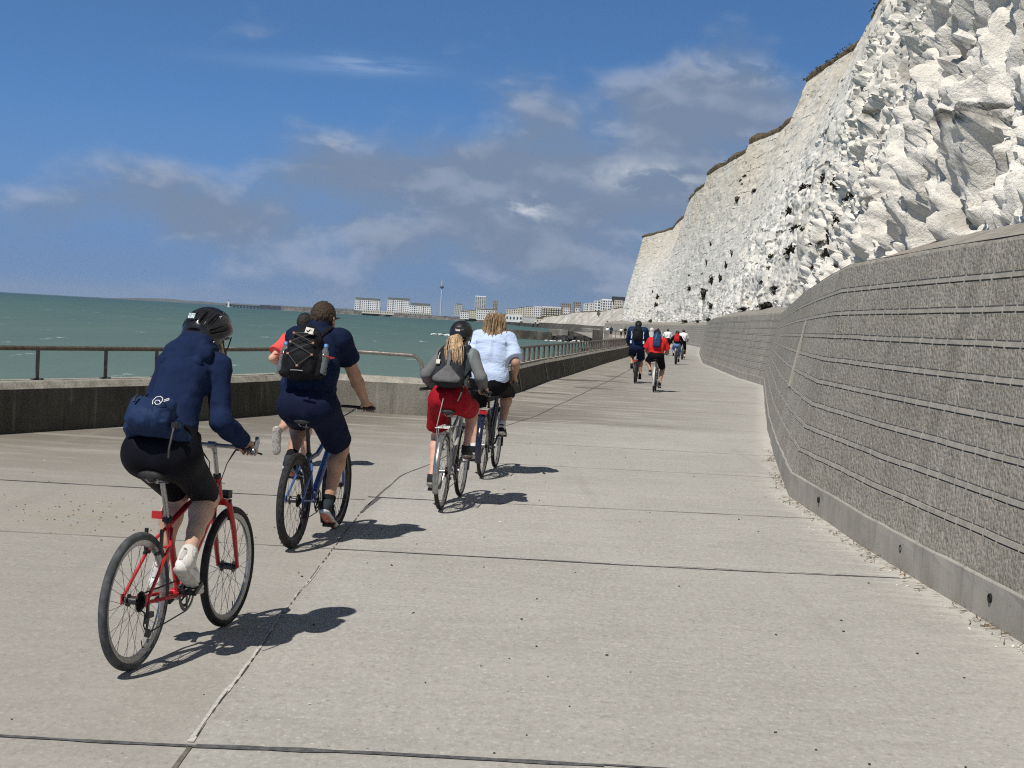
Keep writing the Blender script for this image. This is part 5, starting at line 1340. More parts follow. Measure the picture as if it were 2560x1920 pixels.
# dark glasses just showing at the cheek
mb = MB(); mb.tube([hd+vec(-.01, -.086, .0), hd+vec(.06, -.082, .004), hd+vec(.095, -.062, .0), hd+vec(.105, -.03, -.004)], [.004, .005, .014, .018], 8, flat=(1, .5)); mb.build('sunglasses', MPLAST, pA)
M_TRW = fabric('white_trainer', (.70, .70, .69), .7, .08, .25, 30.); M_SOLW = plain('white_sole', (.50, .485, .45), .7, var=.2, vs=40)
sk = fabric('white_sock', (.62, .60, .57), .9, .06, .3, 60.)
M_TRG0 = plain('grey_trim', (.42, .42, .42), .7)
for n in 'LR':
    o = shoe(JA, n, pA, M_TRW, M_SOLW, .0045, .93, sock=(sk, .040)); Rf = JA['Rf'+n]; q = lambda *a: JA['ball'+n]+Rf@(vec(*a)*.93)
    mb = MB(); mb.tube([q(-.197, 0, .050), q(-.190, 0, .090), q(-.180, 0, .112), q(-.196, 0, .118)], [.012, .013, .012, .006], 6, flat=(1, .5)); mb.build('heel_tab', M_TRG0, o)
    for s in (1, -1): mb = MB(); mb.tube([q(-.150, s*.038, .030), q(-.09, s*.044, .050), q(-.03, s*.040, .052)], .0035, 5); mb.build('side_stripe', M_TRG0, o)
    for k in range(4): mb = MB(); x_ = -.055+.022*k; mb.tube([q(x_, .022, .062-.009*k), q(x_+.004, 0, .069-.009*k), q(x_, -.022, .062-.009*k)], .0032, 5); mb.build('lace', M_TRW, o)
# waist bag
F_BAG = fabric('navy_bag_nylon', (.018, .034, .088), .6, .15, .6, 16., weave=700)
up, f = JA['up'], JA['fwd']; y = vec(0, 1, 0); bc = JA['pel']+up*.075-f*.215; Rm = np.stack([f, y, up], 1); bq = lambda a, b_, c_: bc+f*a+y*b_+up*c_
S_ = SDF(.03); S_.box(bc, (.072, .108, .078), .055, Rm, .03); S_.ell(bq(-.05, 0, -.015), (.055, .10, .065), Rm, .03); S_.cone(bq(-.02, -.085, .07), bq(-.02, .085, .07), .030, .030, .03)
for s in (1, -1):
    S_.cone(bq(.05, s*.11, -.02), bq(.13, s*.130, -.035), .042, .026, .03, flat=(up, 1.2)); S_.cone(bq(.13, s*.130, -.035), bq(.26, s*.130, -.05), .026, .016, .03)
S_.cone(bq(-.115, -.10, .035), bq(-.115, .10, .035), .008, .008, .004, sub=True)
wb_ = put(S_, .006, 'waist_bag', F_BAG, None, wr_noise(.007, 16, 16, 16, 21)); wb_.matrix_world = M0; tag(wb_, 'navy nylon waist bag with white logo on the back of the hoodie rider', 'waist bag')
mb = MB(); e = .004
lg = [(-.030, -.026), (-.036, -.004), (-.024, .020), (-.002, .028), (.016, .018), (.020, .0), (.010, -.02), (-.008, -.026), (-.022, -.014), (-.016, .0), (.0, .002), (.010, -.010)]
mb.tube([bq(-.100, -.066-u*.85, .045+v*.85) for u, v in lg], .0022, 5); mb.tube([bq(-.098, -.088, .050), bq(-.092, -.108, .066)], .002, 5); mb.tube([bq(-.098, -.090, .043), bq(-.092, -.111, .058)], .002, 5)
mb.build('logo', MWHT, wb_)
mb = MB(); mb.tube([bq(.02, .07, .07), bq(.03, .085, .13), bq(.06, .09, .165)], [.02, .014, .003], 6, flat=(.4, 1)); mb.tube([bq(.03, .02, .08), bq(.02, .03, .11), bq(.03, .045, .125)], .006, 6); mb.build('strap_end', MPLAST, wb_)
mb = MB(); mb.tube([bq(-.0, -.13, -.02), bq(-.03, -.145, -.06), bq(-.02, -.15, -.16), bq(-.0, -.152, -.20)], .006, 6); mb.box(bq(-.005, -.132, -.03), (.02, .03, .03)); mb.build('buckle_strap', MPLAST, wb_); mb = MB(); mb.tube([bq(-.09, .055, .075), bq(-.1, .058, .05), bq(-.1, .056, .03)], .006, 6); mb.build('zip_pull', MPLAST, wb_)

# ------------------------------------------------------------------ the man on the blue bicycle
P_BLU = paint('blue_frame_paint', (.060, .130, .37))
bk, B = bicycle(dict(pos=(-1.53, 10.26), head=(.161, .987), r=.348, tr=.029, wb=1.09, bb=(.43, .30), seat=(.20, .925), bar=(.84, 1.00), barw=.355, ca=80, lod=0, paint=P_BLU, fork=P_BLU, stl=.36, htl=.13, knob=.0028,
    label='blue mountain bicycle with knobbly tyres ridden by the man in navy', rim=MBLK, post=MBLK, stem=MBLK, crankm=MBLK, pit=(18, -5), spr=.015, ft=.019, dt=.027, dip=-.07, vbrake=True, sr=.0011))
M1 = Matrix.Translation(bk.location)@Matrix.Rotation(bk.rotation_euler.z, 4, 'Z')
qB = dict(pel=(.02, 0, .105), neck=(.40, 0, 1.578), head=(.455, -.015, 1.672), sw=.165, hunch=.05, w=1.06, hips=1.02, fat=1.14, heel=(28, 20), kneeout=.16, arm=(.315, .265), elout=.5, legw=1.02, armw=1.08, hs=1.07, look=-14, leg=(.46, .44), hw=.105)
JB = rider_joints(B, qB)
pB = body(JB, qB, .006, SK_M, 'person with cropped hair in navy polo and shorts riding the blue bicycle', M1)
F_POLO = fabric('navy_polo', (.008, .0145, .042), .75, .12, .35, 9., weave=1000); F_NSH = fabric('navy_shorts', (.009, .013, .036), .8, .15, .4, 9.)
def collarB(S_, J): S_.cone(J['neck']-J['up']*.03, J['neck']+J['up']*.035-J['fwd']*.005, .090, .080, .015)
tb = top(JB, dict(mat=F_POLO, inf=.018, sleeve=.60, slw=.014, hem=-.13, hemtilt=.0, extra=[collarB], wr=wr_noise(.009, 8, 8, 11, 31)), .008, pB, 1.05, 1.16, 1.14, 'polo_shirt')
bottoms(JB, dict(mat=F_NSH, inf=.022, frac=.86, loose=.012, wr=wr_noise(.007, 9, 9, 9, 33)), .009, pB, 1.08, 1.10)
# badge on the sleeve
a_, e_ = JB['shR'], JB['elR']; d_ = nrm(e_-a_); out_ = nrm(vec(0, -1, 0)-d_*np.dot(vec(0, -1, 0), d_)); sd_ = nrm(np.cross(d_, out_)); cc_ = a_+(e_-a_)*.50+out_*.083
mb = MB()
for u in (-.022, .0, .022): mb.box(cc_+d_*.0+sd_*(u)*.0+d_*u*.9, (.004, .008, .008), np.stack([out_, sd_, d_], 1)); mb.box(cc_+d_*u*.9+sd_*(-.014), (.004, .016, .012), np.stack([out_, sd_, d_], 1))
mb.box(cc_+sd_*.014, (.004, .008, .05), np.stack([out_, sd_, d_], 1)); mb.build('sleeve_badge', MWHT, tb, smooth=False)
hd = JB['head']; RmB = np.array(Matrix.Rotation(R(-14), 3, 'Z')); hq = lambda *a: hd+RmB@(vec(*a)*1.07)
S_ = SDF(.015); S_.ell(hq(-.014, 0, .020), vec(.104, .083, .106)*1.07, RmB, .01, cuts=[(hq(.055, 0, .05), RmB@vec(1, 0, -.55)), (hq(-.06, 0, -.060), RmB@vec(.35, 0, -1))])
put(S_, .0045, 'hair', H_BRN, pB, wr_noise(.006, 60, 60, 45, 6))
mb = MB(); mb.tube([hq(-.03, -.090, -.004), hq(.03, -.090, .008), hq(.085, -.070, .010), hq(.105, -.03, .006), hq(.108, 0, .010), hq(.105, .03, .006), hq(.085, .070, .010), hq(.03, .090, .008)], [.004, .005, .012, .018, .006, .018, .012, .005], 8, flat=(1, .5)); mb.build('sunglasses', MPLAST, pB)
M_HOKA = fabric('charcoal_trainer', (.030, .040, .048), .75, .25, .3, 40.); M_SOLG = plain('grey_midsole', (.44, .48, .50), .7, var=.15, vs=40); M_SOLR = plain('coral_outsole', (.50, .17, .12), .75, var=.3, vs=30)
skb = fabric('black_sock', (.012, .012, .014), .9)
for n in 'LR':
    o = shoe(JB, n, pB, M_HOKA, M_SOLG, .005, 1.08, sock=(skb, .06), sole_low=M_SOLR)
    if n == 'R':
        q = lambda *a: JB['ball'+n]+JB['Rf'+n]@(vec(*a)*1.08); fc = bpy.data.curves.new('logo', 'FONT'); fc.body = 'HOKA'; fc.size = .040; fc.extrude = .001; fc.align_x = 'CENTER'
        to = bpy.data.objects.new('lettering', fc); COL.objects.link(to); dg = bpy.context.evaluated_depsgraph_get(); me = bpy.data.meshes.new_from_object(to.evaluated_get(dg)); bpy.data.objects.remove(to)
        lo_ = bpy.data.objects.new('lettering', me); COL.objects.link(lo_); me.materials.clear(); me.materials.append(MWHT); lo_.parent = o
        xa = JB['Rf'+n]@nrm(vec(1, 0, -.38)); ya = JB['Rf'+n]@nrm(vec(.38, 0, 1)); za = vec(0, -1, 0); ya = np.cross(za, xa); c_ = q(-.085, -.0475, .058)
        lo_.matrix_local = Matrix(((xa[0], ya[0], za[0], c_[0]), (xa[1], ya[1], za[1], c_[1]), (xa[2], ya[2], za[2], c_[2]), (0, 0, 0, 1)))
F_PACK = fabric('black_pack_nylon', (.013, .0135, .016), .7, .3, .6, 14., weave=600)
def packB(S_, q, hw, hd_, hh):
    for s in (1, -1): S_.cone(q(0, s*hw*1.05, -hh*.78), q(0, s*hw*1.05, -hh*.10), .040, .036, .02)
    S_.cone(q(-hd_*1.32, -hw*.7, hh*.42), q(-hd_*1.32, hw*.7, hh*.42), .006, .006, .004, sub=True)
bp, q, (f, up) = backpack(JB, M1, F_PACK, 'black backpack with bungee cord and side bottles on the man in navy', (.122, .085, .205), (.215, -.115), .0065, packB, F_PACK, w=1.08)
mb = MB(); dz_ = -.085*1.62
pins = [(.070, .105), (-.070, .105), (.085, .035), (-.085, .035), (.090, -.055), (-.090, -.055), (.0, -.150)]
def sp_(b_, c_): return q(-.085*(1.50-.9*(b_/.125)**2*.55-.28*max(0, (c_-.0)/.2)**2-.35*max(0, (-c_-.10)/.12)**2), b_, c_)
for i_, j_ in ((0, 3), (1, 2), (2, 5), (3, 4), (4, 6), (5, 6), (0, 1)):
    (b0, c0), (b1, c1) = pins[i_], pins[j_]; mb.tube([sp_(b0+(b1-b0)*k/8, c0+(c1-c0)*k/8) for k in range(9)], .0026, 5)
mb.build('bungee_cord', plain('grey_cord', (.07, .07, .075), .7), bp)
for b_, c_ in pins: mb = MB(); mb.box(sp_(b_, c_), (.012, .016, .014), np.stack([f, vec(0, 1, 0), up], 1)); mb.build('cord_tab', plain('orange_tab', (.30, .14, .10), .7), bp, smooth=False)
mb = MB(); mb.box(sp_(-.045, .125)-f*.004, (.004, .062, .046), np.stack([f, vec(0, 1, 0), up], 1)@rot('X', 10)); lp = mb.build('logo_patch', plain('patch_white', (.62, .61, .58), .7), bp, smooth=False)
mb = MB(); mb.tube([sp_(-.045-.018+.036*k/6, .125+.008*math.sin(k*1.05))-f*.008 for k in range(7)], .004, 5); mb.build('logo', MPLAST, lp)
mb = MB(); mb.tube([sp_(.045-.09*k/6, -.183)-f*.004 for k in range(7)], .007, 6, flat=(1, .4)); mb.build('reflective_strip', plain('grey_reflective', (.42, .42, .43), .4), bp)
M_PET = plain('bottle_plastic', (.55, .60, .62), .06, .0, .9, var=.2, vs=60)
for n_ in M_PET.node_tree.nodes:
    if n_.type == 'BSDF_PRINCIPLED': n_.inputs['Transmission Weight'].default_value = .8; n_.inputs['IOR'].default_value = 1.33; M_CAP = plain('blue_cap', (.10, .26, .55), .4)
for s, lb in ((-1, 'clear plastic water bottle in the right side pocket of the black pack'), (1, 'plastic water bottle in the left side pocket of the black pack')):
    o0 = q(.0, s*.122*1.24, -.165); r_ = .034; base = o0
    mb = MB(); prof = [(.001, 0), (r_*.8, .0), (r_, .012), (r_*.93, .05), (r_, .07), (r_*.93, .09), (r_, .11), (r_, .14), (r_*.8, .175), (.014, .205), (.013, .215), (.001, .215)]
    mb.lathe([(a*1.0, b*1.0) for a, b in prof], (0, 0, 0), up, 20, False); bt = mb.build('water_bottle', M_PET, None); bt.matrix_world = M1@Matrix.Translation(Vector(o0)); tag(bt, lb, 'bottle')
    mb = MB(); mb.lathe([(.001, .212), (.0165, .212), (.0165, .235), (.001, .235)], (0, 0, 0), up, 14, False); mb.build('cap', M_CAP, bt)
    mb = MB(); mb.tube([q(-.036, s*.122*1.24, -.03), q(0, s*(.150*1.24+.038), -.03), q(.036, s*.122*1.24, -.03)], .005, 6); mb.build('pocket_trim', plain('red_trim', (.36, .03, .03), .6), bp)
# ------------------------------------------------------------------ the woman with the grey rucksack
P_SIL = paint('silver_frame_paint', (.36, .36, .35)); M_SILG = plain('silver_mudguard', (.30, .31, .31), .32, .7, var=.2, vs=20)
bk, D = bicycle(dict(pos=(-.58, 12.77), head=(.13, 1.05), r=.348, tr=.020, wb=1.07, bb=(.44, .29), seat=(.215, .885), bar=(.86, 1.06), barw=.31, sweep=.5, ca=300, lod=0, paint=P_SIL, stl=.38, htl=.16, step=False,
    label='silver city bicycle with rear rack and mudguards ridden by the woman in red shorts', spoke=MSPOKEL, post=MBLK, guard=M_SILG, gw=.028, rack=M_RACK, spring=True, pit=(-10, 8), sr=.0011))
M2 = Matrix.Translation(bk.location)@Matrix.Rotation(bk.rotation_euler.z, 4, 'Z')
qD = dict(pel=(.015, .01, .092), neck=(.50, .0, 1.452), head=(.565, -.01, 1.570), sw=.135, hunch=.04, w=.88, hips=1.06, fat=.86, heel=(4, 14), kneeout=.12, arm=(.285, .24), elout=.40, legw=1.0, hw=.098, look=-4)
JD = rider_joints(D, qD)
pD = body(JD, qD, .007, SK_P, 'person in grey long sleeves and red shorts riding the silver bicycle', M2)
m, t = newmat('grey_base_layer'); co = t.obco(); sp = t.n('ShaderNodeSeparateXYZ'); t.L(co, sp.inputs[0])
ay = t.val('ABSOLUTE', sp.outputs[1]); pan = t.mr(t.val('ADD', ay, t.val('MULTIPLY', t.noise(co, 5, 2), .03)), .155, .170); nz = t.noise(co, 900, 2)
c = t.mix(pan, (.20, .25, .27), (.125, .13, .135)); c = t.mix(t.mr(nz, .35, .65, 0, .25), c, (.30, .33, .34)); t.out(c, .85, t.bump(t.noise(co, 12, 3), .3, .03), 0, .2)
top(JD, dict(mat=m, inf=.010, sleeve='long', hem=-.02, wr=wr_noise(.006, 9, 9, 12, 41)), .009, pD, .88, .86, 1.0, 'long_sleeve_top')
F_RSH = fabric('red_shorts', (.32, .012, .020), .7, .15, .6, 10.)
bottoms(JD, dict(mat=F_RSH, inf=.012, frac=.68, loose=.022, wr=wr_noise(.010, 9, 9, 7, 43)), .009, pD, .92, 1.06)
M_HMAT = plain('helmet_black_matte', (.014, .014, .017), .42, var=.2, vs=20)
hm, hq = helmet(JD, M_HMAT, pD, .006, .98, style='urban', tilt=6)
mb = MB(); mb.box(hq(-.142, .012, .070), (.012, .040, .014)); mb.build('sticker', MWHT, hm, smooth=False)
S_ = SDF(.02); hd = JD['head']; pts = [hd+vec(-.088, .0, -.035), hd+vec(-.17, .01, -.035), hd+vec(-.30, .015, -.045), hd+vec(-.425, -.005, -.13), hd+vec(-.475, -.02, -.24)]
for (a, b), (r0, r1) in zip(zip(pts[:-1], pts[1:]), ((.030, .046), (.046, .050), (.050, .042), (.042, .016))): S_.cone(a, b, r0, r1, .02)
S_.cone(pts[1], pts[3]+vec(.01, -.05, .04), .04, .022, .02); S_.ell(hd+vec(-.045, 0, -.03), (.065, .078, .06), None, .02)
put(S_, .006, 'hair', H_BLOND, pD, wr_noise(.009, 34, 34, 7, 45))
strands('loose_hair', [[p_+vec(-.02, dy_*(.5+.25*i), .012) for i, p_ in enumerate(pts[1:])] for dy_ in (-.05, -.03, -.01, .015, .04)], H_BLOND, pD, 200, .0024, .014, 5)
M_TRD = fabric('dark_grey_trainer', (.035, .035, .038), .7, .3, .4, 30.); M_SOLD = plain('grey_sole', (.23, .22, .21), .7, var=.25, vs=30); M_BK = fabric('black_trainer', (.014, .014, .016), .7, .2, .3, 30.)
for n in 'LR': shoe(JD, n, pD, M_TRD, M_SOLD, .006, .98, sole_low=M_SOLR if n == 'R' else None)
F_PKD = fabric('dark_grey_pack', (.028, .030, .036), .7, .3, .6, 14., weave=600); F_PKG = fabric('mid_grey_panel', (.125, .125, .130), .75, .15, .4, 12., weave=600)
def packD(S_, q, hw, hd_, hh): S_.ell(q(-hd_*.25, 0, -hh*.72), (hd_*.95, hw*1.08, hh*.34), None, .05)
b2, q, (f, up) = backpack(JD, M2, F_PKD, 'grey and black rucksack on the woman with blond ponytail', (.130, .08, .225), (.175, -.150), .0075, packD, F_PKD, w=.92)
RmD = np.stack([f, vec(0, 1, 0), up], 1)
def shell(a_pts, wd, th, name, mat):
    S2 = SDF(.015)
    for (p0, p1) in a_pts: S2.cone(q(*p0), q(*p1), wd, wd, .01, flat=(f, th))
    return put(S2, .006, name, mat, b2)
shell([((-.118, .0, -.01), (-.128, .0, .05)), ((-.128, 0, .05), (-.105, .055, .15)), ((-.128, 0, .05), (-.105, -.055, .15)), ((-.118, .0, -.01), (-.128, .0, -.10))], .017, .6, 'panel', F_PKG)
shell([((-.118, .0, -.12), (-.098, .095, -.215)), ((-.118, 0, -.12), (-.098, -.095, -.215)), ((-.108, .07, -.222), (-.108, -.07, -.222)), ((-.112, .04, -.185), (-.112, -.04, -.185))], .034, .55, 'base_panel', F_PKG)
mb = MB(); mb.tube([q(-.10, .10, .06), q(-.115, .105, .0), q(-.11, .10, -.05)], .003, 5); mb.box(q(-.112, .100, -.05), (.008, .035, .045), RmD); mb.build('tag', plain('cream_tag', (.60, .57, .50), .7), b2)
mb = MB(); mb.tube([q(.02, -.13, -.16), q(.0, -.15, -.22), q(.0, -.14, -.32), q(.01, -.12, -.38)], .008, 6, flat=(1, .4)); mb.build('strap_end', MPLAST, b2)
mb = MB(); mb.tube([q(.05, .035, .235), q(.03, .03, .285), q(.03, -.03, .285), q(.05, -.035, .235)], .006, 6); mb.build('grab_loop', MPLAST, b2)
mb = MB(); mb.box(q(-.125, 0, -.135), (.008, .016, .05), RmD); mb.build('reflective_strip', plain('grey_reflective', (.42, .42, .43), .4), b2)

# ------------------------------------------------------------------ the woman in the light blue shirt
P_INK = paint('ink_blue_paint', (.010, .014, .038)); M_INKG = plain('ink_mudguard', (.010, .013, .034), .2, var=.2, vs=20, spec=.7)
bk, E_ = bicycle(dict(pos=(-.28, 15.63), head=(.15, 1.21), r=.350, tr=.021, wb=1.10, bb=(.45, .29), seat=(.21, .94), bar=(.83, 1.045), barw=.31, sweep=.7, ca=305, lod=0, paint=P_INK, stl=.36, htl=.17, step=True, dt=.030,
    label='dark blue city bicycle with black rack ridden by the woman in light blue shirt', spoke=MSPOKEL, post=MBLK, guard=M_INKG, gw=.034, rack=MBLK, pit=(-8, 8), crankm=MALU, sr=.0013, rlight=True))
M3 = Matrix.Translation(bk.location)@Matrix.Rotation(bk.rotation_euler.z, 4, 'Z')
qE = dict(pel=(.02, 0, .10), neck=(.38, 0, 1.575), head=(.425, .0, 1.690), sw=.165, hunch=.05, w=1.05, hips=1.12, fat=1.10, heel=(10, 20), kneeout=.12, arm=(.30, .25), elout=.35, armw=1.05, legw=1.02, hs=1.0, hw=.10)
JE = rider_joints(E_, qE)
pE = body(JE, qE, .008, SK_M, 'person with shoulder length blond hair in light blue shirt riding the dark blue bicycle', M3)
m, t = newmat('blue_oxford_shirt'); co = t.obco(); n = t.noise(co, 7, 5); wv = t.noise(co, 800, 2)
c = t.mix(t.mr(n, .3, .7), (.46, .57, .80), (.52, .63, .86)); c = t.mix(t.mr(wv, .35, .65, 0, .2), c, (.66, .75, .92))
b = t.bump(t.noise(t.mapp(co, (1, .6, 1.6)), 12, 3, .5, 1.0), .5, .03); b = t.bump(wv, .2, .001, b); t.out(c, .85, b, 0, .2)
F_SHIRT = m
def shirtE(S_, J):
    n, u, f = J['neck'], J['up'], J['fwd']; y = vec(0, 1, 0)
    S_.cone(n-u*.035, n+u*.03-f*.005, .088, .078, .015)
    for s in (1, -1): S_.cone(n+u*.02+y*s*.07+f*.02, n-u*.035+y*s*.115-f*.02, .016, .012, .01)
    S_.cone(J['pel']+u*.06-f*.06+y*.08, J['pel']+u*.06-f*.06-y*.08, .125, .125, .06)
    for s in (1, -1): S_.cone(J['chest']+u*.03-f*.115*1.1+y*s*.04, J['chest']+u*.02-f*.105*1.1+y*s*.15, .018, .012, .03)
    S_.cone(J['chest']+u*.03-f*.135, J['mid']-f*.14, .012, .016, .03)
_w1 = wr_noise(.010, 5.5, 4.0, 8.5, 51); _w2 = wr_noise(.006, 12, 7, 17, 52)
wE = lambda X: _w1(X)+_w2(X)
top(JE, dict(mat=F_SHIRT, inf=.026, sleeve=.82, slw=.018, hem=-.075, hemtilt=-.1, extra=[shirtE], wr=wE), .008, pE, 1.04, 1.10, 1.08)
F_BKN = fabric('black_knee_shorts', (.008, .008, .010), .8, .2, .4, 9.)
bottoms(JE, dict(mat=F_BKN, inf=.014, frac=1.04, loose=.010, wr=wr_noise(.005, 9, 9, 9, 53)), .009, pE, 1.04, 1.14)
S_ = SDF(.02); hd = JE['head']
S_.ell(hd+vec(-.016, 0, .018), (.112, .092, .108), None, .01, cuts=[(hd+vec(.06, 0, .03), vec(1, 0, -.3))])
for s, ln in ((1, .33), (-1, .345)):
    for k in range(5):
        a = R(95+20*k); p0 = hd+vec(-.085*math.sin(a-R(90))-.0, s*.078*math.cos(a-R(95)), -.0); p1 = p0+vec(-.040, s*.016, -.10); p2 = p0+vec(-.13+.01*math.sin(k*3.3), s*(.022+.008*math.sin(k*5)), -ln+.028*abs(math.sin(k*2.1+s)))
        S_.cone(p0, p1, .040, .034, .02); S_.cone(p1, p2, .034, .013, .015)
put(S_, .006, 'hair', H_LBLOND, pE, wr_noise(.011, 42, 42, 7, 55))
cur = []
for k in range(16):
    a = R(-105+14*k); cur.append([hd+vec(-.02-.06*math.cos(a), .06*math.sin(a), .105), hd+vec(-.028-.098*math.cos(a), .096*math.sin(a), .03), hd+vec(-.035-.105*math.cos(a), .106*math.sin(a), -.06), hd+vec(-.05-.115*math.cos(a)-.02, .112*math.sin(a), -.14), hd+vec(-.06-.125*math.cos(a)-.03, .112*math.sin(a), -.205)])
strands('loose_hair', cur, H_LBLOND, pE, 420, .0026, .015, 7)
for n in 'LR': shoe(JE, n, pE, M_BK, M_SOLW, .007, 1.0, sock=(sk, .035))

# ------------------------------------------------------------------ people on foot
def walker_joints(h=1.72, step=.28, lean=3, arms=((10, 20), (-14, 25)), sw=.175, phase=1):
    """standing frame: x forward. returns joints for a walking figure with feet on z=0"""
    s_ = h/1.72; J = {}
    J['pel'] = vec(0, 0, .93*s_); J['neck'] = vec(.06*math.sin(R(lean))*8, 0, 1.475*s_); up = nrm(J['neck']-J['pel']); J['up'] = up; J['fwd'] = nrm(np.cross(vec(0, 1, 0), up))
    J['mid'] = (J['pel']+J['neck'])/2-J['fwd']*.02; J['chest'] = J['pel']*.26+J['neck']*.74-J['fwd']*.02; J['head'] = J['neck']+vec(.035, 0, .135*s_)
    for i, (n, s) in enumerate((('L', 1), ('R', -1))):
        J['sh'+n] = J['neck']-up*.055+vec(0, s*sw, 0); J['hip'+n] = J['pel']+vec(0, s*.09, -.02); ph = phase if n == 'L' else -phase
        ank = vec(step*ph-.05, s*.085, .095 if ph > 0 else .13); J['ank'+n] = ank; J['Rf'+n] = rot('Y', 0 if ph > 0 else 18)
        J['ball'+n] = ank-J['Rf'+n]@vec(-.125, 0, .075); J['ball'+n][2] = max(.02, J['ball'+n][2])
        J['kn'+n] = ik(J['hip'+n], ank, .435*s_, .425*s_, vec(1, s*.05, 0)); sa, eb = arms[i]
        d1 = rot('Y', -sa)@vec(0, s*.10, -1); J['el'+n] = J['sh'+n]+nrm(d1)*.29*s_; d2 = rot('Y', -sa-eb)@vec(0, -s*.04, -1); J['wr'+n] = J['el'+n]+nrm(d2)*.24*s_; J['grip'+n] = J['wr'+n]+nrm(d2)*.06
    return J
# the runner half hidden behind the man in navy
JR = walker_joints(1.68, .1, 6, sw=.165)
JR['hipL'] = vec(.0, .09, .90); JR['hipR'] = vec(0, -.09, .90)
JR['ankR'] = vec(.10, -.05, .095); JR['RfR'] = rot('Y', 0); JR['ballR'] = vec(.225, -.05, .02); JR['knR'] = ik(JR['hipR'], JR['ankR'], .43, .42, vec(1, 0, 0))
JR['knL'] = vec(-.05, .075, .50); JR['ankL'] = vec(-.44, .10, .42); JR['RfL'] = rot('Y', 78); JR['ballL'] = JR['ankL']-JR['RfL']@vec(-.125, 0, .085)
JR['elL'] = JR['shL']+vec(-.19, .12, -.20); JR['wrL'] = JR['elL']+vec(.20, .0, -.05); JR['gripL'] = JR['wrL']+vec(.06, 0, .01)
JR['elR'] = JR['shR']+vec(-.02, -.08, -.28); JR['wrR'] = JR['elR']+vec(.2, .03, .08); JR['gripR'] = JR['wrR']+vec(.06, 0, .02)
M4 = Matrix.Translation((-2.32, 15.55, .002))@Matrix.Rotation(math.atan2(1, .10), 4, 'Z')
qR = dict(w=.97, hips=1.0, look=4)
pR = body(JR, qR, .009, SK_P, 'person running in coral t-shirt and navy shorts beyond the man on the blue bicycle', M4, fingers=True) if False else None
S_ = SDF(.03); leg_skin(S_, JR, .95); torso(S_, JR, .9, -.004); arm_skin(S_, JR, .95, fingers=False); head_skin(S_, JR, 1.0, 4)
for n, s in (('L', 1), ('R', -1)):
    g = JR['grip'+n]
    for k in range(4): S_.cone(g+vec(.01, s*(.03-.02*k)*.6, .012-.012*k), g+vec(.045, s*(.02-.016*k)*.6, -.01-.010*k), .010, .008, .006)
    S_.cone(g+vec(-.02, -s*.02, .01), g+vec(.02, -s*.03, .02), .012, .009, .008)
pR = put(S_, .008, 'person', SK_P, None); pR.matrix_world = M4; tag(pR, 'person running in coral t-shirt and navy shorts beyond the man on the blue bicycle', 'person')
F_CORAL = fabric('coral_tshirt', (.72, .095, .085), .7, .1, .5, 10.); F_NV2 = fabric('navy_running_shorts', (.012, .022, .065), .8)
top(JR, dict(mat=F_CORAL, inf=.022, sleeve=.72, slw=.024, hem=-.10, wr=wr_noise(.010, 8, 8, 9, 61)), .010, pR, .95, .95, 1.05, 'tshirt')
bottoms(JR, dict(mat=F_NV2, inf=.026, frac=.62, loose=.03, wr=wr_noise(.006, 8, 8, 8, 62)), .010, pR, .95, 1.0)
hd = JR['head']; S_ = SDF(.015); S_.ell(hd+vec(-.014, 0, .022), (.106, .086, .106), None, .01, cuts=[(hd+vec(.06, 0, .05), vec(1, 0, -.5)), (hd+vec(-.06, 0, -.07), vec(.3, 0, -1))]); put(S_, .006, 'hair', H_BLK, pR, wr_noise(.006, 45, 45, 45, 63))
M_TRG = fabric('pale_grey_trainer', (.42, .41, .39), .75, .15, .4, 30.); M_SLG = plain('pale_tread', (.40, .385, .355), .8, var=.35, vs=60, bump=.6, bs=90, bd=.006)
for n in 'LR': shoe(JR, n, pR, M_TRG, M_SLG, .006, 1.02)

# ------------------------------------------------------------------ riders further along
def far_rider(bsp, q, label, top_o, bot_o, shoe_m, skin, h=.018, helm=None, hair=None, group=None, topname='tshirt', look=0, botname='shorts'):
    bsp = dict(bsp); bsp.setdefault('lod', 1); bk, b = bicycle(bsp)
    M = Matrix.Translation(bk.location)@Matrix.Rotation(bk.rotation_euler.z, 4, 'Z'); J = rider_joints(b, q); p = body(J, q, h, skin, label, M, group, fingers=False)
    w = q.get('w', 1.); top(J, top_o, h, p, w, q.get('fat', 1.), q.get('hips', 1.), topname); bottoms(J, bot_o, h, p, w, q.get('hips', 1.), botname)
    for n in 'LR': shoe(J, n, p, shoe_m, M_SOLW if shoe_m is not M_BK else M_BK, max(.010, h*.7))
    if helm is not None: helmet(J, helm, p, max(.010, h*.7), vents=h < .02, look=look)
    if hair is not None:
        hd = J['head']; S_ = SDF(.02); S_.ell(hd+vec(-.014, 0, .018), (.106, .087, .104), None, .01, cuts=[(hd+vec(.06, 0, .05), vec(1, 0, -.5))])
        if hair[1]: S_.cone(hd+vec(-.075, 0, -.02), hd+vec(-.09, 0, -.16), .055, .04, .03)
        put(S_, max(.01, h*.7), 'hair', hair[0], p)
    return M, J, p, b
F_JKT = fabric('navy_jacket', (.012, .030, .082), .6, .15, .5, 9.); F_NSH2 = fabric('dark_navy_shorts', (.010, .016, .045), .8); F_RED = fabric('red_tshirt', (.62, .028, .030), .75, .1, .5, 9.)
F_WHT = fabric('white_tshirt', (.74, .74, .73), .8, .05, .5, 9.); F_BLK = fabric('black_cloth', (.008, .008, .009), .8, .2, .4, 9.); F_GRYH = fabric('pale_grey_hoodie', (.42, .425, .42), .9, .1, .4, 9.); F_JEAN = fabric('blue_jeans', (.13, .21, .40), .8, .3, .4, 9.)
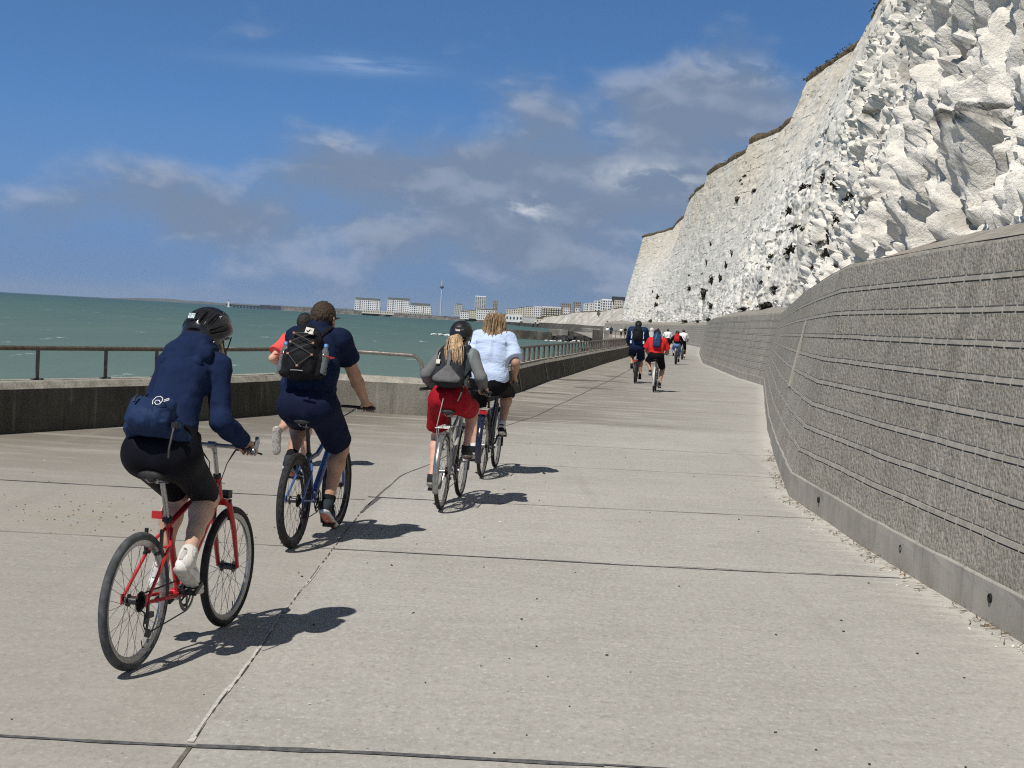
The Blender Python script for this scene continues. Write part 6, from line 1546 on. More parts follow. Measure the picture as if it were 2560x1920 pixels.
P_BLK = paint('black_frame_paint', (.012, .012, .014)); P_WHT = paint('white_frame_paint', (.62, .61, .58)); P_TEAL = paint('blue_green_paint', (.03, .12, .17))
# navy jacket
def capeF(S_, J): S_.cone(J['neck']-J['up']*.05-J['fwd']*.07, J['neck']+J['up']*.02-J['fwd']*.05, .085, .07, .03)
MF, JF, pF, bF = far_rider(dict(pos=(3.87, 44.9), head=(.13, 1.0), r=.345, tr=.026, bb=(.43, .30), seat=(.20, 1.02), bar=(.80, 1.17), barw=.33, ca=75, paint=P_BLK, label='black bicycle with rear rack ridden by the man in the navy jacket', post=MALU, stl=.42, htl=.2, rack=MBLK, rlight=True, guard=MPLAST, panel=((.05, 0, .62), (.16, .13, .10))),
    dict(pel=(.02, 0, .11), neck=(.30, 0, 1.72), head=(.345, 0, 1.835), sw=.205, w=1.18, fat=1.16, hips=1.06, arm=(.33, .28), leg=(.47, .45), elout=.8, hw=.10), 'person in navy jacket and black helmet riding beside the red t-shirt',
    dict(mat=F_JKT, inf=.034, sleeve='long', slw=.03, hem=-.13, extra=[capeF], wr=wr_noise(.014, 6, 6, 8, 71)), dict(mat=F_NSH2, inf=.03, frac=.88, loose=.02), M_BK, SK_M, helm=M_HMAT, topname='jacket')
bF_, q, _ = backpack(JF, MF, F_PACK, 'small black backpack on the navy jacket', (.135, .08, .235), (.24, -.03), .014, None, F_PACK, w=1.25)
mb = MB()
for s in (1, -1):
    J_ = JF; mb.tube([J_['chest']+vec(-.13, s*.19, .06), J_['chest']+vec(-.155, s*.175, -.05), J_['mid']+vec(-.15, s*.19, -.02)], .013, 6, flat=(1, .5)); mb.box(J_['mid']+vec(-.165, s*.20, -.13), (.02, .05, .09))
mb.build('reflective_panel', MWHT, pF)
# red t-shirt
MG, JG, pG, bG = far_rider(dict(pos=(3.93, 39.36), head=(.15, 1.0), r=.340, tr=.022, bb=(.43, .29), seat=(.20, .90), bar=(.78, 1.06), barw=.31, ca=82, paint=P_WHT, label='white bicycle with a small red tail light ridden by the person in red', post=MALU, stl=.36, htl=.17, guard=plain('white_guard', (.6, .6, .58), .4), reflector=(-.02, 0, .66)),
    dict(pel=(.02, 0, .10), neck=(.36, 0, 1.470), head=(.42, .01, 1.590), sw=.185, w=1.12, fat=1.2, hips=1.12, arm=(.31, .26), elout=.5, heel=(8, 12), kneeout=.35, hw=.10), 'person in red t-shirt with blue daypack and black shorts riding a white bicycle',
    dict(mat=F_RED, inf=.026, sleeve=.80, slw=.03, hem=-.09, wr=wr_noise(.012, 7, 7, 8, 73)), dict(mat=F_BLK, inf=.016, frac=.92), M_TRD, SK_M, helm=M_HBLK)
F_BPB = fabric('blue_daypack', (.022, .055, .125), .7, .2, .5, 10.)
bG_, q, (f, up) = backpack(JG, MG, F_BPB, 'narrow blue daypack on the red t-shirt', (.105, .06, .215), (.225, .02), .013, None, F_BPB, w=1.18)
mb = MB(); mb.tube([q(-.115, .02, .12), q(-.12, .02, -.02)], .007, 6); mb.build('zip', plain('pale_blue_zip', (.2, .38, .6), .6), bG_)
# red rucksack, jeans
MH, JH, pH, bH = far_rider(dict(pos=(8.32, 72.98), head=(.16, 1.0), r=.345, tr=.036, bb=(.43, .29), seat=(.20, .88), bar=(.80, 1.06), barw=.34, ca=60, paint=P_TEAL, label='fat tyred bicycle ridden by the person with the bright red backpack', post=MBLK, rack=M_RACK, stl=.36, htl=.17),
    dict(pel=(.02, 0, .10), neck=(.34, 0, 1.46), head=(.40, 0, 1.585), sw=.165, w=.98, arm=(.30, .26), elout=.8, kneeout=.2), 'person in black top and blue jeans riding with the bright red backpack',
    dict(mat=F_BLK, inf=.02, sleeve='long', hem=-.06), dict(mat=F_JEAN, inf=.018, frac=1.72), M_BK, SK_L, h=.024, helm=M_HBLK, topname='sweater', botname='jeans')
F_RPK = fabric('red_pack', (.40, .018, .02), .7, .15, .5, 8.); backpack(JH, MH, F_RPK, 'bright red backpack on the rider in black and jeans', (.135, .08, .22), (.19, -.02), .018, None, F_RPK, w=1.05)
def crossbody(J, p, s=1):
    mb = MB(); n, u, f = J['neck'], J['up'], J['fwd']; y = vec(0, 1, 0)
    mb.tube([n-u*.02+y*s*.09+f*.04, n-u*.04+y*s*.09-f*.10, J['mid']+u*.05-f*.155, J['mid']-u*.12-y*s*.14-f*.13, J['mid']-u*.13-y*s*.20], .011, 6, flat=(1, .5)); mb.build('shoulder_strap', MPLAST, p)
MI, JI, pI, bI = far_rider(dict(pos=(10.09, 85.36), head=(.18, 1.0), r=.345, tr=.022, bb=(.43, .29), seat=(.20, .95), bar=(.80, 1.10), barw=.31, ca=75, paint=P_WHT, label='pale bicycle ridden beside the wall by the person in black trousers', post=MALU, stl=.38, htl=.18),
    dict(pel=(.02, 0, .10), neck=(.33, 0, 1.57), head=(.38, 0, 1.70), sw=.18, w=1.02, arm=(.31, .27), elout=.6), 'person in white t-shirt with a dark cross strap and black trousers riding by the wall',
    dict(mat=F_WHT, inf=.024, sleeve=.8, slw=.025, hem=-.06), dict(mat=F_BLK, inf=.014, frac=1.82), M_TRW, SK_M, h=.026, hair=(H_DK, False), botname='trousers')
crossbody(JI, pI, 1)
MJ, JJ, pJ, bJ = far_rider(dict(pos=(10.4, 97.0), head=(.16, 1.0), r=.345, tr=.022, bb=(.43, .29), seat=(.20, .96), bar=(.80, 1.12), barw=.31, ca=80, paint=P_BLK, label='dark bicycle ridden by the dark haired person with bare legs', stl=.38, htl=.18),
    dict(pel=(.02, 0, .10), neck=(.34, 0, 1.57), head=(.39, 0, 1.70), sw=.175, w=1.02, arm=(.31, .27), elout=.6, hips=1.1), 'person with dark hair in white t-shirt with slanting strap and black shorts riding',
    dict(mat=F_WHT, inf=.024, sleeve=.8, slw=.025, hem=.02), dict(mat=F_BLK, inf=.03, frac=.75, loose=.03), M_TRW, SK_M, h=.028, hair=(H_DK, True))
crossbody(JJ, pJ, -1)
def hoodK(S_, J):
    n, u, f = J['neck'], J['up'], J['fwd']; S_.cone(n-u*.04-f*.08, n-u*.12-f*.10, .09, .06, .04)
MK, JK, pK, bK = far_rider(dict(pos=(6.75, 70.5), head=(.15, 1.0), r=.345, tr=.022, bb=(.43, .29), seat=(.20, .92), bar=(.80, 1.10), barw=.31, ca=100, paint=P_BLK, label='dark bicycle mostly hidden beyond the red and navy riders', stl=.38, htl=.18),
    dict(pel=(.02, 0, .10), neck=(.34, 0, 1.54), head=(.39, 0, 1.665), sw=.18, w=1.08, fat=1.1, arm=(.30, .26), elout=.7), 'person in pale grey hoodie and white and black helmet between the navy and red riders',
    dict(mat=F_GRYH, inf=.03, sleeve='long', slw=.02, hem=-.06, extra=[hoodK]), dict(mat=F_BLK, inf=.02, frac=.9), M_TRW, SK_M, h=.024, helm=plain('helmet_white', (.6, .6, .58), .35), topname='hoodie')
ML, JL, pL, bL = far_rider(dict(pos=(11.35, 113.0), head=(.14, 1.0), r=.345, tr=.022, bb=(.43, .29), seat=(.20, .95), bar=(.80, 1.12), barw=.31, ca=20, paint=P_BLK, lod=2, label='dark bicycle of the white clad rider just beyond the blue daypack', stl=.38, htl=.18),
    dict(pel=(.02, 0, .10), neck=(.34, 0, 1.60), head=(.39, 0, 1.73), sw=.18, w=1.05, arm=(.31, .27), elout=.6), 'person in white top riding just beyond the red t-shirt rider',
    dict(mat=F_WHT, inf=.028, sleeve=.8, slw=.025, hem=-.04), dict(mat=F_BLK, inf=.02, frac=.9), M_TRW, SK_M, h=.03, hair=(H_DK, False))
MN, JN, pN, bN = far_rider(dict(pos=(7.75, 92.0), head=(.12, 1.0), r=.345, tr=.022, bb=(.43, .29), seat=(.20, .95), bar=(.80, 1.12), barw=.31, ca=20, paint=P_BLK, lod=2, label='dark bicycle of the dark haired rider behind the navy jacket', stl=.38, htl=.18),
    dict(pel=(.02, 0, .10), neck=(.34, 0, 1.51), head=(.39, 0, 1.64), sw=.17, w=1.0, arm=(.30, .26), elout=.6), 'person with short dark hair riding, head just showing past the navy jacket',
    dict(mat=F_NSH2, inf=.028, sleeve=.8, slw=.025, hem=-.04), dict(mat=F_BLK, inf=.02, frac=.9), M_TRW, SK_M, h=.03, hair=(H_DK, False))
# the little crowd where the path bends out of sight
WV = []
def build_walker(h, ph, ar):
    J = walker_joints(h, .20*abs(ph), 3, ar, phase=1 if ph > 0 else -1); S_ = SDF(.03); leg_skin(S_, J, 1.0); torso(S_, J, .95); arm_skin(S_, J, 1.0, fingers=False); head_skin(S_, J, 1.0, face=False)
    V = S_.build(.03); T = SDF(.045); return J, V
def walker(pos, rz, J, V, label, topm, botm, hairm, sleeve=.8, frac=.85, group='walkers where the path bends out of sight'):
    p = obj('person', V[0], V[1], SK_M); M = Matrix.Translation((*pos, .0))@Matrix.Rotation(rz, 4, 'Z'); p.matrix_world = M; tag(p, label, 'person', group)
    top(J, dict(mat=topm, inf=.026, sleeve=sleeve, slw=.02, hem=-.08), .03, p, 1.02, 1.0, 1.0, 'tshirt'); bottoms(J, dict(mat=botm, inf=.02, frac=frac), .03, p)
    S_ = SDF(.02); S_.ell(J['head']+vec(-.014, 0, .02), (.11, .09, .106), None, .01); put(S_, .03, 'hair', hairm, p); return p
wa = build_walker(1.76, 1, ((12, 15), (-16, 20))); wb2 = build_walker(1.66, -1, ((-14, 15), (14, 20))); wc = build_walker(1.40, 1, ((10, 15), (-12, 20)))
F_TAN = fabric('tan_top', (.40, .30, .20)); F_NAV3 = fabric('navy_top', (.012, .02, .06)); F_PLUM = fabric('plum_top', (.22, .03, .05))
for pos, rz, (J, V), lb, a_, b_, hm_ in (
    ((12.55, 150.0), R(95), wa, 'person walking away in white t-shirt left of the navy jacket', F_WHT, F_NAV3, H_DK),
    ((15.05, 232.0), R(80), wb2, 'small figure in white at the left end of the distant crowd', F_WHT, F_NAV3, H_DK),
    ((15.75, 233.0), R(100), wa, 'small figure in navy beside the leftmost white one', F_NAV3, F_NAV3, H_DK),
    ((17.6, 236.0), R(90), wb2, 'small figure in white and black near the middle of the distant crowd', F_WHT, F_BLK, H_DK),
    ((18.5, 239.0), R(70), wa, 'taller dark figure in the middle of the distant crowd', F_BLK, F_BLK, H_DK),
    ((19.2, 238.0), R(90), wb2, 'small figure in a tan top in the distant crowd', F_TAN, F_NAV3, H_BLOND),
    ((20.2, 240.0), R(100), wa, 'small figure in pale grey in the distant crowd', F_GRYH, F_BLK, H_DK),
    ((21.6, 236.0), R(90), wb2, 'small figure in a plum top at the right of the distant crowd', F_PLUM, F_TAN, H_BRN),
    ((21.9, 233.0), R(80), wc, 'child in white at the right end of the distant crowd', F_WHT, F_TAN, H_BRN)):
    walker(pos, rz, J, V, lb, a_, b_, hm_)
# ------------------------------------------------------------------ the town across the bay
def wallpaint(name, col): return plain(name, col, .85, var=.10, vs=.25, spec=.15)
W_WHITE = wallpaint('white_render', (.78, .78, .76)); W_CREAM = wallpaint('cream_render', (.68, .63, .52)); W_GREY = wallpaint('grey_cladding', (.16, .17, .165)); W_DK = wallpaint('dark_cladding', (.055, .062, .068))
W_TAN = wallpaint('tan_brick', (.36, .31, .25)); W_LG = wallpaint('pale_grey_render', (.52, .52, .50)); W_BRN = wallpaint('brown_roof', (.13, .11, .09)); M_WIN = plain('dark_window', (.03, .04, .055), .25, spec=.5); M_WINB = plain('blue_balcony_glass', (.06, .10, .15), .3, spec=.5)
_wm = {}
def building(x, Y, z, w, h, d, fl, nc, wm, label, winm=None, roof=None, cat='building', wf=.55, hf=.5, yaw=0., slab=True, bal=0):
    r = empty('building', (x, Y, z-1.5), R(yaw)); tag(r, label, cat)
    mb = MB(); mb.box((0, d/2, (h+1.5)/2), (w, d, h+1.5)); mb.build('wall', wm, r, smooth=False)
    if roof:
        rh, rm, inset = roof; mb = MB(); mb.box((0, d/2, h+1.5+rh/2), (w*inset, d*.8, rh)); mb.build('roof', rm, r, smooth=False)
    elif slab: mb = MB(); mb.box((0, d/2, h+1.5+.2), (w+.5, d+.5, .4)); mb.build('roof', wm, r, smooth=False)
    if fl:
        ww, wh = w/nc*wf, h/fl*hf; key = (round(ww, 2), round(wh, 2), winm.name)
        src = None
        for i in range(fl):
            for j in range(nc):
                wide = bal and (j % bal == bal//2)
                cx_, cz_ = -w/2+w*(j+.5)/nc, 1.5+h*(i+.52)/fl
                k2 = (key, bool(wide))
                if k2 not in _wm:
                    mb = MB(); mb.box((0, 0, 0), (ww*(1.5 if wide else 1), .5, wh*(1.35 if wide else 1))); o = mb.build('window', M_WINB if wide else winm, r, smooth=False); _wm[k2] = o
                else: o = _wm[k2].copy(); COL.objects.link(o); o.parent = r
                o.location = (cx_, -.12, cz_)
    return r
BL = [
 (-324.5, 3100, 7.8, 55.9, 20.9, 16, 5, 12, W_WHITE, 'left of the two long white balconied blocks across the bay', M_WIN, (5.2, W_GREY, .93), 4),
 (-257.2, 3100, 8.2, 47.2, 24.4, 16, 6, 10, W_WHITE, 'taller half of the right white balconied block across the bay', M_WIN, (5.5, W_GREY, .96), 4),
 (-209.4, 3099, 6.6, 48.0, 16.5, 16, 4, 10, W_WHITE, 'lower stepped half of the right white balconied block', M_WIN, (6.0, W_GREY, .86), 4),
 (-258.2, 3088, 2.0, 152.3, 5.2, 6, 1, 40, W_CREAM, 'long low cream terrace in front of the white balconied blocks', M_WIN, None, 0),
 (-99.5, 3900, 18, 29.7, 45.6, 20, 13, 5, W_LG, 'tallest pale tower block on the skyline', M_WIN, (2.2, W_WHITE, 1.02), 0),
 (-61.3, 4100, 18, 13.9, 39.0, 18, 10, 3, W_TAN, 'narrow brown tower right of the tallest tower', M_WIN, None, 0),
 (-133.1, 3300, 9, 21.4, 23.3, 30, 5, 5, W_LG, 'pale stepped block between the mast tower and the tallest block', M_WIN, (3, W_GREY, .6), 0),
 (-96.7, 3000, 4, 25.4, 14.5, 25, 3, 6, W_CREAM, 'cream low building below the tallest tower', M_WIN, (2, W_BRN, .9), 0),
 (-60.6, 2900, 2, 40.8, 19.0, 25, 4, 9, W_WHITE, 'white arcaded harbour building behind the blond head', M_WIN, (2.5, W_BRN, .98), 0),
 (-106.5, 2950, 2, 18.3, 12.4, 25, 3, 4, W_WHITE, 'small white harbour building below the stepped block', M_WIN, (2, W_BRN, .9), 0),
 (-7.6, 2700, 10, 21.3, 14.2, 20, 4, 5, W_CREAM, 'leftmost cream terrace house on the ridge', M_WIN, (1.2, W_BRN, .9), 0),
 (9.4, 2690, 10, 12.9, 17.3, 20, 5, 3, W_CREAM, 'narrow cream terrace house second from the left on the ridge', M_WIN, (1.6, W_BRN, .7), 0),
 (24.8, 2680, 10, 16.6, 19.6, 20, 5, 4, W_CREAM, 'cream terrace house third from the left on the ridge', M_WIN, (1.4, W_BRN, .8), 0),
 (40.1, 2670, 10, 15.8, 21.2, 20, 5, 4, W_WHITE, 'white terrace house left of the dark gridded block', M_WIN, (1.2, W_LG, .8), 0),
 (61.9, 2500, 9, 33.8, 19.5, 22, 5, 8, W_DK, 'dark gridded block with a white attic on the ridge', W_CREAM, (2.6, W_WHITE, .98), 0),
 (101.2, 2900, 22, 21.2, 21.6, 25, 5, 5, W_TAN, 'tan slab block behind the dark gridded block', M_WIN, None, 0),
 (92.2, 2600, 14, 11.0, 18.0, 20, 4, 3, W_WHITE, 'small white house below the tan slab block', M_WIN, None, 0),
 (119.3, 2800, 22, 15.0, 24.2, 22, 6, 4, W_TAN, 'narrow tan block right of the tan slab block', M_WIN, None, 0),
 (108.0, 2500, 14, 8.5, 17.3, 18, 3, 2, W_WHITE, 'small white house below the narrow tan block', M_WIN, None, 0),
 (104.5, 2100, 14, 10.1, 19.9, 20, 6, 3, W_WHITE, 'first white stepped block from the left near the chalk slope', M_WIN, None, 3),
 (111.3, 2090, 14, 7.1, 21.0, 20, 6, 2, W_WHITE, 'narrow white block second from the left near the chalk slope', M_WIN, None, 0),
 (116.4, 2050, 14, 8.7, 23.9, 20, 6, 2, W_WHITE, 'white block adjoining the widest white block near the cliff', M_WIN, None, 2),
 (130.1, 2040, 14, 20.1, 25.7, 20, 7, 6, W_WHITE, 'widest white balconied block beside the far end of the cliff', M_WIN, (1.2, W_WHITE, .7), 3),
 (145.3, 2030, 14, 12.0, 26.0, 20, 7, 5, W_CREAM, 'cream block half hidden by the far end of the cliff', M_WIN, (5.2, W_DK, 1.5), 0),
 (-2.5, 1900, 2, 23.0, 7.7, 14, 1, 5, W_WHITE, 'long white shed with slit windows under the ridge', M_WIN, (1.6, W_LG, .9), 0),
 (16.8, 1700, 1.9, 16.3, 5.7, 12, 0, 0, W_LG, 'plain grey shed right of the white shed', M_WIN, None, 0),
 (44.4, 1650, 2.1, 40.4, 3.6, 12, 1, 14, W_CREAM, 'long colonnaded shelter with a brown roof below the slope', M_WIN, (2.2, W_BRN, 1.01), 0)]
for b_ in BL: building(*b_[:9], b_[9], b_[10], b_[11], bal=b_[12], hf=.62 if b_[8] is W_DK else .42, wf=.62 if b_[8] is W_DK else .40)
# the tall observation mast
r = empty('observation_tower', (-318.5, 6000, 5)); tag(r, 'very tall thin observation mast with a ring pod above the bay', 'tower')
mb = MB(); mb.tube([(0, 0, 0), (0, 0, 150)], [3.0, 2.6], 12); mb.build('mast', plain('mast_steel', (.55, .57, .60), .5), r)
mb = MB(); mb.lathe([(2.7, 117), (6, 119), (9, 123), (9, 125), (6, 128), (2.7, 129)], (0, 0, 0), (0, 0, 1), 24); mb.build('pod', plain('pod_glass', (.10, .14, .19), .3), r)
# harbour breakwater, piled arm
def breakwater(pts, label, mat, top_w=12., name='breakwater'):
    V = []; F = []; rr = pl_resample([p[:2] for p in pts], 14.); zt = np.interp([q[0][0] for q in rr], [p[0] for p in pts], [p[2] for p in pts])
    for i, ((x, y), a) in enumerate(rr):
        z = zt[i]+.5*RS.uniform(-1, 1); k = 1.8*max(0, math.sin(a/27.)**8); j = RS.uniform(-1, 1)
        V += [(x, y-6-k*1.6+j, SEA_Z-.5), (x, y-3.0-k, SEA_Z+2.0), (x, y-1.5, z-2.2), (x, y, z-1.6), (x, y, z), (x, y+2, z), (x, y+2, z-2), (x, y+top_w, z-2), (x, y+top_w+5, SEA_Z-.5)]
    m_ = 9; idx = np.arange(len(rr)*m_).reshape(len(rr), m_); F = np.stack([idx[:-1, :-1].ravel(), idx[1:, :-1].ravel(), idx[1:, 1:].ravel(), idx[:-1, 1:].ravel()], 1)
    o = obj(name, np.array(V), F, mat, smooth=False); tag(o, label, 'breakwater'); return o
m, t = newmat('breakwater_stone'); co = t.obco(); n = t.noise(co, .12, 5, .7); n2 = t.noise(t.mapp(co, (.035, .2, .5)), 1., 3)
c = t.mix(t.mr(n, .35, .65), (.085, .085, .085), (.19, .185, .175)); c = t.mix(t.mr(n2, .55, .65, 0, .7), c, (.05, .052, .055)); t.out(c, .9, None, 0, .1); M_BW = m
breakwater([(-545, 3300, 5.2), (-403, 3180, 5.6), (-251, 3080, 4.8), (-62, 3000, 3.6), (8, 2500, 2.4), (62, 2215, 2.2)], 'long grey harbour breakwater across the bay', M_BW)
W_MOLE = plain('mole_dark', (.035, .045, .07), .9, var=.3, vs=.2)
breakwater([(-622, 3450, 6.4), (-545, 3300, 5.4)], 'dark outer mole joining the breakwater', W_MOLE)
r = empty('harbour_arm', (-640, 3450, SEA_Z)); tag(r, 'low dark piled harbour arm pointing out to sea', 'pier')
mb = MB(); a, b = vec(-712, 3490)-vec(-640, 3450), vec(-622, 3450)-vec(-640, 3450)
mb.tube([vec(*a, 6.6), vec(*((a+b)/2), 6.0), vec(*b, 6.2)], 1.4, 6); mb.build('deck', W_MOLE, r)
for k in range(10): q = a+(b-a)*(k+.4)/10; mb = MB(); mb.box((q[0], q[1], 2.5), (3.6, 3.2, 6.5)); mb.build('pile', W_MOLE, r, smooth=False)
r = empty('lighthouse', (-704, 3478, 2.0)); tag(r, 'tiny white light tower at the tip of the harbour arm', 'lighthouse'); mb = MB(); mb.tube([(0, 0, 0), (0, 0, 7.0), (0, 0, 9)], [1.9, 1.7, 1.3], 10); mb.build('tower', W_WHITE, r); mb = MB(); mb.lathe([(.01, 9), (1.6, 9), (1.2, 10.6), (.01, 11.2)], (0, 0, 0), (0, 0, 1), 10, False); mb.build('lantern', W_DK, r)
M_SAIL = plain('white_sail', (.75, .75, .74), .7)
def boat(x, y, label, s=1., sail=True):
    r = empty('sailing_boat', (x, y, SEA_Z)); tag(r, label, 'boat'); mb = MB(); loft(mb, [((-5.5*s, 0, .9), .9, .5), ((-3*s, 0, .7), 1.6, .7), ((1*s, 0, .7), 1.6, .8), ((5.5*s, 0, 1.2), .1, .3)], 10); mb.build('hull', W_WHITE, r)
    mb = MB(); mb.tube([(0, 0, 1), (0, 0, 14*s)], [.22, .14], 6); mb.build('mast', M_SAIL, r)
    if sail: mb = MB(); mb.add([(-4.2*s, .06, 2), (0, .1, 2), (0, .06, 13*s), (-4.2*s, -.06, 2), (0, -.1, 2), (0, -.06, 13*s)], [(0, 1, 2), (3, 5, 4), (0, 2, 5, 3), (1, 4, 5, 2), (0, 3, 4, 1)]); mb.build('sail', M_SAIL, r, smooth=False)
boat(-666, 3300, 'tiny white sailing boat by the harbour arm', 1.05)
for x, s in ((-446, 1.9), (-425, 1.2), (-412, 1.3), (-398, 1.7), (-388, 1.1), (-372, 1.3)):
    r = empty('yacht', (x, 3290, SEA_Z+2)); tag(r, 'moored yacht showing only its bare mast over the breakwater', 'boat', 'yachts moored behind the breakwater'); mb = MB(); loft(mb, [((-5, 0, .9), .9, .5), ((0, 0, .7), 1.6, .8), ((5, 0, 1.2), .1, .3)], 8); mb.build('hull', W_WHITE, r); mb = MB(); mb.tube([(0, 0, 1), (0, 0, 13*s)], .28, 5); mb.build('mast', W_LG, r)
# land under the town: shingle, chalk slope and the down above it
m, t = newmat('chalk_slope'); co = t.obco(); n = t.noise(co, .05, 6, .65); v = t.noise(t.mapp(co, (.12, .05, .02)), 1., 5, .65)
c = t.mix(t.mr(n, .35, .65), (.42, .39, .33), (.60, .585, .55)); c = t.mix(t.mr(v, .52, .68, 0, .7), c, (.30, .285, .25)); t.out(c, .95, None, 0, .1); M_SLOPE = m
M_SHORE = plain('dark_shore', (.085, .08, .07), .95, var=.5, vs=.06, spec=.1); M_SAND = plain('ochre_bank', (.36, .29, .19), .95, var=.2, vs=.05, spec=.1)
rows = [ # (front shore), (foot of slope), (top of slope), (back)
 ((-66, 2990, -4.5), (-62, 3010, 2.5), (-60, 3020, 4), (-20, 3600, 22)), ((6, 1895, -4.5), (5, 1905, 2.2), (0, 1960, 3.4), (10, 2650, 10)), ((30, 1600, -4.5), (30, 1615, 2.0), (32, 1665, 8.0), (60, 2460, 10)),
 ((40, 1390, -4.2), (46, 1400, 2.0), (50, 1470, 11.2), (100, 2300, 15)), ((45, 1190, -4.0), (51, 1240, 2.2), (54.5, 1350, 13.0), (105, 2090, 15)), ((48, 1040, -3.6), (55, 1130, 1.8), (61, 1270, 13.1), (112, 2080, 15)), ((50, 890, -3), (59.5, 1000, 1.8), (68, 1150, 13.2), (118, 2040, 15)), ((51, 700, -2), (62, 900, 2.0), (70, 1040, 14.6), (140, 2030, 15)), ((52, 560, -1), (66, 800, 2.2), (78, 900, 15.5), (200, 2000, 20)), ((70, 520, 0), (200, 700, 3), (240, 800, 18), (600, 2000, 30))]
V = []; NS = 6
RR = [[np.array(q, float) for q in r_] for r_ in rows]
fine_rows = []
for i in range(len(RR)-1):
    for k in range(NS): fine_rows.append([RR[i][c]+(RR[i+1][c]-RR[i][c])*k/NS for c in range(4)])
fine_rows.append(RR[-1])
for fr_ in fine_rows:
    ex = vec(fr_[3][0]*3, fr_[3][1]*3, fr_[3][2]+25)
    for j, q in enumerate([fr_[0], fr_[0]*.5+fr_[1]*.5+vec(0, 0, RS.uniform(-.4, .4)), fr_[1], fr_[1]*.5+fr_[2]*.5+vec(RS.uniform(-1.5, 1.5), 0, RS.uniform(-.6, .3)), fr_[2]+vec(0, 0, RS.uniform(-.3, .3)), fr_[2]+vec(4, 25, 1.2+RS.uniform(0, .5)), fr_[3], ex]): V.append(q)
m_ = 8; idx = np.arange(len(fine_rows)*m_).reshape(-1, m_); F = np.stack([idx[:-1, :-1].ravel(), idx[1:, :-1].ravel(), idx[1:, 1:].ravel(), idx[:-1, 1:].ravel()], 1)
mi = np.tile([0, 0, 1, 1, 2, 2, 2], len(fine_rows)-1)
o = obj('coast_land', np.array(V), F, None, smooth=False, mats=[M_SHORE, M_SLOPE, MTURF], midx=mi); tag(o, 'shore and chalk slope below the town', kind='structure')
mb = MB(); ribbon(mb, [(66.6, 1185, 13.5), (65.8, 1130, 11.2), (64.6, 1065, 8.2), (63.2, 1005, 5.4), (62.0, 955, 3.6)], vec(-.7, -.45, .55), 2.6); o = mb.build('sloping_ramp', MTURF, smooth=False); tag(o, 'dark ramp slanting down the pale chalk slope', 'ramp')
# hazy hills beyond
V = []; F = []; n = 90
for i in range(n+1):
    x = -8600+8600*i/n; h = 52*math.exp(-((x+6450)/900)**2)+38*math.exp(-((x+4700)/1000)**2)+62*math.exp(-((x+2900)/1300)**2)+4*math.sin(i*.9)-7; V += [(x, 26000, SEA_Z-1), (x, 26100, max(-4.5, h)), (x, 28000, SEA_Z-1)]
F = [(i*3, i*3+3, i*3+4, i*3+1) for i in range(n)]+[(i*3+1, i*3+4, i*3+5, i*3+2) for i in range(n)]
o = obj('hills', V, F, plain('far_hill', (.07, .08, .075), .95, var=.2, vs=.002, spec=0), smooth=True); tag(o, 'low blue hills on the far shore', kind='structure')

# ------------------------------------------------------------------ groyne, rocks and the concrete head at the bend
m, t = newmat('wet_concrete'); co = t.obco(); n = t.noise(co, .35, 6, .7); v = t.noise(t.mapp(co, (.6, .6, .12)), .9, 5, .6)
c = t.mix(t.mr(n, .35, .65), (.06, .052, .044), (.155, .14, .12)); c = t.mix(t.mr(v, .5, .7, 0, .6), c, (.035, .03, .028)); t.out(c, .85, t.bump(n, .5, .2), 0, .25); M_WET = m
M_GC = plain('grey_groyne', (.24, .23, .205), .9, var=.35, vs=.5, spec=.15)
def block(name, boxes, mat, label, cat, loc):
    r = empty(name, loc); tag(r, label, cat); L = vec(*loc)
    for nm, c_, s_, mt in boxes:
        mb = MB(); mb.box(vec(*c_)-L, s_); o = mb.build(nm, mt or mat, r, smooth=False); bv = o.modifiers.new('b', 'BEVEL'); bv.width = min(s_)*.06; bv.segments = 2
    return r
block('groyne', [('jetty', (2.9, 481.5, -2.6), (18.7, 5, 3.0), M_WET), ('recessed_wall', (15.0, 484.5, -1.6), (6.2, 4, 2.9), M_GC), ('lower_ledge', (15.0, 482, -3.4), (5.6, 6, 2.2), M_WET), ('inner_wall', (20.8, 486, -2.3), (6.0, 5, 3.9), M_WET), ('root_wall', (26.6, 500, -1.4), (6.6, 5, 4.4), M_GC)], M_WET, 'dark stepped concrete groyne running into the sea beyond the blond riders', 'groyne', (12, 484, -4))
def rocks(name, n, fn, smin, smax, mat, label, flat=.6, kind='stuff'):
    V = []; F = []
    for _ in range(n):
        c = np.array(fn()); s = RS.uniform(smin, smax); b = len(V); A = RS.normal(size=(9, 3)); A /= np.linalg.norm(A, axis=1)[:, None]
        Rr = np.array(Matrix.Rotation(RS.uniform(0, 6), 3, 'Z'))@np.array(Matrix.Rotation(RS.uniform(-.6, .6), 3, 'X'))
        cube = np.array([(x, y, z) for z in (-1, 1) for y in (-1, 1) for x in (-1, 1)], float)*RS.uniform(.55, 1., (8, 3))
        V += list(c+(cube*np.array([s, s*RS.uniform(.5, .9), s*flat]))@Rr.T); F += [tuple(b+k for k in q) for q in ((0, 2, 3, 1), (4, 5, 7, 6), (0, 1, 5, 4), (1, 3, 7, 5), (3, 2, 6, 7), (2, 0, 4, 6))]
    o = obj(name, np.array(V), F, mat, smooth=False); tag(o, label, kind=kind); return o
def rk():
    u = RS.rand(); x = 13+17*u; y = 474-30*u**2-RS.uniform(0, 14)*u; return (x+RS.uniform(-1, 1), y, -4.1+RS.rand()**2*2.4*(.4+u))
M_ROCK = plain('black_rock', (.045, .043, .042), .8, var=.5, vs=.8, spec=.3)
rocks('rocks', 330, rk, .5, 1.5, M_ROCK, 'dark wave washed boulders below the groyne')
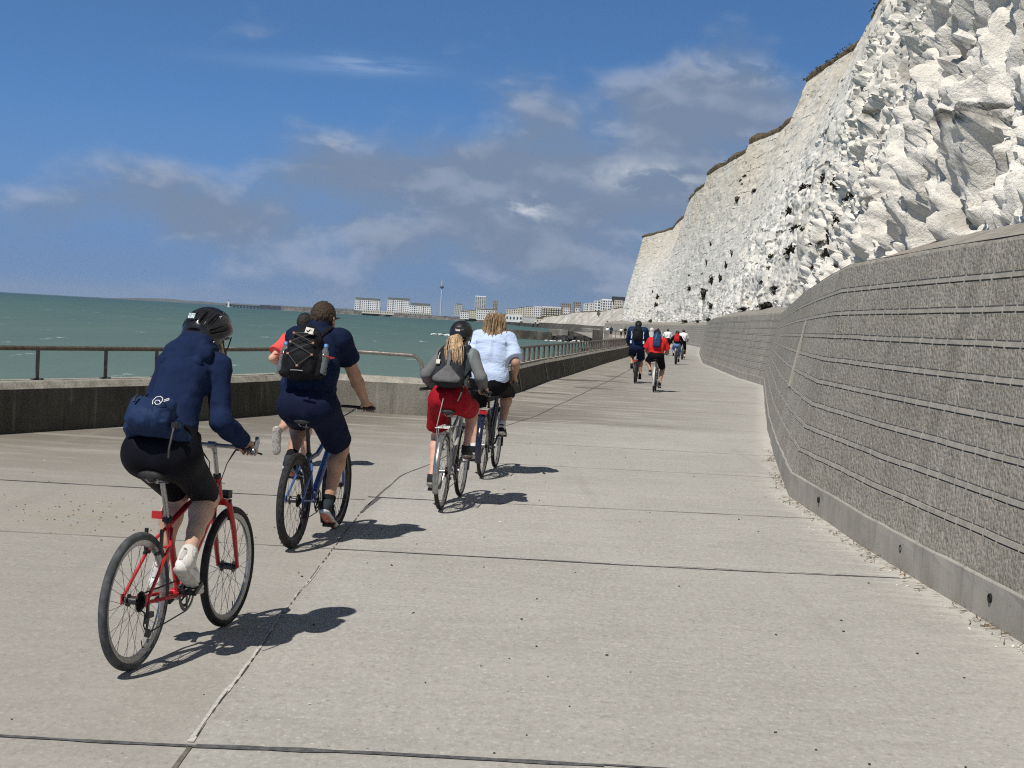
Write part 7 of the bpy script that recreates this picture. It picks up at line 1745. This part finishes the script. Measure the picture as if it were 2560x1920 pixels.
rocks('reef', 60, lambda: (-26+21*RS.rand(), 446+RS.uniform(-2, 2)+0, -4.25+RS.uniform(0, .35)), .4, 1.1, M_ROCK, 'low dark reef awash at the seaward tip of the groyne')
M_FOAM = plain('sea_foam', (.75, .78, .78), .9, var=.06, spec=.1)
def fo(): 
    if RS.rand() < .35: return (-26+8*RS.rand(), 443+RS.uniform(-1, 1), -3.98+RS.rand()*.35)
    u = RS.rand(); return (10+22*u, 468-34*u**2-RS.uniform(0, 8)*u-4, -3.97+RS.rand()**3*.7)
rocks('foam', 170, fo, .15, .65, M_FOAM, 'white breaking foam at the rocks', .28)
block('concrete_head', [('pillar', (8.33, 129, .0), (.46, .5, 2.75), M_GC), ('side_wall', (7.62, 131, -.4), (.85, 2.2, 3.6), M_WET), ('parapet', (9.7, 131, .2), (2.2, .4, 1.1), M_GC), ('opening_shade', (9.4, 130.75, .28), (1.25, .14, .42), M_WET), ('lower_wall', (8.6, 132, -2.2), (3.2, 3, 3.6), M_GC)], M_GC, 'weathered concrete block with a pillar at the end of the receding parapet', 'structure', (8.5, 130, 0))
railing([(8.4, 131.2), (11.2, 133.0)], [131.4+.28*i for i in range(7)], 'short rusty railing on the far concrete block', zt=1.38, zb=.75, inset=-.1)
# patch of litter: leaves, weed, chalk crumbs along the foot of the wall and pebbles on the slabs
M_WEED = plain('dry_weed', (.15, .105, .06), .95, var=.5, vs=9, spec=.1); M_CRUMB = plain('chalk_crumb', (.66, .64, .58), .95, var=.15, vs=9, spec=.1)
def wf(): y = 8+RS.rand()**1.3*14; return (float(pl_x(WALL, y))-.02-abs(RS.normal(0, .11)), y, .004)
rocks('chalk_crumbs', 150, wf, .003, .012, M_CRUMB, 'crumbs of chalk along the foot of the wall', .5)
V = []; F = []
for _ in range(900):
    y = 7.5+RS.rand()**1.2*14; cl = .5+.5*math.sin(y*2.3)+.3*math.sin(y*5.1); 
    if RS.rand() > .25+.6*cl: continue
    x = float(pl_x(WALL, y))-.01-abs(RS.normal(0, .07)); a = RS.uniform(0, 3.14); l = RS.uniform(.015, .07); d = vec(math.cos(a), math.sin(a), RS.uniform(-.1, .25))*l; wv_ = vec(-math.sin(a), math.cos(a), .3)*RS.uniform(.0015, .006); c_ = vec(x, y, .006+RS.rand()*.012); b = len(V)
    V += [c_-d-wv_, c_+d-wv_*.3, c_+d+wv_*.3, c_-d+wv_]; F.append((b, b+1, b+2, b+3))
o = obj('weed_litter', np.array(V), np.array(F), M_WEED, smooth=False); tag(o, 'dry brown weed and leaf litter along the foot of the wall', kind='stuff')
rocks('grit', 240, lambda: (RS.uniform(-5, 3), 5+RS.rand()**1.4*30, .003), .002, .009, plain('dark_grit', (.05, .045, .04), .9), 'scattered dark grit on the promenade', .6)
rocks('weed_crumbs', 150, lambda: (RS.normal(-3.1, .9), RS.normal(11.2, .6), .003), .002, .008, M_WEED, 'scattered brown crumbs left of the red bicycle', .5)
rocks('pale_chips', 90, lambda: (RS.uniform(-6, 2), 6+RS.rand()*30, .003), .003, .010, M_CRUMB, 'scattered pale chips on the promenade', .4)

# ------------------------------------------------------------------ sea air
mb = MB(); mb.box((0, 14000, 87.5), (24000, 29000, 187)); hz = mb.build('haze', None, smooth=False)
m = bpy.data.materials.new('sea_haze'); m.use_nodes = True; t = NT(m); pv = t.n('ShaderNodeVolumePrincipled'); pv.inputs['Color'].default_value = (.80, .87, .95, 1); pv.inputs['Density'].default_value = 1.8e-5; pv.inputs['Anisotropy'].default_value = .0
ou = t.n('ShaderNodeOutputMaterial'); t.L(pv.outputs[0], ou.inputs['Volume']); hz.data.materials.append(m); tag(hz, 'thin sea haze over the bay', kind='stuff')
